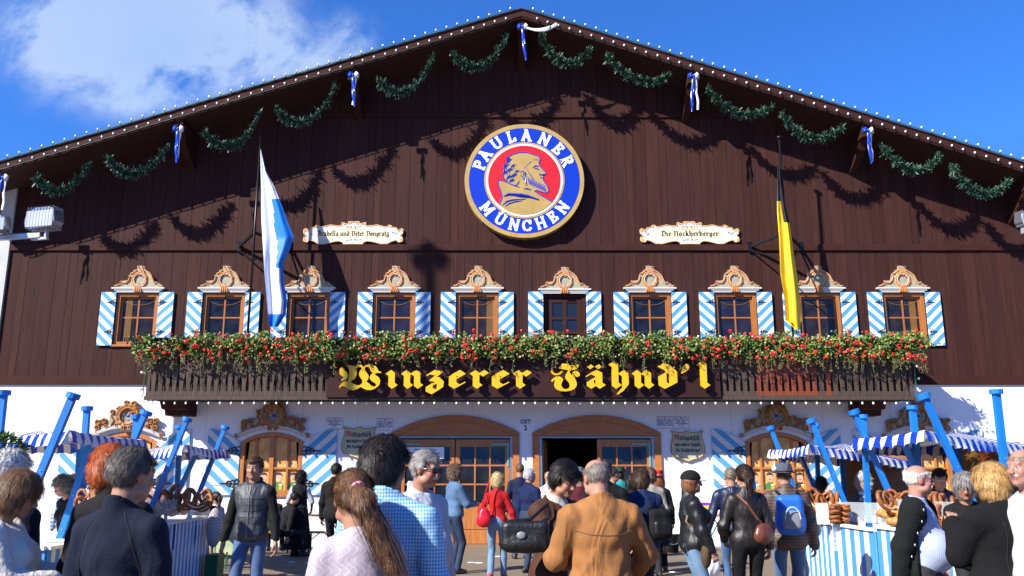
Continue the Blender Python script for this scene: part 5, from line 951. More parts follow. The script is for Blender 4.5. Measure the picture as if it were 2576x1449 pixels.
# ---------------- people: distance-field bodies meshed as one surface ----------------
V3 = lambda *a: np.array(a, dtype=np.float32)
class SDF:
    def __init__(s): s.p = []
    def cone(s, a, b, ra, rb=None, k=.02, op=1): s.p.append(('c', V3(*a), V3(*b), ra, ra if rb is None else rb, k, op)); return s
    def ell(s, c, r, k=.02, op=1, rot=None): s.p.append(('e', V3(*c), V3(*r), rot, None, k, op)); return s
    def box(s, c, r, rnd=.02, k=.02, op=1): s.p.append(('b', V3(*c), V3(*r), None, rnd, k, op)); return s
    def mesh(s, h, cut=None, disp=None):
        lo = np.full(3, 9.); hi = np.full(3, -9.); bbs = []
        for p in s.p:
            if p[0] == 'c': a = np.minimum(p[1]-p[3], p[2]-p[4]); b = np.maximum(p[1]+p[3], p[2]+p[4])
            else: r = p[2] if p[3] is None else V3(*[max(p[2])]*3); a, b = p[1]-r, p[1]+r
            bbs.append((a, b))
            if p[6] > 0: lo = np.minimum(lo, a); hi = np.maximum(hi, b)
        lo = lo-3*h-.02; hi = hi+3*h+.02; n = np.ceil((hi-lo)/h).astype(int)+1
        ax = [(lo[i]+h*np.arange(n[i])).astype(np.float32) for i in range(3)]; d = np.full(n, .3, np.float32)
        for p, (a, b) in zip(s.p, bbs):
            k = p[5]; m = k+.05; i0 = np.clip(((a-m-lo)/h).astype(int), 0, n); i1 = np.clip(np.ceil((b+m-lo)/h).astype(int)+1, 0, n)
            if (i1 <= i0).any(): continue
            sl_ = tuple(slice(i0[i], i1[i]) for i in range(3)); X, Y, Z = (ax[0][sl_[0]][:, None, None], ax[1][sl_[1]][None, :, None], ax[2][sl_[2]][None, None, :])
            if p[0] == 'c':
                A, B = p[1], p[2]; ba = B-A; L2 = float(ba@ba) or 1e-9; t = np.clip(((X-A[0])*ba[0]+(Y-A[1])*ba[1]+(Z-A[2])*ba[2])/L2, 0, 1)
                e = np.sqrt((X-A[0]-t*ba[0])**2+(Y-A[1]-t*ba[1])**2+(Z-A[2]-t*ba[2])**2)-(p[3]+(p[4]-p[3])*t)
            elif p[0] == 'b':
                ax3 = [np.abs(q_-p[1][i])-(p[2][i]-p[4]) for i, q_ in enumerate((X, Y, Z))]; e = np.sqrt(sum(np.maximum(a3, 0)**2 for a3 in ax3))+np.minimum(np.maximum(np.maximum(ax3[0], ax3[1]), ax3[2]), 0)-p[4]
            else:
                x, y, z = X-p[1][0], Y-p[1][1], Z-p[1][2]
                if p[3] is not None: Rm = p[3]; x, y, z = Rm[0][0]*x+Rm[1][0]*y+Rm[2][0]*z, Rm[0][1]*x+Rm[1][1]*y+Rm[2][1]*z, Rm[0][2]*x+Rm[1][2]*y+Rm[2][2]*z
                r = p[2]; k0 = np.sqrt((x/r[0])**2+(y/r[1])**2+(z/r[2])**2); k1 = np.sqrt((x/r[0]**2)**2+(y/r[1]**2)**2+(z/r[2]**2)**2)+1e-6; e = k0*(k0-1)/k1
            D0 = d[sl_]
            if p[6] > 0: q = np.clip(.5+.5*(D0-e)/k, 0, 1); d[sl_] = D0*(1-q)+e*q-k*q*(1-q)
            else: q = np.clip(.5-.5*(D0+e)/k, 0, 1); d[sl_] = D0*(1-q)-e*q+k*q*(1-q)
        if disp is not None or cut is not None:
            G = np.meshgrid(*ax, indexing='ij')
            if disp is not None: d = d+disp(*G)
            if cut is not None: d = np.maximum(d, cut(*G))
        return nets(d.astype(np.float32), lo, h)
def nets(d, lo, h):
    ins = d < 0; nx, ny, nz = d.shape; c = np.zeros((nx-1, ny-1, nz-1), np.int8)
    cs = [(i, j, k) for i in (0, 1) for j in (0, 1) for k in (0, 1)]; S = lambda A, o: A[o[0]:nx-1+o[0], o[1]:ny-1+o[1], o[2]:nz-1+o[2]]
    for o in cs: c += S(ins, o)
    idx = np.argwhere((c > 0) & (c < 8)); N = len(idx); acc = np.zeros((N, 3)); cnt = np.zeros(N); I, J, K = idx.T
    for a in cs:
        for ax_ in range(3):
            if a[ax_]: continue
            b = list(a); b[ax_] = 1; da = d[I+a[0], J+a[1], K+a[2]]; db = d[I+b[0], J+b[1], K+b[2]]; m = (da < 0) != (db < 0); t = np.where(m, da/(da-db+1e-12), 0)
            for q in range(3): acc[:, q] += m*(a[q]+(t if q == ax_ else 0))
            cnt += m
    v = lo+(idx+acc/cnt[:, None])*h; vid = np.full(c.shape, -1, np.int64); vid[I, J, K] = np.arange(N); F_ = []
    for ax_ in range(3):
        o = [0, 0, 0]; o[ax_] = 1; A = ins[:nx-o[0], :ny-o[1], :nz-o[2]]; B = ins[o[0]:, o[1]:, o[2]:]; e = np.argwhere(A != B); u, w = [(1, 2), (2, 0), (0, 1)][ax_]
        e = e[(e[:, u] > 0) & (e[:, w] > 0) & (e[:, u] < d.shape[u]-1) & (e[:, w] < d.shape[w]-1)]; f = []
        for du, dw in ((1, 1), (0, 1), (0, 0), (1, 0)): g_ = e.copy(); g_[:, u] -= du; g_[:, w] -= dw; f.append(vid[g_[:, 0], g_[:, 1], g_[:, 2]])
        f = np.stack(f, 1); fl = A[e[:, 0], e[:, 1], e[:, 2]]; f[~fl] = f[~fl][:, ::-1]; F_.append(f)
    return v, np.concatenate(F_)
def mk(name, vf, mats, parent, col=None, midx=None, loc=None):
    if isinstance(vf, tuple): vf = [vf]
    vs = np.concatenate([a for a, b in vf]); off = 0; fs = []
    for a, b in vf: fs.append(b+off); off += len(a)
    fs = np.concatenate(fs).astype(np.int32); me = bpy.data.meshes.new(name); me.vertices.add(len(vs)); me.vertices.foreach_set('co', vs.astype(np.float32).ravel()); me.loops.add(fs.size); me.loops.foreach_set('vertex_index', fs.ravel()); me.polygons.add(len(fs)); me.polygons.foreach_set('loop_start', np.arange(0, fs.size, 4, dtype=np.int32))
    me.update(calc_edges=True); me.polygons.foreach_set('use_smooth', [True]*len(fs))
    for m in (mats if isinstance(mats, (list, tuple)) else [mats]): me.materials.append(m)
    if midx is not None: me.polygons.foreach_set('material_index', midx(vs[fs].mean(1)).astype(np.int32))
    if col is not None:
        a = me.color_attributes.new('Col', 'FLOAT_COLOR', 'POINT'); c = np.ones((len(vs), 4), np.float32); c[:, :3] = col(vs); a.data.foreach_set('color', c.ravel())
    return link(name, me, parent, loc)
skinm = mat('skin', (.6, .35, .25), .5, .1, 25, attr=True, spec=.4); skinm.node_tree.nodes['Principled BSDF'].inputs['Subsurface Weight'].default_value = .0
hairm = mat('hair', (.1, .08, .06), .5, .3, 40, attr=True, spec=.35, stretch=(1, 1, .3)); eyew = mat('eye_white', (.34, .32, .30), .4); iris = mat('eye_iris', (.03, .02, .015), .2)
def cloth(name, col, rough=.85, var=.12, bump=.25, bs=120, sheen=0, **k): return mat(name, tuple(c*.62 for c in col), rough, var, 6, bump, bs, sheen=sheen, spec=.25, wr=.4, **k)
def RX(a): c, s = math.cos(a), math.sin(a); return np.array([[1, 0, 0], [0, c, -s], [0, s, c]])
def RZ(a): c, s = math.cos(a), math.sin(a); return np.array([[c, -s, 0], [s, c, 0], [0, 0, 1]])
def RY(a): c, s = math.cos(a), math.sin(a); return np.array([[c, 0, s], [0, 1, 0], [-s, 0, c]])
def ik(a, t, l1, l2, pole):
    d = t-a; L0 = np.linalg.norm(d); 
    if L0 > (l1+l2)*.995: t = a+d/L0*(l1+l2)*.995; d = t-a; L0 = np.linalg.norm(d)
    x = (l1*l1-l2*l2+L0*L0)/(2*L0); hgt = math.sqrt(max(l1*l1-x*x, 0)); u = d/L0; p = pole-u*(pole@u); p = p/(np.linalg.norm(p)+1e-9); return a+u*x+p*hgt, t
def folds(amp, seed, sc_=1.0):
    ph = random.Random(seed); a, b, c, e = [ph.uniform(0, 6) for _ in range(4)]; rg = lambda t: (1-np.abs(np.sin(t)))**2.2
    return lambda X, Y, Z: -amp*(1.1*rg(7*sc_*(X*1.0+Z*.75)+1.3*np.sin(5*Z+a)+2*Y)*np.clip(.5+np.sin(6*X+a)*np.sin(5*Z+b), 0, 1)+1.0*rg(8*sc_*(Z-X*.6)+1.5*np.sin(7*X+b)+e)*np.clip(.4+np.sin(4*X+e)*np.sin(7*Z+c), 0, 1)+.8*rg(14*sc_*X+2.0*np.sin(4*Z+c)+3*Y)*np.clip(.5+np.sin(3*Z+b), 0, 1)+.25*np.sin(31*Z+9*np.sin(8*X+a)))+amp*.6
def folds_old(amp, seed, sc_=1.0):
    ph = random.Random(seed); a, b, c, e = [ph.uniform(0, 6) for _ in range(4)]
    return lambda X, Y, Z: amp*(.6*np.sin(26*sc_*X+9*np.sin(6*sc_*Z+a)+b)*np.sin(7*sc_*Y+5*Z+c)+.5*np.sin(34*sc_*Z+7*np.sin(9*sc_*X+e)+6*Y)*np.clip(.6+np.sin(5*X+7*Z+a), 0, 1.6)+.35*np.sin(48*X*sc_-30*Z+b)*np.sin(13*Z+c+8*Y))
NOPEOPLE = []
TOP = TRO = None
def person(px, Y, H, yaw, label, sk=(.42, .215, .135), hair='short', hc=(.05, .035, .025), lean=0, head=(0, 0), build=1.0, sex='m', belly=0, top=None, sleeves=1.0, hem=.84, infl=.02, collar=None, shirt=None, open_=0, vest=None, legs='pants', lm=None, shoe=None, hands=None, stance=.0, sit=False, q=1, face=None, hat=None, hatm=None, glasses=None, beard=None, foldamp=.006, extra=None, waist=None, skirt_z=.35, apron=None, hoff=(0, 0), hairlen=0):
    """yaw: 0 faces away from the camera, 180 faces it; +x is the person's right after turning"""
    global TOP, TRO
    px_x = D(px, 1200, Y).x; root = empty('person', (px_x, Y, 0), label, 'person', None, rad(yaw)); s = H/1.75; F_ = sex == 'f'
    hv = {0: .0055, 1: .0075, 2: .010}[q]; bv = {0: .011, 1: .014, 2: .019}[q]
    hipz = .93*s if not sit else .50; LR = RX(-lean); piv = np.array([0, 0, hipz])
    T = lambda *p: piv+LR@(np.array(p, float)*[build, build, 1]*s-np.array([0, 0, .93*s])) if True else None
    Tn = lambda *p: tuple(T(*p))
    sw = .172 if not F_ else .15
    shl, elb, wri, hnd = {}, {}, {}, {}
    dh = hands or {}
    for sd, nm in ((1, 'r'), (-1, 'l')):
        shl[sd] = T(sd*sw, -.01, 1.375); tg = dh.get(nm, (.27, .03, .76)); 
        if tg is None: tg = (.27, .03, .76)
        t = np.array([sd*tg[0]*build, tg[1], tg[2]])*s; 
        if sit: t = t+np.array([0, 0, hipz-.93*s])
        pole = np.array([sd*.7, -.8, -.3]) if len(tg) < 4 else np.array(tg[3])*[sd, 1, 1]
        elb[sd], wri[sd] = ik(shl[sd], t, .285*s, .255*s, pole)
    hip = {sd: np.array([sd*.09*s*build, 0, hipz-.02]) for sd in (1, -1)}; knee, ank = {}, {}
    for sd in (1, -1):
        if sit: knee[sd] = hip[sd]+np.array([sd*.06, .42*s, 0]); ank[sd] = knee[sd]+np.array([0, .02, -.40*s])
        else:
            st = stance*sd; a = np.array([sd*.10*s, st, .085*s+max(0, -st*.25)]); knee[sd], ank[sd] = ik(hip[sd], a, .43*s, .42*s, np.array([0, 1, 0])) 
    # ---- torso and arms as a distance field; g = garment thickness
    def torso(S_, g, k=.035):
        b = build; S_.ell(T(0, .0, .96), ((.158 if not F_ else .17)*b*s+g, .115*b*s+g, .13*s+g), k, rot=LR); S_.ell(T(0, .005, 1.10), ((.142 if not F_ else .125)*b*s+g, .10*b*s+g, .13*s+g), k, rot=LR)
        S_.ell(T(0, -.005, 1.28), ((.152 if not F_ else .132)*b*s+g, .105*b*s+g, .16*s+g), k, rot=LR); [S_.cone(T(z_*.025, -.02, 1.435), T(z_*(sw-.015), -.01, 1.375), .050*s+g, .052*s+g, .05) for z_ in (1, -1)]; S_.cone(T(0, -.02, 1.40), T(0, -.012, 1.49), .075*s+g*.6, .058*s+g*.3, .05)
        if F_: [S_.ell(T(sd*.07, .09, 1.255), (.065*b*s+g, .065*b*s+g, .07*s+g), .04) for sd in (1, -1)]
        if belly: S_.ell(T(0, .05+.35*belly, 1.07), (.15*b*s+g, .10*s+belly+g, .17*s+g), .06, rot=LR)
    def arms(S_, g, frac=1.0):
        for sd in (1, -1):
            S_.cone(shl[sd], elb[sd], .050*s*build**.5+g, .042*s+g, .03)
            if frac > .5: w = elb[sd]+(wri[sd]-elb[sd])*min(1, (frac-.5)*2)*.97; S_.cone(elb[sd], w, .044*s+g, .033*s+g*.85, .03)
            else: pass
    B = SDF(); torso(B, -.028); 
    for sd in (1, -1):
        B.cone(shl[sd], elb[sd], .048*s, .038*s, .03); B.cone(elb[sd], wri[sd], .038*s, .024*s, .02); 
        B.cone(hip[sd], knee[sd], .060*s*build, .042*s, .03); B.cone(knee[sd], ank[sd], .042*s, .030*s, .02); B.cone(ank[sd], ank[sd]+np.array([0, .14*s, -.045*s]), .034*s, .025*s, .02)
    # ---- head
    hy, hp = rad(head[0]), rad(head[1]); HR = RZ(hy)@RX(hp); neck = T(0, -.015, 1.47); hs = s**.5*(1.0 if not F_ else .96); hcen = neck+np.array([hoff[0], hoff[1], 0])+LR@np.array([0, .012*s, 0])+HR@np.array([0, .018, .165*hs])
    Hh = lambda x, y, z: hcen+HR@(np.array([x, y, z])*hs)
    Q = SDF(); hd = lambda c, r, k=.02, op=1: Q.ell(Hh(*c), tuple(np.array(r)*hs), k, op, HR)
    hd((0, -.014, .03), (.076, .096, .088)); hd((0, .022, -.03), (.058, .070, .082), .03); hd((0, .03, -.075), (.045, .05, .042), .03); hd((0, .072, -.098), (.019, .018, .016), .025)
    for sd in (1, -1):
        hd((sd*.036, .062, -.028), (.024, .026, .028), .02); hd((sd*.031, .098, .006), (.018, .013, .012), .012, -1)
        hd((sd*.078, -.006, -.008), (.010, .021, .032), .008); hd((sd*.011, .105, -.031), (.009, .010, .009), .008)
        hd((sd*.05, .02, -.075), (.022, .035, .022), .03)
    Q.cone(Hh(-.034, .078, .028), Hh(.034, .078, .028), .013*hs, None, .018); Q.cone(Hh(0, .085, .012), Hh(0, .113, -.028), .008*hs, .0125*hs, .014)
    Q.cone(Hh(-.019, .083, -.058), Hh(.019, .083, -.058), .008*hs, None, .008); Q.cone(Hh(-.016, .081, -.069), Hh(.016, .081, -.069), .009*hs, None, .008); Q.cone(Hh(-.022, .094, -.0635), Hh(.022, .094, -.0635), .0022, None, .003, -1)
    Q.cone(Hh(0, -.03, -.04), T(0, -.015, 1.43), .052*hs, .062*s, .03); 
    if beard == 'moustache': Q.cone(Hh(-.026, .088, -.052), Hh(0, .098, -.045), .006, .009, .006); Q.cone(Hh(.026, .088, -.052), Hh(0, .098, -.045), .006, .009, .006)
    headvf = Q.mesh(hv)
    parts_ = [B.mesh(max(bv, .016)), headvf]
    # ---- hands: palm, four unequal fingers and a thumb
    for sd in (1, -1):
        nm = 'r' if sd > 0 else 'l'
        if dh.get(nm, 0) is None: continue
        f = wri[sd]-elb[sd]; f = f/np.linalg.norm(f); up = np.array([sd*.95, -.1, .3]) if f[2] < -.5 else np.array([0, -.2, 1.]); n_ = -sd*np.cross(f, np.cross(f, up)) ; n_ = up-f*(up@f); n_ /= np.linalg.norm(n_); sx = np.cross(f, n_)*sd; S_ = SDF(); w = wri[sd]; hh = s*(.96 if not F_ else .88)
        # n_ points to the back of the hand; fingers curl to -n_
        P_ = lambda a, b, c: w+(f*a+sx*b+n_*c)*hh
        th_ = np.sign((sx)@np.array([0, 1, .2])) or 1
        S_.cone(P_(-.02, 0, 0), P_(.03, 0, 0), .025*hh, .027*hh, .015)
        for i, (o, ln) in enumerate(((-.031, .062), (-.010, .074), (.011, .080), (.031, .070))):
            o = o*-th_; S_.cone(P_(.015, o*.6, 0), P_(.088, o, .002), .014*hh, .0115*hh, .014)
            c1, c2 = .45+.08*i, 1.15+.1*i; p0 = P_(.088, o, .002); p1 = P_(.088+ln*.52*math.cos(c1), o*1.08, -ln*.52*math.sin(c1)); p2 = P_(.088+ln*(.52*math.cos(c1)+.48*math.cos(c2)), o*1.08, -ln*(.52*math.sin(c1)+.48*math.sin(c2)))
            S_.cone(p0, p1, .0098*hh, .0086*hh, .004); S_.cone(p1, p2, .0086*hh, .0068*hh, .004)
        S_.cone(P_(.015, th_*.016, -.004), P_(.052, th_*.046, -.018), .0145*hh, .0115*hh, .008); S_.cone(P_(.052, th_*.046, -.018), P_(.088, th_*.048, -.034), .0115*hh, .0085*hh, .004)
        parts_.append(S_.mesh({0: .0042, 1: .005, 2: .0065}[q])); hnd[sd] = P_(.08, 0, -.03)
    sk = np.array(sk)*.82; brow = np.array(hc)*.8
    def colr(v):
        p = ((v-hcen)@HR)/hs; c = np.tile(sk, (len(v), 1)); x, y, z = p.T; ax_ = np.abs(x); fr = y > .05
        m = (fr & (ax_ < .026) & (np.abs(z+.0635) < .011) & (y > .078)); c[m] = sk*[.85, .52, .5]
        m = fr & (np.abs(z-.032-.1*(ax_-.03)*(ax_ < .03)) < .0055) & (ax_ > .012) & (ax_ < .05) & (np.abs(x) < .06); c[m] = sk*.35+brow*.65
        m = (ax_ > .074) & (np.abs(z) < .05) & (np.abs(y) < .04); c[m] = sk*[1.02, .8, .76]
        m = fr & (((ax_-.038)**2+(z+.03)**2) < .0004); c[m] = sk*[1.04, .84, .8]; m = fr & (ax_ < .016) & (z < -.015) & (z > -.045); c[m] = sk*[1.04, .82, .78]
        if beard == 'moustache': m = (y > .088) & (ax_ < .034) & (z < -.038) & (z > -.059); c[m] = np.array(hc)*1.2+.05
        if beard == 'stubble': m = (y > 0) & (z < -.045) & (z > -.13) & ~((ax_ < .026) & (np.abs(z+.0635) < .011)); c[m] = sk*.72+np.array(hc)*.15
        return c
    body = mk('body', parts_, [skinm], root, colr)
    fv = -(HR@np.array([0, 1, 0]))
    ey = MB()
    for sd in (1, -1): ey.ball(tuple(Hh(sd*.031, .0785, .006)), .0112*hs, 10, 0); c = Hh(sd*.031, .0892, .006); ey.ball(tuple(c), .0048*hs, 8, 1, (1, .5, 1))
    if face != 'none': ey.build('eyes', [eyew, iris], body, True)
    # ---- hair
    hcol = np.array(hc)
    if hair:
        S_ = SDF(); e = {'short': .012, 'crew': .007, 'thick': .024, 'bob': .024, 'bald': .008, 'long': .022, 'pony': .015, 'curly': .034, 'bun': .016}[hair]
        if hat: e = min(e, .012)
        S_.ell(Hh(0, -.018, .032), tuple((np.array([.076, .095, .088])+e)*hs), .02, 1, HR)
        if hair in ('bob', 'curly', 'long', 'thick'): S_.ell(Hh(0, -.035, -.02), tuple((np.array([.074, .072, .08 if hair != 'thick' else .06])+e)*hs), .03, 1, HR)
        if hair == 'long':
            L0 = hairlen or .22
            for sd in (-1, 0, 1): S_.cone(Hh(sd*.05, -.045, -.04), Hh(sd*.062, -.062, -.10-L0), .045*hs, .026*hs, .05)
            for sd in (-1, 1): S_.cone(Hh(sd*.075, .01, 0), Hh(sd*.08, .02, -.06-L0*.7), .022*hs, .014*hs, .03)
        if hair == 'pony':
            a = Hh(0, -.118, .045); tw = extra.get('pony', ((0, -.16, .0), (.0, -.13, -.30))) if extra else ((0, -.16, .0), (0, -.13, -.18))
            S_.cone(a, Hh(*tw[0]), .024, .036, .02); S_.cone(Hh(*tw[0]), Hh(*tw[1]), .036, .016, .02)
        if hair == 'bun': S_.ell(Hh(0, -.12, .05), (.04, .035, .04), .015)
        hl = {'short': .062, 'crew': .066, 'thick': .05, 'bob': .042, 'bald': .03, 'long': .055, 'pony': .07, 'curly': .05, 'bun': .07}[hair]
        nape = {'short': -.055, 'crew': -.045, 'thick': -.085, 'bob': -.125, 'bald': -.05, 'long': -9, 'pony': -9, 'curly': -.11, 'bun': -.06}[hair]
        iR = HR.T
        def cut(X, Yg, Z):
            x = (X-hcen[0]); y = (Yg-hcen[1]); z = (Z-hcen[2]); px_ = (iR[0, 0]*x+iR[0, 1]*y+iR[0, 2]*z)/hs; py_ = (iR[1, 0]*x+iR[1, 1]*y+iR[1, 2]*z)/hs; pz_ = (iR[2, 0]*x+iR[2, 1]*y+iR[2, 2]*z)/hs
            jag = .006*np.sin(px_*90+3)+.004*np.sin(px_*210)
            sideline = .030 if hair in ('short', 'crew', 'bald', 'bun', 'pony', 'thick') else .052
            fc = np.minimum(np.minimum(py_-(sideline-.45*np.maximum(0, pz_-.0)*0), (hl+jag+.25*(np.abs(px_)))-pz_), 9)
            fcut = fc     # inside the face box
            r = fcut
            if hair in ('short', 'crew', 'bald', 'bun', 'pony', 'thick'):     # free the ears
                ear = np.minimum(np.minimum(py_+.028, .022-pz_), np.abs(px_)-.05) if hair not in ('thick',) else np.minimum(np.minimum(py_+.015, .005-pz_), np.abs(px_)-.05); r = np.maximum(r, ear)
            if nape > -5: r = np.maximum(r, (nape+jag)-pz_)
            if hair == 'bald': r = np.maximum(r, .088-np.sqrt(px_**2*1.2+(py_+.015)**2)+0*pz_-(.2*(pz_ < .05)))
            return r*hs
        ph_ = R()*9; dz = (lambda X, Yg, Z: (.008 if hair == 'curly' else (.0012 if q == 0 else .003))*np.sin(X*95+ph_+3*np.sin(Z*30))*np.sin(Yg*80+Z*25)+(.006 if hair == 'curly' else .002)*np.sin(Z*110+X*60+ph_))
        hvf = S_.mesh(max(hv, .006), cut, dz)
        V_, F0 = hvf; rng = np.random.default_rng(int(px)+100); nst = {0: 15000, 1: 3500, 2: 800}[q]
        if hair in ('crew', 'bald'): nst //= 2
        tri = V_[F0]; nrm = np.cross(tri[:, 1]-tri[:, 0], tri[:, 2]-tri[:, 0]); nrm /= np.linalg.norm(nrm, axis=1)[:, None]+1e-9
        pk = rng.integers(0, len(F0), nst); pk = pk if not hat else pk[(((tri[pk].mean(1)-hcen)@HR)[:, 2] < .0)]; nst = len(pk); o_ = tri[pk].mean(1)+rng.normal(0, .003, (nst, 3)); nn = nrm[pk]
        pl_ = ((o_-hcen)@HR); grow = np.stack([pl_[:, 0]*.6, -.35+0*pl_[:, 1], -1+.6*(pl_[:, 2] > .07)], 1)
        if hair == 'bob' or hair == 'long': grow[:, 1] = 0
        if hair in ('pony', 'bun'): back = pl_[:, 1] > -.10; grow[back] = np.array([0, -.115, .045])-pl_[back]; 
        if hair in ('short', 'crew', 'thick'): fr_ = (pl_[:, 2] > .05); grow[fr_] = np.stack([pl_[fr_][:, 0]*4+.25, -.2+pl_[fr_][:, 1]*9, 0*pl_[fr_][:, 0]], 1)
        grow = grow@HR.T; grow = grow/(np.linalg.norm(grow, axis=1)[:, None]+1e-9)+rng.normal(0, .55 if hair == 'curly' else .2, (nst, 3)); grow -= nn*np.sum(grow*nn, 1)[:, None]; grow /= np.linalg.norm(grow, axis=1)[:, None]+1e-9
        ln = {'crew': .014, 'short': .032, 'bald': .014, 'thick': .05, 'bob': .06, 'long': .09, 'pony': .06, 'curly': .045, 'bun': .05}[hair]*rng.uniform(.6, 1.2, nst)[:, None]
        wd_ = np.cross(grow, nn)*({0: .0009, 1: .0018, 2: .0036}[q])*rng.uniform(.6, 1.3, nst)[:, None]; lift = {'crew': .25, 'curly': .5, 'bob': .08, 'long': .08, 'thick': .2, 'short': .16}.get(hair, .08)
        p1 = o_+grow*ln*.5+nn*(.003+lift*ln*.5); p2 = o_+grow*ln+nn*(.001+lift*ln*.7)+np.array([0, 0, -1])*ln*.12
        SV = np.stack([o_-wd_, o_+wd_, p1+wd_, p1-wd_, p2+wd_*.25, p2-wd_*.25], 1).reshape(-1, 3); b_ = np.arange(nst)[:, None]*6; SF = np.concatenate([b_+np.array([0, 1, 2, 3]), b_+np.array([3, 2, 4, 5])])
        def hcolr(v):
            if len(v) == 0: return v
            c = np.tile(hcol, (len(v), 1)); n0 = len(V_); r_ = rng.uniform(.55, 1.5, nst).repeat(6)[:, None]; c[n0:] = np.clip(hcol*r_, 0, .9); c[:n0] *= .8; return c
        ho = mk('hair', [hvf, (SV, SF)], [hairm], root, hcolr)
        if hair == 'pony' and q == 0:
            pm = MB(); c0 = Hh(0, -.128, .04); ax0 = (Hh(*tw[0])-a); ax0 = ax0/np.linalg.norm(ax0); e1 = np.cross(ax0, [1, 0, 0]); e1 /= np.linalg.norm(e1); e2 = np.cross(ax0, e1)
            pm.tube([c0+.026*(math.cos(t)*e1+math.sin(t)*e2) for t in [PI*k/8 for k in range(17)]], .010, 8); pm.build('hair_tie', [mat('pink_tie', (.75, .22, .30), .7)], ho, True)
            sw_ = MB()
            for k in range(420):
                t0 = R()*.5; t1 = min(1.25, t0+.35+R()*.6); oo = Vector((random.gauss(0, .014), random.gauss(0, .011), 0)); g1, g2 = Hh(*tw[0]), Hh(*tw[1]); P0 = Vector(g1+(g2-g1)*t0)+oo*2.2; P1 = Vector(g1+(g2-g1)*(t0+t1)/2)+oo*2+Vector((U(-.01, .01), 0, 0)); P2 = Vector(g1+(g2-g1)*t1)+oo*(1.3+R()); w_ = Vector((.0011, .0006, 0))
                sw_.add([tuple(P0-w_), tuple(P0+w_), tuple(P1+w_), tuple(P1-w_), tuple(P2)], [(0, 1, 2, 3), (3, 2, 4)], k % 3)
            sw_.build('ponytail_strands', [mat('strand_a', tuple(hcol*1.5), .4, .2), mat('strand_b', tuple(hcol), .4, .2), mat('strand_c', tuple(hcol*.6), .4, .2)], ho)
    # ---- garments
    hz = hem*s if not sit else hipz-.1
    sd_ = int(px)
    if shirt is not None:
        S_ = SDF(); torso(S_, .008); S_.cone(T(0, -.02, 1.45), T(0, -.008, 1.505), .066*s, .064*s, .015); mk('shirt', S_.mesh(bv, lambda X, Yg, Z: np.maximum(hz+.04-Z, Z-T(0, 0, 1.50)[2]-.25*(Yg-T(0, 0, 1.5)[1])*-1), folds(.003, sd_+1)), [shirt], root)
    if top is not None:
        S_ = SDF(); torso(S_, infl); arms(S_, infl*.85, sleeves)
        if collar: S_.cone(T(0, -.03, 1.455), T(0, -.022, 1.505+collar*.5), .078*s, (.074+.01*collar)*s, .02)
        if hem < .86: S_.ell(T(0, 0, .90), (.172*build*s+infl, .122*build*s+infl, .15*s), .05)
        nk = T(0, .07, 1.48)
        nrm_z = LR@np.array([0, .55, 1]); nc = T(0, -.01, 1.475+(.05*collar if collar else 0))
        def tcut(X, Yg, Z):
            r = hz-Z+.012*np.sin(X*17+sd_); nk_ = (X-nc[0])*nrm_z[0]+(Yg-nc[1])*nrm_z[1]+(Z-nc[2])*nrm_z[2]; nk_ = np.where((np.abs(X-nc[0]) < .12) & (np.abs(Yg-nc[1]) < .12), nk_, -1); r = np.maximum(r, nk_)
            if open_: xx = np.abs(X)-open_*(.35+.65*np.clip((1.5*s-Z)/.6, 0, 1)); r = np.maximum(r, np.minimum(np.minimum(-xx, Yg-.01), (1.47*s-Z)))
            if sleeves <= 0:
                for z_ in (1, -1): c = shl[z_]; r = np.maximum(r, np.where(X*z_ > 0, z_*X-(abs(c[0])+.015)-.12*(1.42*s-Z)*0, -1))
            return r
        to = TOP = mk('top', S_.mesh(bv, tcut, folds(foldamp, sd_)), [top], root)
        if waist is not None: W_ = SDF(); W_.ell(T(0, 0, hem+.02), (.165*build*s+infl*.8, .118*build*s+infl*.8+belly*.6, .1), .02); mk('waistband', W_.mesh(bv, lambda X, Yg, Z: np.maximum(hz-.045-Z, Z-hz-.03)), [waist], to)
        if vest is not None:
            W_ = SDF(); torso(W_, infl+.014); mk('vest', W_.mesh(bv, lambda X, Yg, Z: np.maximum(np.maximum(hz-Z, Z-T(0, 0, 1.52)[2]), np.maximum(np.abs(X)-(sw+.012)*s*build**.5, np.where((X**2+(Yg+.0)**2 < .01) , (Z+.5*Yg)-1.50*s, -1))), folds(.004, sd_+5, 1.6)), [vest], to)
    if legs == 'pants' and lm is not None:
        S_ = SDF(); S_.ell((0, -.01, hipz+.01), ((.158 if not F_ else .172)*build*s+.012, .112*build*s+.016+belly*.3, .12*s), .03)
        if not sit: S_.ell((0, 0, hipz+.08), (.148*build*s+.01, .105*build*s+.012+belly*.5, .1*s), .03)
        for z_ in (1, -1): S_.cone(hip[z_]+np.array([0, -.015, -.02]), knee[z_], .088*s*build, .062*s, .025); S_.cone(knee[z_], ank[z_]+np.array([0, 0, -.03]), .062*s, .056*s if sex == 'm' or hem > .5 else .04*s, .02)
        TRO = mk('trousers', S_.mesh(bv, lambda X, Yg, Z: np.maximum(.045-Z, Z-(hipz+.12*s)), folds(.005, sd_+2, 1.2)), [lm], root)
    if legs == 'skirt':
        S_ = SDF(); zt = hipz+.12*s; zb = skirt_z*s
        for k in range(10): a = k*2*PI/10; S_.cone((.09*math.cos(a), .05*math.sin(a), zt), (.20*math.cos(a), .15*math.sin(a), zb), .07, .085, .03)
        S_.cone((0, 0, zt), (0, 0, zb), .1, .2, .03)
        mk('skirt', S_.mesh(bv, lambda X, Yg, Z: np.maximum(zb-Z, Z-zt), lambda X, Yg, Z: .010*np.sin(np.arctan2(Yg, X)*22)*np.clip((zt-Z)*3, 0, 1)), [lm], root)
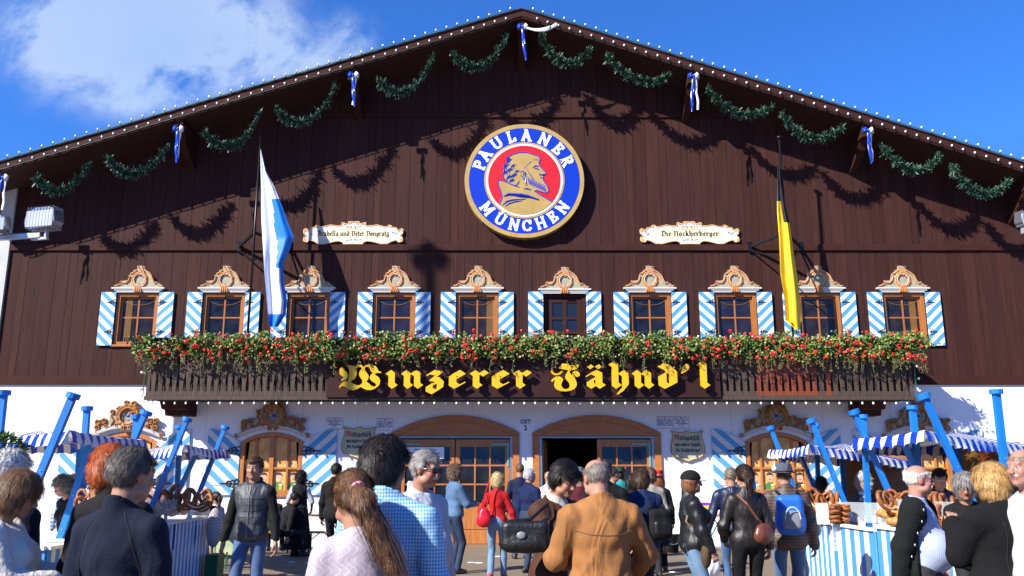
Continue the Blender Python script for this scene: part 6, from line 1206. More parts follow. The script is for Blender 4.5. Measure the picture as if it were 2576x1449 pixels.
    for z_ in (1, -1):
        S_ = SDF(); a = ank[z_]; S_.cone(a+np.array([0, -.03, -.03]), a+np.array([z_*.02, .13*s, -.05]), .045*s, .038*s, .02); S_.ell(a+np.array([z_*.01, .05, -.06]), (.045, .14*s, .025), .02); mk('shoe', S_.mesh(max(bv*.8, .011), lambda X, Yg, Z: (a[2]-.08*s)-Z), [shoe or black_p], root)
    if apron is not None:
        S_ = SDF(); S_.ell((0, .07, 1.12*s), (.15*s*build, .075, .32*s), .02); S_.ell((0, .08, .75*s), (.19*s*build, .08, .35*s), .03); mk('apron', S_.mesh(bv, lambda X, Yg, Z: np.maximum(.07-Yg, np.maximum(.45*s-Z, Z-1.42*s))), [apron], root)
    # ---- things on the head
    if glasses:
        g_ = MB(); dk = glasses == 'sun'
        for z_ in (1, -1):
            c = [Hh(z_*(.033+.022*math.cos(t)*(1.1 if dk else 1)), .103-.012*abs(math.cos(t))*(z_*math.cos(t) > 0), .004+.017*math.sin(t)) for t in [PI*k/8 for k in range(17)]]; g_.tube(c, .0016 if not dk else .003, 5, 0)
            if dk: n0 = len(c)-1; g_.add([tuple(p_) for p_ in c[:n0]]+[tuple(Hh(z_*.033, .108, .004))], [(i, (i+1) % n0, n0) for i in range(n0)], 1)
            g_.tube([Hh(z_*.056, .092, .008), Hh(z_*.078, .05, .01), Hh(z_*.083, -.01, .008)], .002 if not dk else .0035, 5, 0)
        g_.tube([Hh(-.011, .106, .007), Hh(.011, .106, .007)], .0016, 5, 0); g_.build('glasses', [mat('glasses_frame', (.03, .02, .02), .25, metal=.4), mat('sunglass_lens', (.008, .008, .01), .06)], root)
    if hat:
        m = hatm or black_p; S_ = SDF(); ht = empty('t', (0, 0, 0)); bpy.data.objects.remove(ht)
        if hat == 'cap':
            S_.ell(Hh(0, -.016, .045), tuple(np.array([.101, .122, .100])*hs), .01, 1, HR); vf = S_.mesh(.007, lambda X, Yg, Z: (lambda z: .035*hs-z)(((X-hcen[0])*HR[0, 2]+(Yg-hcen[1])*HR[1, 2]+(Z-hcen[2])*HR[2, 2]))); ho = mk('cap', vf, [m], root)
            b_ = MB(); n0 = 12; up_ = [Hh(.075*math.cos(PI*k/n0), .07+.095*math.sin(PI*k/n0), .036-.012*abs(math.cos(PI*k/n0))-.01*math.sin(PI*k/n0)) for k in range(n0+1)]; b_.add([tuple(p_) for p_ in up_]+[tuple(p_-HR@np.array([0, 0, .005])) for p_ in up_], [list(range(n0, -1, -1)), list(range(n0+1, 2*n0+2))]+[(i, i+1, n0+2+i, n0+1+i) for i in range(n0)]); b_.build('peak', [m], ho, True)
        else:
            ph = {'tyrol': [(.16, .055), (.158, .062), (.118, .040), (.104, .045), (.102, .10), (.088, .145), (.05, .155), (.001, .148)], 'fedora': [(.165, .03), (.168, .038), (.125, .030), (.106, .035), (.104, .08), (.098, .13), (.07, .150), (.03, .140), (.001, .138)], 'top': [(.15, .045), (.148, .052), (.10, .04), (.096, .05), (.104, .145), (.10, .155), (.001, .155)]}[hat]
            b_ = MB(); n0 = 20; vs = [tuple(Hh(r*.92*math.cos(2*PI*j/n0), -.012+r*math.sin(2*PI*j/n0), z-.004-(.012*abs(math.cos(2*PI*j/n0)) if i < 2 and hat == 'fedora' else 0)*-1)) for i, (r, z) in enumerate(ph) for j in range(n0)]; K = len(ph); b_.add(vs, [(i*n0+j, i*n0+(j+1) % n0, (i+1)*n0+(j+1) % n0, (i+1)*n0+j) for i in range(K-1) for j in range(n0)]+[tuple(range(n0-1, -1, -1))])
            b_.tube([Hh(.099*math.cos(2*PI*j/n0), -.012+.107*math.sin(2*PI*j/n0), .052) for j in range(n0+1)], .009, 6, 1); ho = b_.build('hat', [m, mat('hat_band', (.02, .02, .03), .6)], root, True)
            if hat == 'tyrol': b_ = MB(); b_.tube([Hh(.10, -.02, .05), Hh(.11, -.05, .13), Hh(.10, -.08, .19)], [.012, .014, .002], 6); b_.build('feather', [mat('feather_orange', (.5, .1, .02), .6)], ho)
            if hat == 'fedora': b_ = MB(); b_.ball(tuple(Hh(-.11, -.03, .075)), .03, 10, 0); b_.tube([Hh(-.11, -.03, .08), Hh(-.10, -.02, .17)], [.012, .001], 6); b_.build('pompom', [white_s], ho, True); b_ = MB(); b_.ball(tuple(Hh(-.12, -.0, .045)), .022, 8, 0, (1, 1.6, .8)); b_.build('cord', [deep_blue], ho, True)
    Mw = Matrix.Translation((px_x, Y, 0))@Matrix.Rotation(rad(yaw), 4, 'Z')
    return dict(root=root, W=lambda p_: Mw@Vector([float(c) for c in p_]), T=T, H=Hh, hand=hnd, wri=wri, elb=elb, shl=shl, s=s, yaw=yaw, body=body, top=TOP, tro=TRO)
from mathutils.bvhtree import BVHTree
def seam(o, pts, side, r=.0025, m=None, name='seam', beads=False):
    """a stitched line, zip or row of buttons laid on the garment o through the (x, z) points, on its front (side 1) or back (-1)"""
    me = o.data; bv = BVHTree.FromPolygons([v.co[:] for v in me.vertices], [p.vertices[:] for p in me.polygons]); P_ = []
    dense = pts if beads else [(a[0]+(b[0]-a[0])*k/6, a[1]+(b[1]-a[1])*k/6) for a, b in zip(pts, pts[1:]) for k in range(6)]+[pts[-1]]
    for x, z in dense:
        h = bv.ray_cast(Vector((x, side*1.0, z)), Vector((0, -side, 0)))
        if h[0]: P_.append(h[0]+Vector((0, side*r*.4, 0)))
    if len(P_) < 2: return
    q = MB()
    if beads: [q.ball(tuple(p_), r, 8, 0, (1, .5, 1)) for p_ in P_]
    else: q.tube(P_, r, 6)
    return q.build(name, [m or seamd], o, True)
seamd = mat('seam_dark', (.004, .004, .004), .8)
# ---------------- the crowd ----------------
jean = mat('blue_denim', (.04, .09, .20), .8, .3, 3, .35, 150, sheen=.2); jeand = mat('dark_denim', (.012, .026, .065), .8, .3, 3, .35, 150); jeanl = mat('light_denim', (.13, .22, .33), .8, .22, 3, .35, 150); blackc = cloth('black_cloth', (.010, .010, .011)); navy = cloth('navy_fleece', (.008, .013, .034), .9, .25); charc = cloth('charcoal_trousers', (.03, .032, .038)); browns = mat('brown_shoe', (.12, .05, .02), .5)
P1 = person(22, 5.3, 1.76, -20, 'white haired person in a navy coat behind the woman in white knit', hair='thick', hc=(.62, .60, .58), top=navy, lm=charc, collar=.3, build=1.15, q=1)
P2 = person(20, 4.9, 1.66, -75, 'woman with short brown hair in a chunky white knit cardigan holding a bun', sex='f', hair='bob', hc=(.16, .09, .045), top=cloth('cream_knit', (.98, .90, .78), .95, .08, .6, 45), infl=.04, hem=.9, hands={'r': (.10, .32, 1.12), 'l': (.10, .34, 1.14)}, head=(0, -22), legs='skirt', lm=cloth('beige_cloth', (.42, .38, .30)), glasses='clear', q=0, foldamp=.008, build=1.1)
P3 = person(318, 4.15, 1.755, -14, 'man with grey brown hair in a navy fleece, back to us, biggest on the left', hair='short', hc=(.10, .085, .07), top=navy, collar=.5, infl=.026, build=1.02, lm=charc, q=0, foldamp=.009, head=(-22, -6), hands={'r': (.16, .25, 1.0, (.3, -.3, -1)), 'l': (.18, .2, .95, (.3, -.3, -1))}, shirt=cloth('light_blue_collar', (.3, .55, .75)))
P4 = person(294, 5.1, 1.80, 8, 'person with bright copper red hair and a black jacket', sex='f', hair='thick', hc=(.45, .10, .025), top=blackc, lm=charc, q=0, build=1.0, collar=.3, hoff=(-.05, 0), hands={'r': (.18, .2, .95), 'l': (.16, .2, .95, (.3, -.3, -1))})
P5 = person(205, 11.2, 1.64, 150, 'vendor with curly grey hair bending over the near left pretzels', sex='f', hair='curly', hc=(.13, .12, .11), top=blackc, lean=.35, head=(0, -25), lm=charc, q=2)
P6 = person(186, 14.0, 1.60, 20, 'distant visitor with a blue and white checked scarf behind the left pretzels', hair='short', hc=(.06, .04, .03), top=patt('blue_check_cloth', (1, 1, 1), (.08, .2, .5), (.7, .72, .75), lambda M, x, y, z: M('ADD', M('MULTIPLY', stripe(M, x, .06), .5), M('MULTIPLY', stripe(M, z, .06), .5))), lm=charc, q=2)
P7 = person(640, 9.8, 1.82, 178, 'young man walking toward us in a grey quilted gilet and jeans', hair='short', hc=(.09, .045, .02), top=cloth('black_knit', (.012, .012, .013)), infl=.018, vest=mat('grey_quilted', (.035, .038, .047), .5, .1, 6, .3, 60, wr=.6), collar=.5, hem=.88, lm=jean, stance=.22, q=0, hands={'r': (.30, .02, .78), 'l': (.30, .05, .78)}, head=(0, -3))
P8 = person(757, 18.0, 1.66, 0, 'waitress in a black dirndl with white blouse sleeves, back to us', sex='f', hair='curly', hc=(.02, .012, .01), top=cloth('white_blouse', (.72, .74, .78)), sleeves=.5, vest=blackc, hem=.98, legs='skirt', skirt_z=.14, lm=blackc, q=1, hands={'r': (.22, .2, .95), 'l': (.22, .2, .95)}, shoe=black_p)
P9 = person(846, 15.4, 1.80, -12, 'tall man in a long black jacket and dark trousers, back to us', hair='short', hc=(.02, .016, .014), top=blackc, hem=.70, infl=.03, collar=.4, lm=cloth('dark_slate', (.02, .023, .035)), q=1, hands={'r': (.26, .12, .85), 'l': (.26, .05, .8)})
hair_g = (.15, .075, .035)
P10 = person(908, 3.95, 1.645, 14, 'girl with a long brown ponytail in a sheer white blouse', sex='f', hair='pony', hc=hair_g, top=patt('white_lace', (1, 1, 1), (.36, .30, .34), (.52, .48, .51), lambda M, x, y, z: M('LESS_THAN', M('ABSOLUTE', M('SINE', M('ADD', M('MULTIPLY', x, 90.0), M('MULTIPLY', M('SINE', M('MULTIPLY', z, 70.0)), 2.2)))), .16)), infl=.022, lm=jean, q=0, extra={'pony': ((.03, -.17, -.02), (.22, -.19, -.44))}, head=(6, -8), foldamp=.005, hem=.88, hoff=(-.03, 0))
P11 = person(985, 4.25, 1.80, -22, 'man with black hair in a light blue checked shirt, back to us', hair='thick', hc=(.022, .016, .013), top=patt('light_blue_gingham', (1, 1, 1), (.42, .56, .66), (.04, .24, .48), lambda M, x, y, z: M('MULTIPLY', M('ADD', stripe(M, M('ADD', x, M('MULTIPLY', y, .6)), .016), stripe(M, z, .016)), .5)), infl=.03, collar=.5, build=1.12, lm=jeand, q=0, foldamp=.009, head=(-18, -6), hoff=(-.06, 0))
P12 = person(1060, 6.3, 1.80, -128, 'grey haired man in sunglasses, white shirt and red waistcoat, with a moustache', hair='short', hc=(.30, .28, .26), top=cloth('white_shirt', (.78, .80, .86), .7, .04), collar=.5, belly=.05, build=1.12, lm=charc, glasses='sun', beard='moustache', q=0, foldamp=.007, head=(10, -10), sk=(.40, .18, .11), hands={'r': (.2, .1, .8), 'l': (.2, .1, .8)})
q_ = SDF(); 
P13 = person(1146, 14.9, 1.76, -60, 'man with long curly grey brown hair in a denim jacket, eating', hair='curly', hc=(.16, .10, .065), top=mat('denim_jacket', (.07, .14, .25), .8, .3, 3, .4, 120), infl=.028, hem=.92, open_=.05, shirt=cloth('cream_tee', (.66, .63, .56)), lm=jeand, q=1, hands={'r': (.08, .32, 1.12), 'l': (.26, .05, .78)}, beard='moustache')
P14 = person(1251, 14.0, 1.63, -5, 'blonde woman in a bright red sweater and light jeans, back to us', sex='f', hair='thick', hc=(.62, .46, .22), top=cloth('red_knit', (.62, .012, .015), .8, .08), infl=.014, hem=.86, lm=jeanl, stance=.14, q=1, hands={'r': (.34, .05, .80), 'l': (.22, .12, .95)}, shoe=red_p)
P15 = person(1308, 17.4, 1.82, 5, 'man in a navy sweater with cropped hair, beside the doorway post', hair='crew', hc=(.12, .07, .04), top=cloth('navy_sweater', (.012, .022, .07)), lm=jean, q=2)
P16 = person(1332, 14.9, 1.70, -50, 'white haired man with glasses in a dark blue shirt', hair='short', hc=(.6, .58, .54), top=cloth('deep_blue_shirt', (.008, .02, .09)), belly=.05, build=1.15, lm=jeand, glasses='clear', q=1, collar=.4)
P17 = person(1377, 16.8, 1.66, -30, 'bald man in a red and white tie dye shirt with a red collar', hair=None, top=patt('tie_dye', (1, 1, 1), (.75, .68, .68), (.65, .06, .06), lambda M, x, y, z: M('GREATER_THAN', M('SINE', M('ADD', M('MULTIPLY', x, 60.0), M('MULTIPLY', M('SINE', M('MULTIPLY', z, 55.0)), 2.5))), .55)), lm=jeand, q=2, lean=.1, sk=(.5, .26, .17))
P18 = person(1400, 6.5, 1.74, -135, 'dark haired woman in glasses and a brown blazer, looking down', sex='f', hair='thick', hc=(.012, .009, .008), top=cloth('brown_blazer', (.095, .035, .018), .75, .12), infl=.026, hem=.78, open_=.075, shirt=cloth('ivory_top', (.70, .67, .58)), legs='skirt', skirt_z=.3, lm=cloth('brown_skirt', (.05, .02, .012)), glasses='clear', q=0, head=(-8, -24), build=1.25, hoff=(-.03, 0), hands={'r': (.08, .34, 1.02), 'l': (.12, .34, 1.05)}, sk=(.46, .22, .14), foldamp=.008)
suede = mat('tan_suede', (.265, .108, .027), .85, .2, 4, .25, 120, wr=.7); rib_s = mat('tan_ribbing', (.30, .125, .03), .85, .1, 6, .6, 140, stretch=(6, 6, .2))
P19 = person(1508, 5.75, 1.735, 10, 'balding man in a big tan suede jacket, back to us', hair='bald', hc=(.22, .19, .16), top=suede, infl=.04, hem=.90, build=1.16, collar=.5, waist=rib_s, lm=cloth('dark_grey_wool', (.035, .036, .042)), q=0, foldamp=.011, head=(12, -14), hands={'l': (.14, .26, 1.08), 'r': (.26, .26, .98)}, sk=(.46, .23, .15))
P20 = person(1457, 12.4, 1.70, 0, 'visitor with a grey cap and maroon top between the blazer and the suede jacket', hair='short', hc=(.12, .04, .03), top=cloth('maroon_top', (.12, .012, .025)), hat='cap', hatm=cloth('grey_cap_cloth', (.15, .15, .17)), lm=charc, q=2)
P21 = person(1522, 10.2, 1.79, -8, 'man with a dark crew cut in a black jacket behind the suede jacket man', hair='crew', hc=(.05, .035, .03), top=blackc, lm=charc, build=1.1, q=1, collar=.4)
P22 = person(1543, 15.5, 1.72, -60, 'man in profile with a dark suit, mostly hidden in the queue', hair='crew', hc=(.05, .03, .02), top=blackc, lm=charc, q=2)
P23 = person(1560, 17.4, 1.74, 0, 'man in a dark green feathered hat with a turquoise collar', hair='thick', hc=(.02, .014, .01), top=cloth('turquoise_top', (.02, .35, .38)), hat='tyrol', hatm=cloth('green_felt', (.01, .06, .03)), lm=charc, q=2)
P24 = person(1588, 14.6, 1.62, 0, 'woman with long black hair standing in the queue', sex='f', hair='long', hc=(.012, .010, .010), top=blackc, lm=charc, q=2)
P25 = person(1612, 10.6, 1.68, 12, 'woman with short brown hair in a blue jacket with a black backpack', sex='f', hair='bob', hc=(.06, .028, .016), top=cloth('royal_blue_jacket', (.016, .035, .12)), infl=.03, hem=.78, build=1.25, lm=charc, q=1)
P26 = person(1636, 14.4, 1.70, 5, 'brown haired visitor in a beige top behind the woman in the blue jacket', hair='thick', hc=(.11, .06, .035), top=cloth('beige_top', (.5, .46, .38)), lm=charc, q=2)
P27 = person(1656, 15.2, 1.66, 8, 'woman with auburn hair, red top hat and black blazer', sex='f', hair='long', hc=(.28, .085, .03), hairlen=.3, top=blackc, hem=.80, hat='top', hatm=cloth('red_felt', (.6, .01, .015), .7), lm=cloth('black_leggings', (.008, .008, .009)), q=1, stance=.1, shoe=browns)
leath = mat('black_leather', (.005, .005, .006), .5, .2, 5, .15, 60, spec=.5, wr=.5); leathb = mat('brown_leather', (.009, .006, .005), .5, .2, 5, .15, 60, spec=.5, wr=.5)
P28 = person(1737, 9.6, 1.655, -88, 'woman in a black cap, sunglasses and black leather jacket, in profile', sex='f', hair='bob', hc=(.22, .085, .035), top=leath, infl=.032, hem=.86, collar=.6, hat='cap', hatm=blackc, glasses='sun', lm=jeanl, q=0, foldamp=.010, hands={'r': (.2, .16, .86), 'l': (.2, .16, .86)}, build=1.1)
P29 = person(1838, 12.2, 1.70, 0, 'man in a shiny navy jacket and jeans holding a white plastic bag', hair='crew', hc=(.2, .15, .1), top=mat('navy_nylon', (.006, .011, .04), .45, .15, 5, .2, 40, wr=.5), infl=.03, hem=.80, lm=jean, q=1, build=1.15, hands={'l': (.34, .05, .80), 'r': (.26, .1, .9)})
P30 = person(1872, 9.5, 1.72, 5, 'woman with a brown ponytail in a dark leather jacket with a shoulder bag', sex='f', hair='pony', hc=(.045, .022, .014), top=leathb, infl=.026, hem=.86, collar=.5, legs='pants', lm=cloth('black_trousers', (.008, .008, .009)), q=1, foldamp=.009, extra={'pony': ((0, -.155, -.01), (.01, -.15, -.12))}, hands={'l': (.18, .2, .95), 'r': (.24, .05, .86)}, build=1.06)
P31 = person(1973, 10.1, 1.73, -8, 'man in a grey felt hat and brown striped jacket with a blue backpack', hair='crew', hc=(.10, .05, .03), top=patt('brown_striped_knit', (1, 1, 1), (.09, .055, .04), (.05, .028, .02), lambda M, x, y, z: stripe(M, z, .035)), infl=.034, hem=.80, collar=.5, hat='fedora', hatm=cloth('grey_felt', (.11, .13, .17), .9), lm=jean, q=0, build=1.12, foldamp=.009, stance=.08)
P32 = person(2172, 12.9, 1.62, 160, 'elderly vendor in a grey cardigan and white apron holding the blue post', sex='f', hair='curly', hc=(.45, .43, .41), top=cloth('grey_cardigan', (.12, .12, .12)), apron=cloth('white_apron', (.7, .7, .72)), shirt=white_s, lm=charc, q=1, glasses='clear', hands={'l': (.10, .34, 1.18), 'r': (.2, .2, .95)})
P33 = person(2358, 11.3, 1.70, 165, 'dark haired vendor in a navy sweater inside the near right stall', hair='short', hc=(.010, .008, .008), top=cloth('vendor_navy', (.03, .055, .14)), lm=charc, q=1, head=(0, -22), lean=.12, hands={'l': (.2, .25, .95), 'r': (.2, .25, .95)}, collar=.5)
P34 = person(2305, 7.2, 1.70, -128, 'stout old man with white hair, glasses, open black cardigan and striped shirt', hair='bald', hc=(.68, .66, .62), top=cloth('black_felt_cardigan', (.012, .013, .013), .95, .1, .5, 90), infl=.045, hem=.76, open_=.32, shirt=patt('blue_striped_shirt', (1, 1, 1), (.26, .31, .48), (.38, .42, .54), lambda M, x, y, z: stripe(M, M('ARCTAN2', x, y), .06)), belly=.06, build=1.22, lm=cloth('grey_flannel', (.05, .05, .056)), glasses='clear', q=0, sk=(.50, .23, .17), hands={'r': (.22, -.16, .78), 'l': (.2, .1, .8)}, head=(28, -2))
P35 = person(2424, 8.2, 1.64, 170, 'woman with wavy grey hair and glasses, half hidden behind the blonde woman', sex='f', hair='bob', hc=(.22, .20, .19), top=blackc, lm=charc, q=1, glasses='clear', head=(-15, -16))
P36 = person(2496, 5.9, 1.70, 18, 'blonde woman in a boxy black cardigan and red checked skirt, back to us', sex='f', hair='bob', hc=(.50, .30, .11), top=cloth('black_boiled_wool', (.008, .008, .008), .95, .1, .5, 90), infl=.045, hem=.92, build=1.25, legs='skirt', lm=patt('red_check_skirt', (1, 1, 1), (.65, .03, .05), (.5, .14, .16), lambda M, x, y, z: M('ADD', M('MULTIPLY', stripe(M, x, .05, .2), .5), M('MULTIPLY', stripe(M, z, .05, .2), .5))), q=0, hands={'l': (.10, .26, 1.34, (.3, .1, -1)), 'r': (.2, .1, .85)}, head=(10, -4), foldamp=.006)
P37 = person(2580, 5.7, 1.80, 100, 'balding man with a grey moustache and white shirt at the right edge', hair='bald', hc=(.28, .20, .15), top=MATS['white_shirt'], beard='moustache', lm=charc, q=0, sk=(.44, .22, .155), head=(10, 0), collar=.5)
P38 = person(523, 17.2, 1.72, 10, 'seated man with grey hair and a dark coat beyond the second left stall', hair='short', hc=(.25, .23, .21), top=blackc, lm=charc, sit=True, q=2)
P39 = person(553, 17.6, 1.62, 60, 'seated woman in a white T-shirt with a dark ponytail beyond the stall', sex='f', hair='pony', hc=(.05, .03, .02), top=cloth('white_tee', (.75, .76, .8)), lm=jeand, sit=True, q=2, lean=.15)
P40 = person(712, 17.7, 1.74, -50, 'dark haired man in a dark jacket bent over the beer table', hair='short', hc=(.02, .015, .012), top=blackc, lm=charc, sit=True, lean=.45, head=(0, -20), q=2)
P41 = person(688, 18.6, 1.70, 0, 'seated visitor with light brown hair behind the walking man', hair='short', hc=(.25, .16, .09), top=cloth('dim_green', (.02, .03, .025)), lm=charc, sit=True, q=2)
P42 = person(408, 15.4, 1.60, 190, 'pink faced visitor glimpsed through the standing pretzels on the left', hair='short', hc=(.5, .45, .4), top=cloth('pink_shirt', (.5, .3, .3)), lm=charc, q=2, sk=(.62, .3, .25))
P43 = person(2064, 15.0, 1.55, 0, 'dark haired visitor behind the farther right stall pretzels', hair='thick', hc=(.03, .02, .02), top=blackc, lm=charc, q=2)
# ---- things carried
def bag(name, vf, m, loc, label, cat, rz=0): o = mk(name, vf, [m] if not isinstance(m, list) else m, None, loc=loc); o.rotation_euler = (0, 0, rz); return tag(o, label, cat)
S_ = SDF(); S_.box((0, 0, -.01), (.165, .06, .105), .04); S_.ell((0, 0, -.06), (.19, .075, .06), .03); c = D(1322, 1345, 6.1)
hb = bag('handbag', S_.mesh(.009, None, folds(.004, 3, 1.5)), mat('tooled_black_leather', (.006, .006, .006), .45, .3, 20, .3, 50), c, 'big black tooled leather handbag hanging from the blazer woman', 'bag')
q = MB(); w2 = P18['shl'][-1]; ws = P18['W'](P18['T'](.13, .05, 1.44)); q.tube([tuple(Vector((-.12, 0, .09))), tuple((ws-c)*.5+Vector((-.05, -.10, 0))), tuple(ws-c+Vector((0, -.03, 0))), tuple((ws-c)*.5+Vector((.07, -.05, 0))), (.12, 0, .09)], .012, 8, 0); q.build('strap', [leath], hb); q = MB(); q.ball((-.03, -.075, .0), .032, 12, 0, (1, .25, .8)); q.build('clasp', [mat('dull_clasp', (.2, .2, .21), .4)], hb, True)
c = D(1820, 1403, 11.9); S_ = SDF(); S_.ell((0, 0, 0), (.17, .12, .19), .02); S_.cone((0, 0, .12), (0, 0, .34), .08, .02, .05)
wh = P29['hand'].get(-1); cW = P29['W'](wh); cW = Vector((cW.x, cW.y, cW.z-.36)); bag('plastic_bag', S_.mesh(.012, None, folds(.012, 9, 1.3)), mat('white_plastic', (.75, .76, .8), .35, .1, 8), cW, 'white plastic carrier bag held by the man in the navy jacket', 'bag')
S_ = SDF(); S_.ell((0, 0, 0), (.10, .07, .15), .02); S_.ell((0, 0, -.06), (.12, .08, .1), .03); c = D(1217, 1300, 13.8); o = bag('red_handbag', S_.mesh(.012, None, folds(.008, 4, 1.4)), mat('red_bag_leather', (.55, .008, .02), .35), c, 'red handbag on the shoulder of the blonde woman in red', 'bag'); q = MB(); q.tube([(-.04, 0, .1), (.02, -.02, .35), (.08, .0, .55), (.06, .02, .3), (.05, 0, .1)], .008, 6); q.build('strap', [MATS['red_bag_leather']], o)
c = D(1283, 1335, 13.6); S_ = SDF(); S_.ell((0, 0, 0), (.09, .06, .17), .02); bag('blue_plastic_bag', S_.mesh(.012, None, folds(.008, 4, 1.4)), mat('blue_plastic', (.05, .4, .75), .4), c, 'light blue plastic bag hanging right of the blonde woman in red', 'bag')
S_ = SDF(); S_.ell((0, 0, 0), (.12, .06, .10), .02); S_.ell((0, 0, -.04), (.13, .065, .08), .03); c = D(1922, 1340, 9.3); o = bag('shoulder_bag', S_.mesh(.010, None, folds(.005, 4, 1.4)), mat('chestnut_leather', (.13, .035, .018), .35, .2), c, 'chestnut leather shoulder bag on the hip of the ponytail woman', 'bag', .5)
q = MB(); a = P30['W'](P30['T'](-.12, -.1, 1.44))-c; q.tube([tuple(a), tuple(a*.7+Vector((.0, -.09, .02))), tuple(a*.35+Vector((.02, -.06, 0))), (0, 0, .07)], .014, 8); so = q.build('strap', [MATS['chestnut_leather']], o); so.rotation_euler = (0, 0, -.5)
def backpack(Pn, w, h_, d_, m, m2, label, z=1.22):
    c = Pn['W'](Pn['T'](0, -.20, z)); S_ = SDF(); S_.box((0, 0, -.02), (w*.92, d_*.9, h_*.9), .07); S_.ell((0, 0, -h_*.35), (w*1.0, d_*1.1, h_*.6), .05)
    o = bag('backpack', S_.mesh(.010, None, folds(.004, 8)), m, c, label, 'backpack', rad(Pn['yaw'])); S_ = SDF(); S_.box((0, -d_*.75, -h_*.30), (w*.66, d_*.45, h_*.42), .04); mk('pocket', S_.mesh(.010), [m2], o)
    q = MB()
    for s in (1, -1): q.tube([(s*w*.55, .04, h_*.8), (s*w*.7, .14, h_*.95), (s*w*.75, .26, h_*.9), (s*w*.85, .33, h_*.3), (s*w*.95, .22, -h_*.3)], .016, 8)
    q.build('strap', [blackc], o); return o
bp = backpack(P31, .165, .245, .095, mat('bright_blue_nylon', (.012, .11, .48), .5, .1), mat('grey_nylon', (.17, .18, .21), .5, .1), 'bright blue and grey backpack worn by the man in the felt hat')
q = MB()
for s in (-1, 1): q.tube([(s*.075*math.cos(t)*1.1+0, -.165-.0*t, -.06+.13*math.sin(t)) for t in [PI*k/8*.5 for k in range(9)]], .007, 6)
q.build('zip', [mat('zip_silver', (.5, .5, .55), .4)], bp)
backpack(P25, .15, .2, .08, blackc, leath, 'black backpack worn by the woman in the blue jacket', 1.12).location.x += .12
q = MB(); c = D(1772, 1390, 9.5); S_ = SDF(); S_.ell((0, 0, 0), (.07, .15, .17), .02); o = bag('canvas_bag', S_.mesh(.011, None, folds(.006, 5)), cloth('olive_canvas', (.11, .075, .035)), c, 'olive brown canvas bag behind the woman in the black cap', 'bag'); q.tube([(0, .02, .12), tuple(P28['W'](P28['T'](0, .07, 1.35))-c), tuple(P28['W'](P28['T'](.1, -.02, 1.475))-c), tuple(P28['W'](P28['T'](.14, -.1, 1.2))-c), (0, -.02, .12)], .013, 6); q.build('strap', [cloth('tan_webbing', (.35, .26, .15))], o)
for Pn, k, lb in ((P2, 1, 'filled bread roll in the hand of the woman in white knit'), (P13, 1, 'filled bun in the hand of the man in the denim jacket')):
    c = Pn['W'](Pn['hand'][k]); c.z += .035; S_ = SDF(); S_.ell((0, 0, 0), (.05, .045, .03), .01); o = bag('bread_roll', S_.mesh(.007), mat('bread_crust', (.5, .25, .08), .5), c, lb, 'bread'); S_ = SDF(); S_.ell((.01, 0, .01), (.048, .045, .015), .01); mk('filling', S_.mesh(.007), [mat('fish_filling', (.65, .6, .5), .5)], o)
# red waistcoat of the man in sunglasses: back and side panel
S_ = SDF(); b_ = P12; T_ = b_['T']; S_.ell(T_(0, -.03, 1.10), (.205, .16, .17), .03); S_.ell(T_(0, -.03, 1.28), (.205, .15, .19), .03); mk('waistcoat', S_.mesh(.012, lambda X, Yg, Z: np.maximum(Yg-.03+.2*(Z-1.3), np.maximum(np.abs(X)-.17, Z-1.50))), [cloth('dark_red_wool', (.22, .006, .010))], b_['root'])
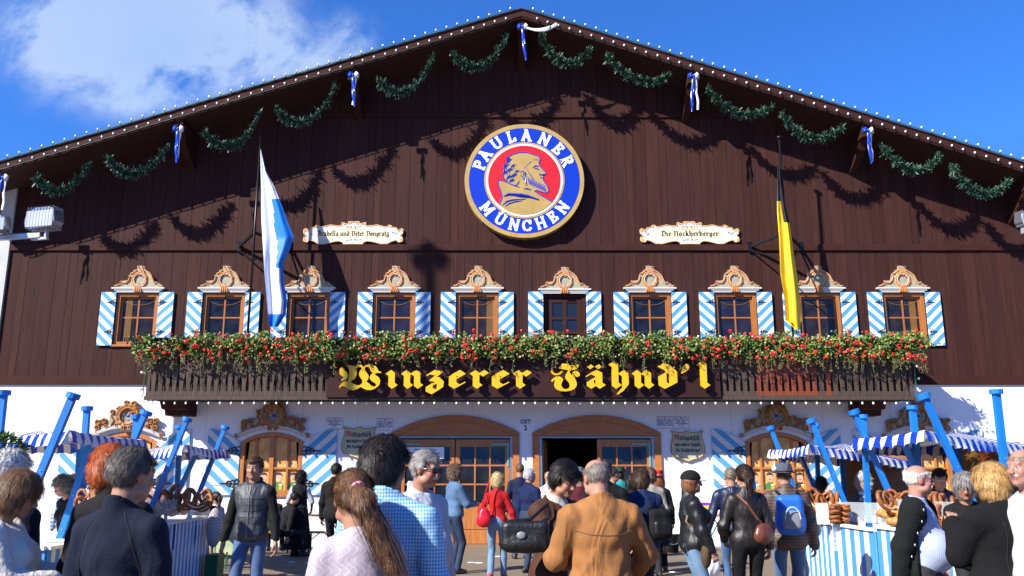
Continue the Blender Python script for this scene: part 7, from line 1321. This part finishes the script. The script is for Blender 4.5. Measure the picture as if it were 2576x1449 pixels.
# ---- seams, zips, pockets and buttons
tan_d = mat('tan_stitching', (.17, .068, .017), .8)
s_ = P19['s']; seam(P19['top'], [(-.20, 1.30*s_), (-.1, 1.275*s_), (0, 1.27*s_), (.1, 1.275*s_), (.20, 1.30*s_)], -1, .0028, tan_d, 'yoke_seam')
for sg in (1, -1): seam(P3['top'], [(sg*.07, 1.47), (sg*.12, 1.38), (sg*.16, 1.24), (sg*.17, 1.05)], -1, .0025, seamd, 'raglan_seam')
zipm = mat('zip_silver', (.5, .5, .55), .4)
vst = [c for c in kids(P7['top']) if c.name.startswith('vest')][0]
seam(vst, [(0, 1.52), (0, 1.25), (0, .92)], 1, .006, mat('zip_grey', (.12, .12, .13), .4), 'zip')
for k in range(7): z = 1.36-k*.065; [seam(vst, [(sg*.012, z), (sg*.10, z+.004), (sg*.155, z+.012)], 1, .002, seamd, 'quilt_seam') for sg in (1, -1)]
for Pn in (P28, P30):
    seam(Pn['top'], [(-.14, 1.27), (0, 1.255), (.14, 1.27)], -1, .0025, seamd, 'yoke_seam')
    for sg in (1, -1): seam(Pn['top'], [(sg*.09, 1.25), (sg*.08, 1.1), (sg*.085, .93)], -1, .0022, seamd, 'back_seam')
for sg in (1, -1): seam(P36['top'], [(sg*.10, 1.33), (sg*.095, 1.15), (sg*.10, .97)], -1, .0028, seamd, 'back_seam')
seam(P36['top'], [(0, 1.40), (0, 1.2), (0, .96)], -1, .0025, seamd, 'centre_seam')
jst = mat('denim_stitch', (.10, .13, .17), .8)
for Pn in (P14, P31, P28):
    if Pn['tro']:
        z = .93*Pn['s']
        for sg in (1, -1): seam(Pn['tro'], [(sg*.035, z+.02), (sg*.035, z-.07), (sg*.075, z-.10), (sg*.125, z-.07), (sg*.125, z+.02), (sg*.035, z+.02)], -1, .0028, jst, 'pocket_seam')
for sg in (1, -1): seam(P13['top'], [(sg*.05, 1.30), (sg*.13, 1.30), (sg*.13, 1.20), (sg*.05, 1.20)], 1, .003, jst, 'pocket_seam')
seam(P34['top'], [(.225, 1.36), (.235, 1.27), (.245, 1.18), (.255, 1.09), (.26, 1.0)], 1, .013, metal, 'buttons', True)
seam(P12['top'], [(0, 1.40), (0, 1.3), (0, 1.2), (0, 1.1), (0, 1.0)], 1, .007, mat('horn_button', (.05, .03, .02), .4), 'buttons', True)
seam(P34['tro'], [(-.19, 1.0), (-.1, 1.0), (0, 1.0), (.1, 1.0), (.19, 1.0)], 1, .016, browns, 'belt')
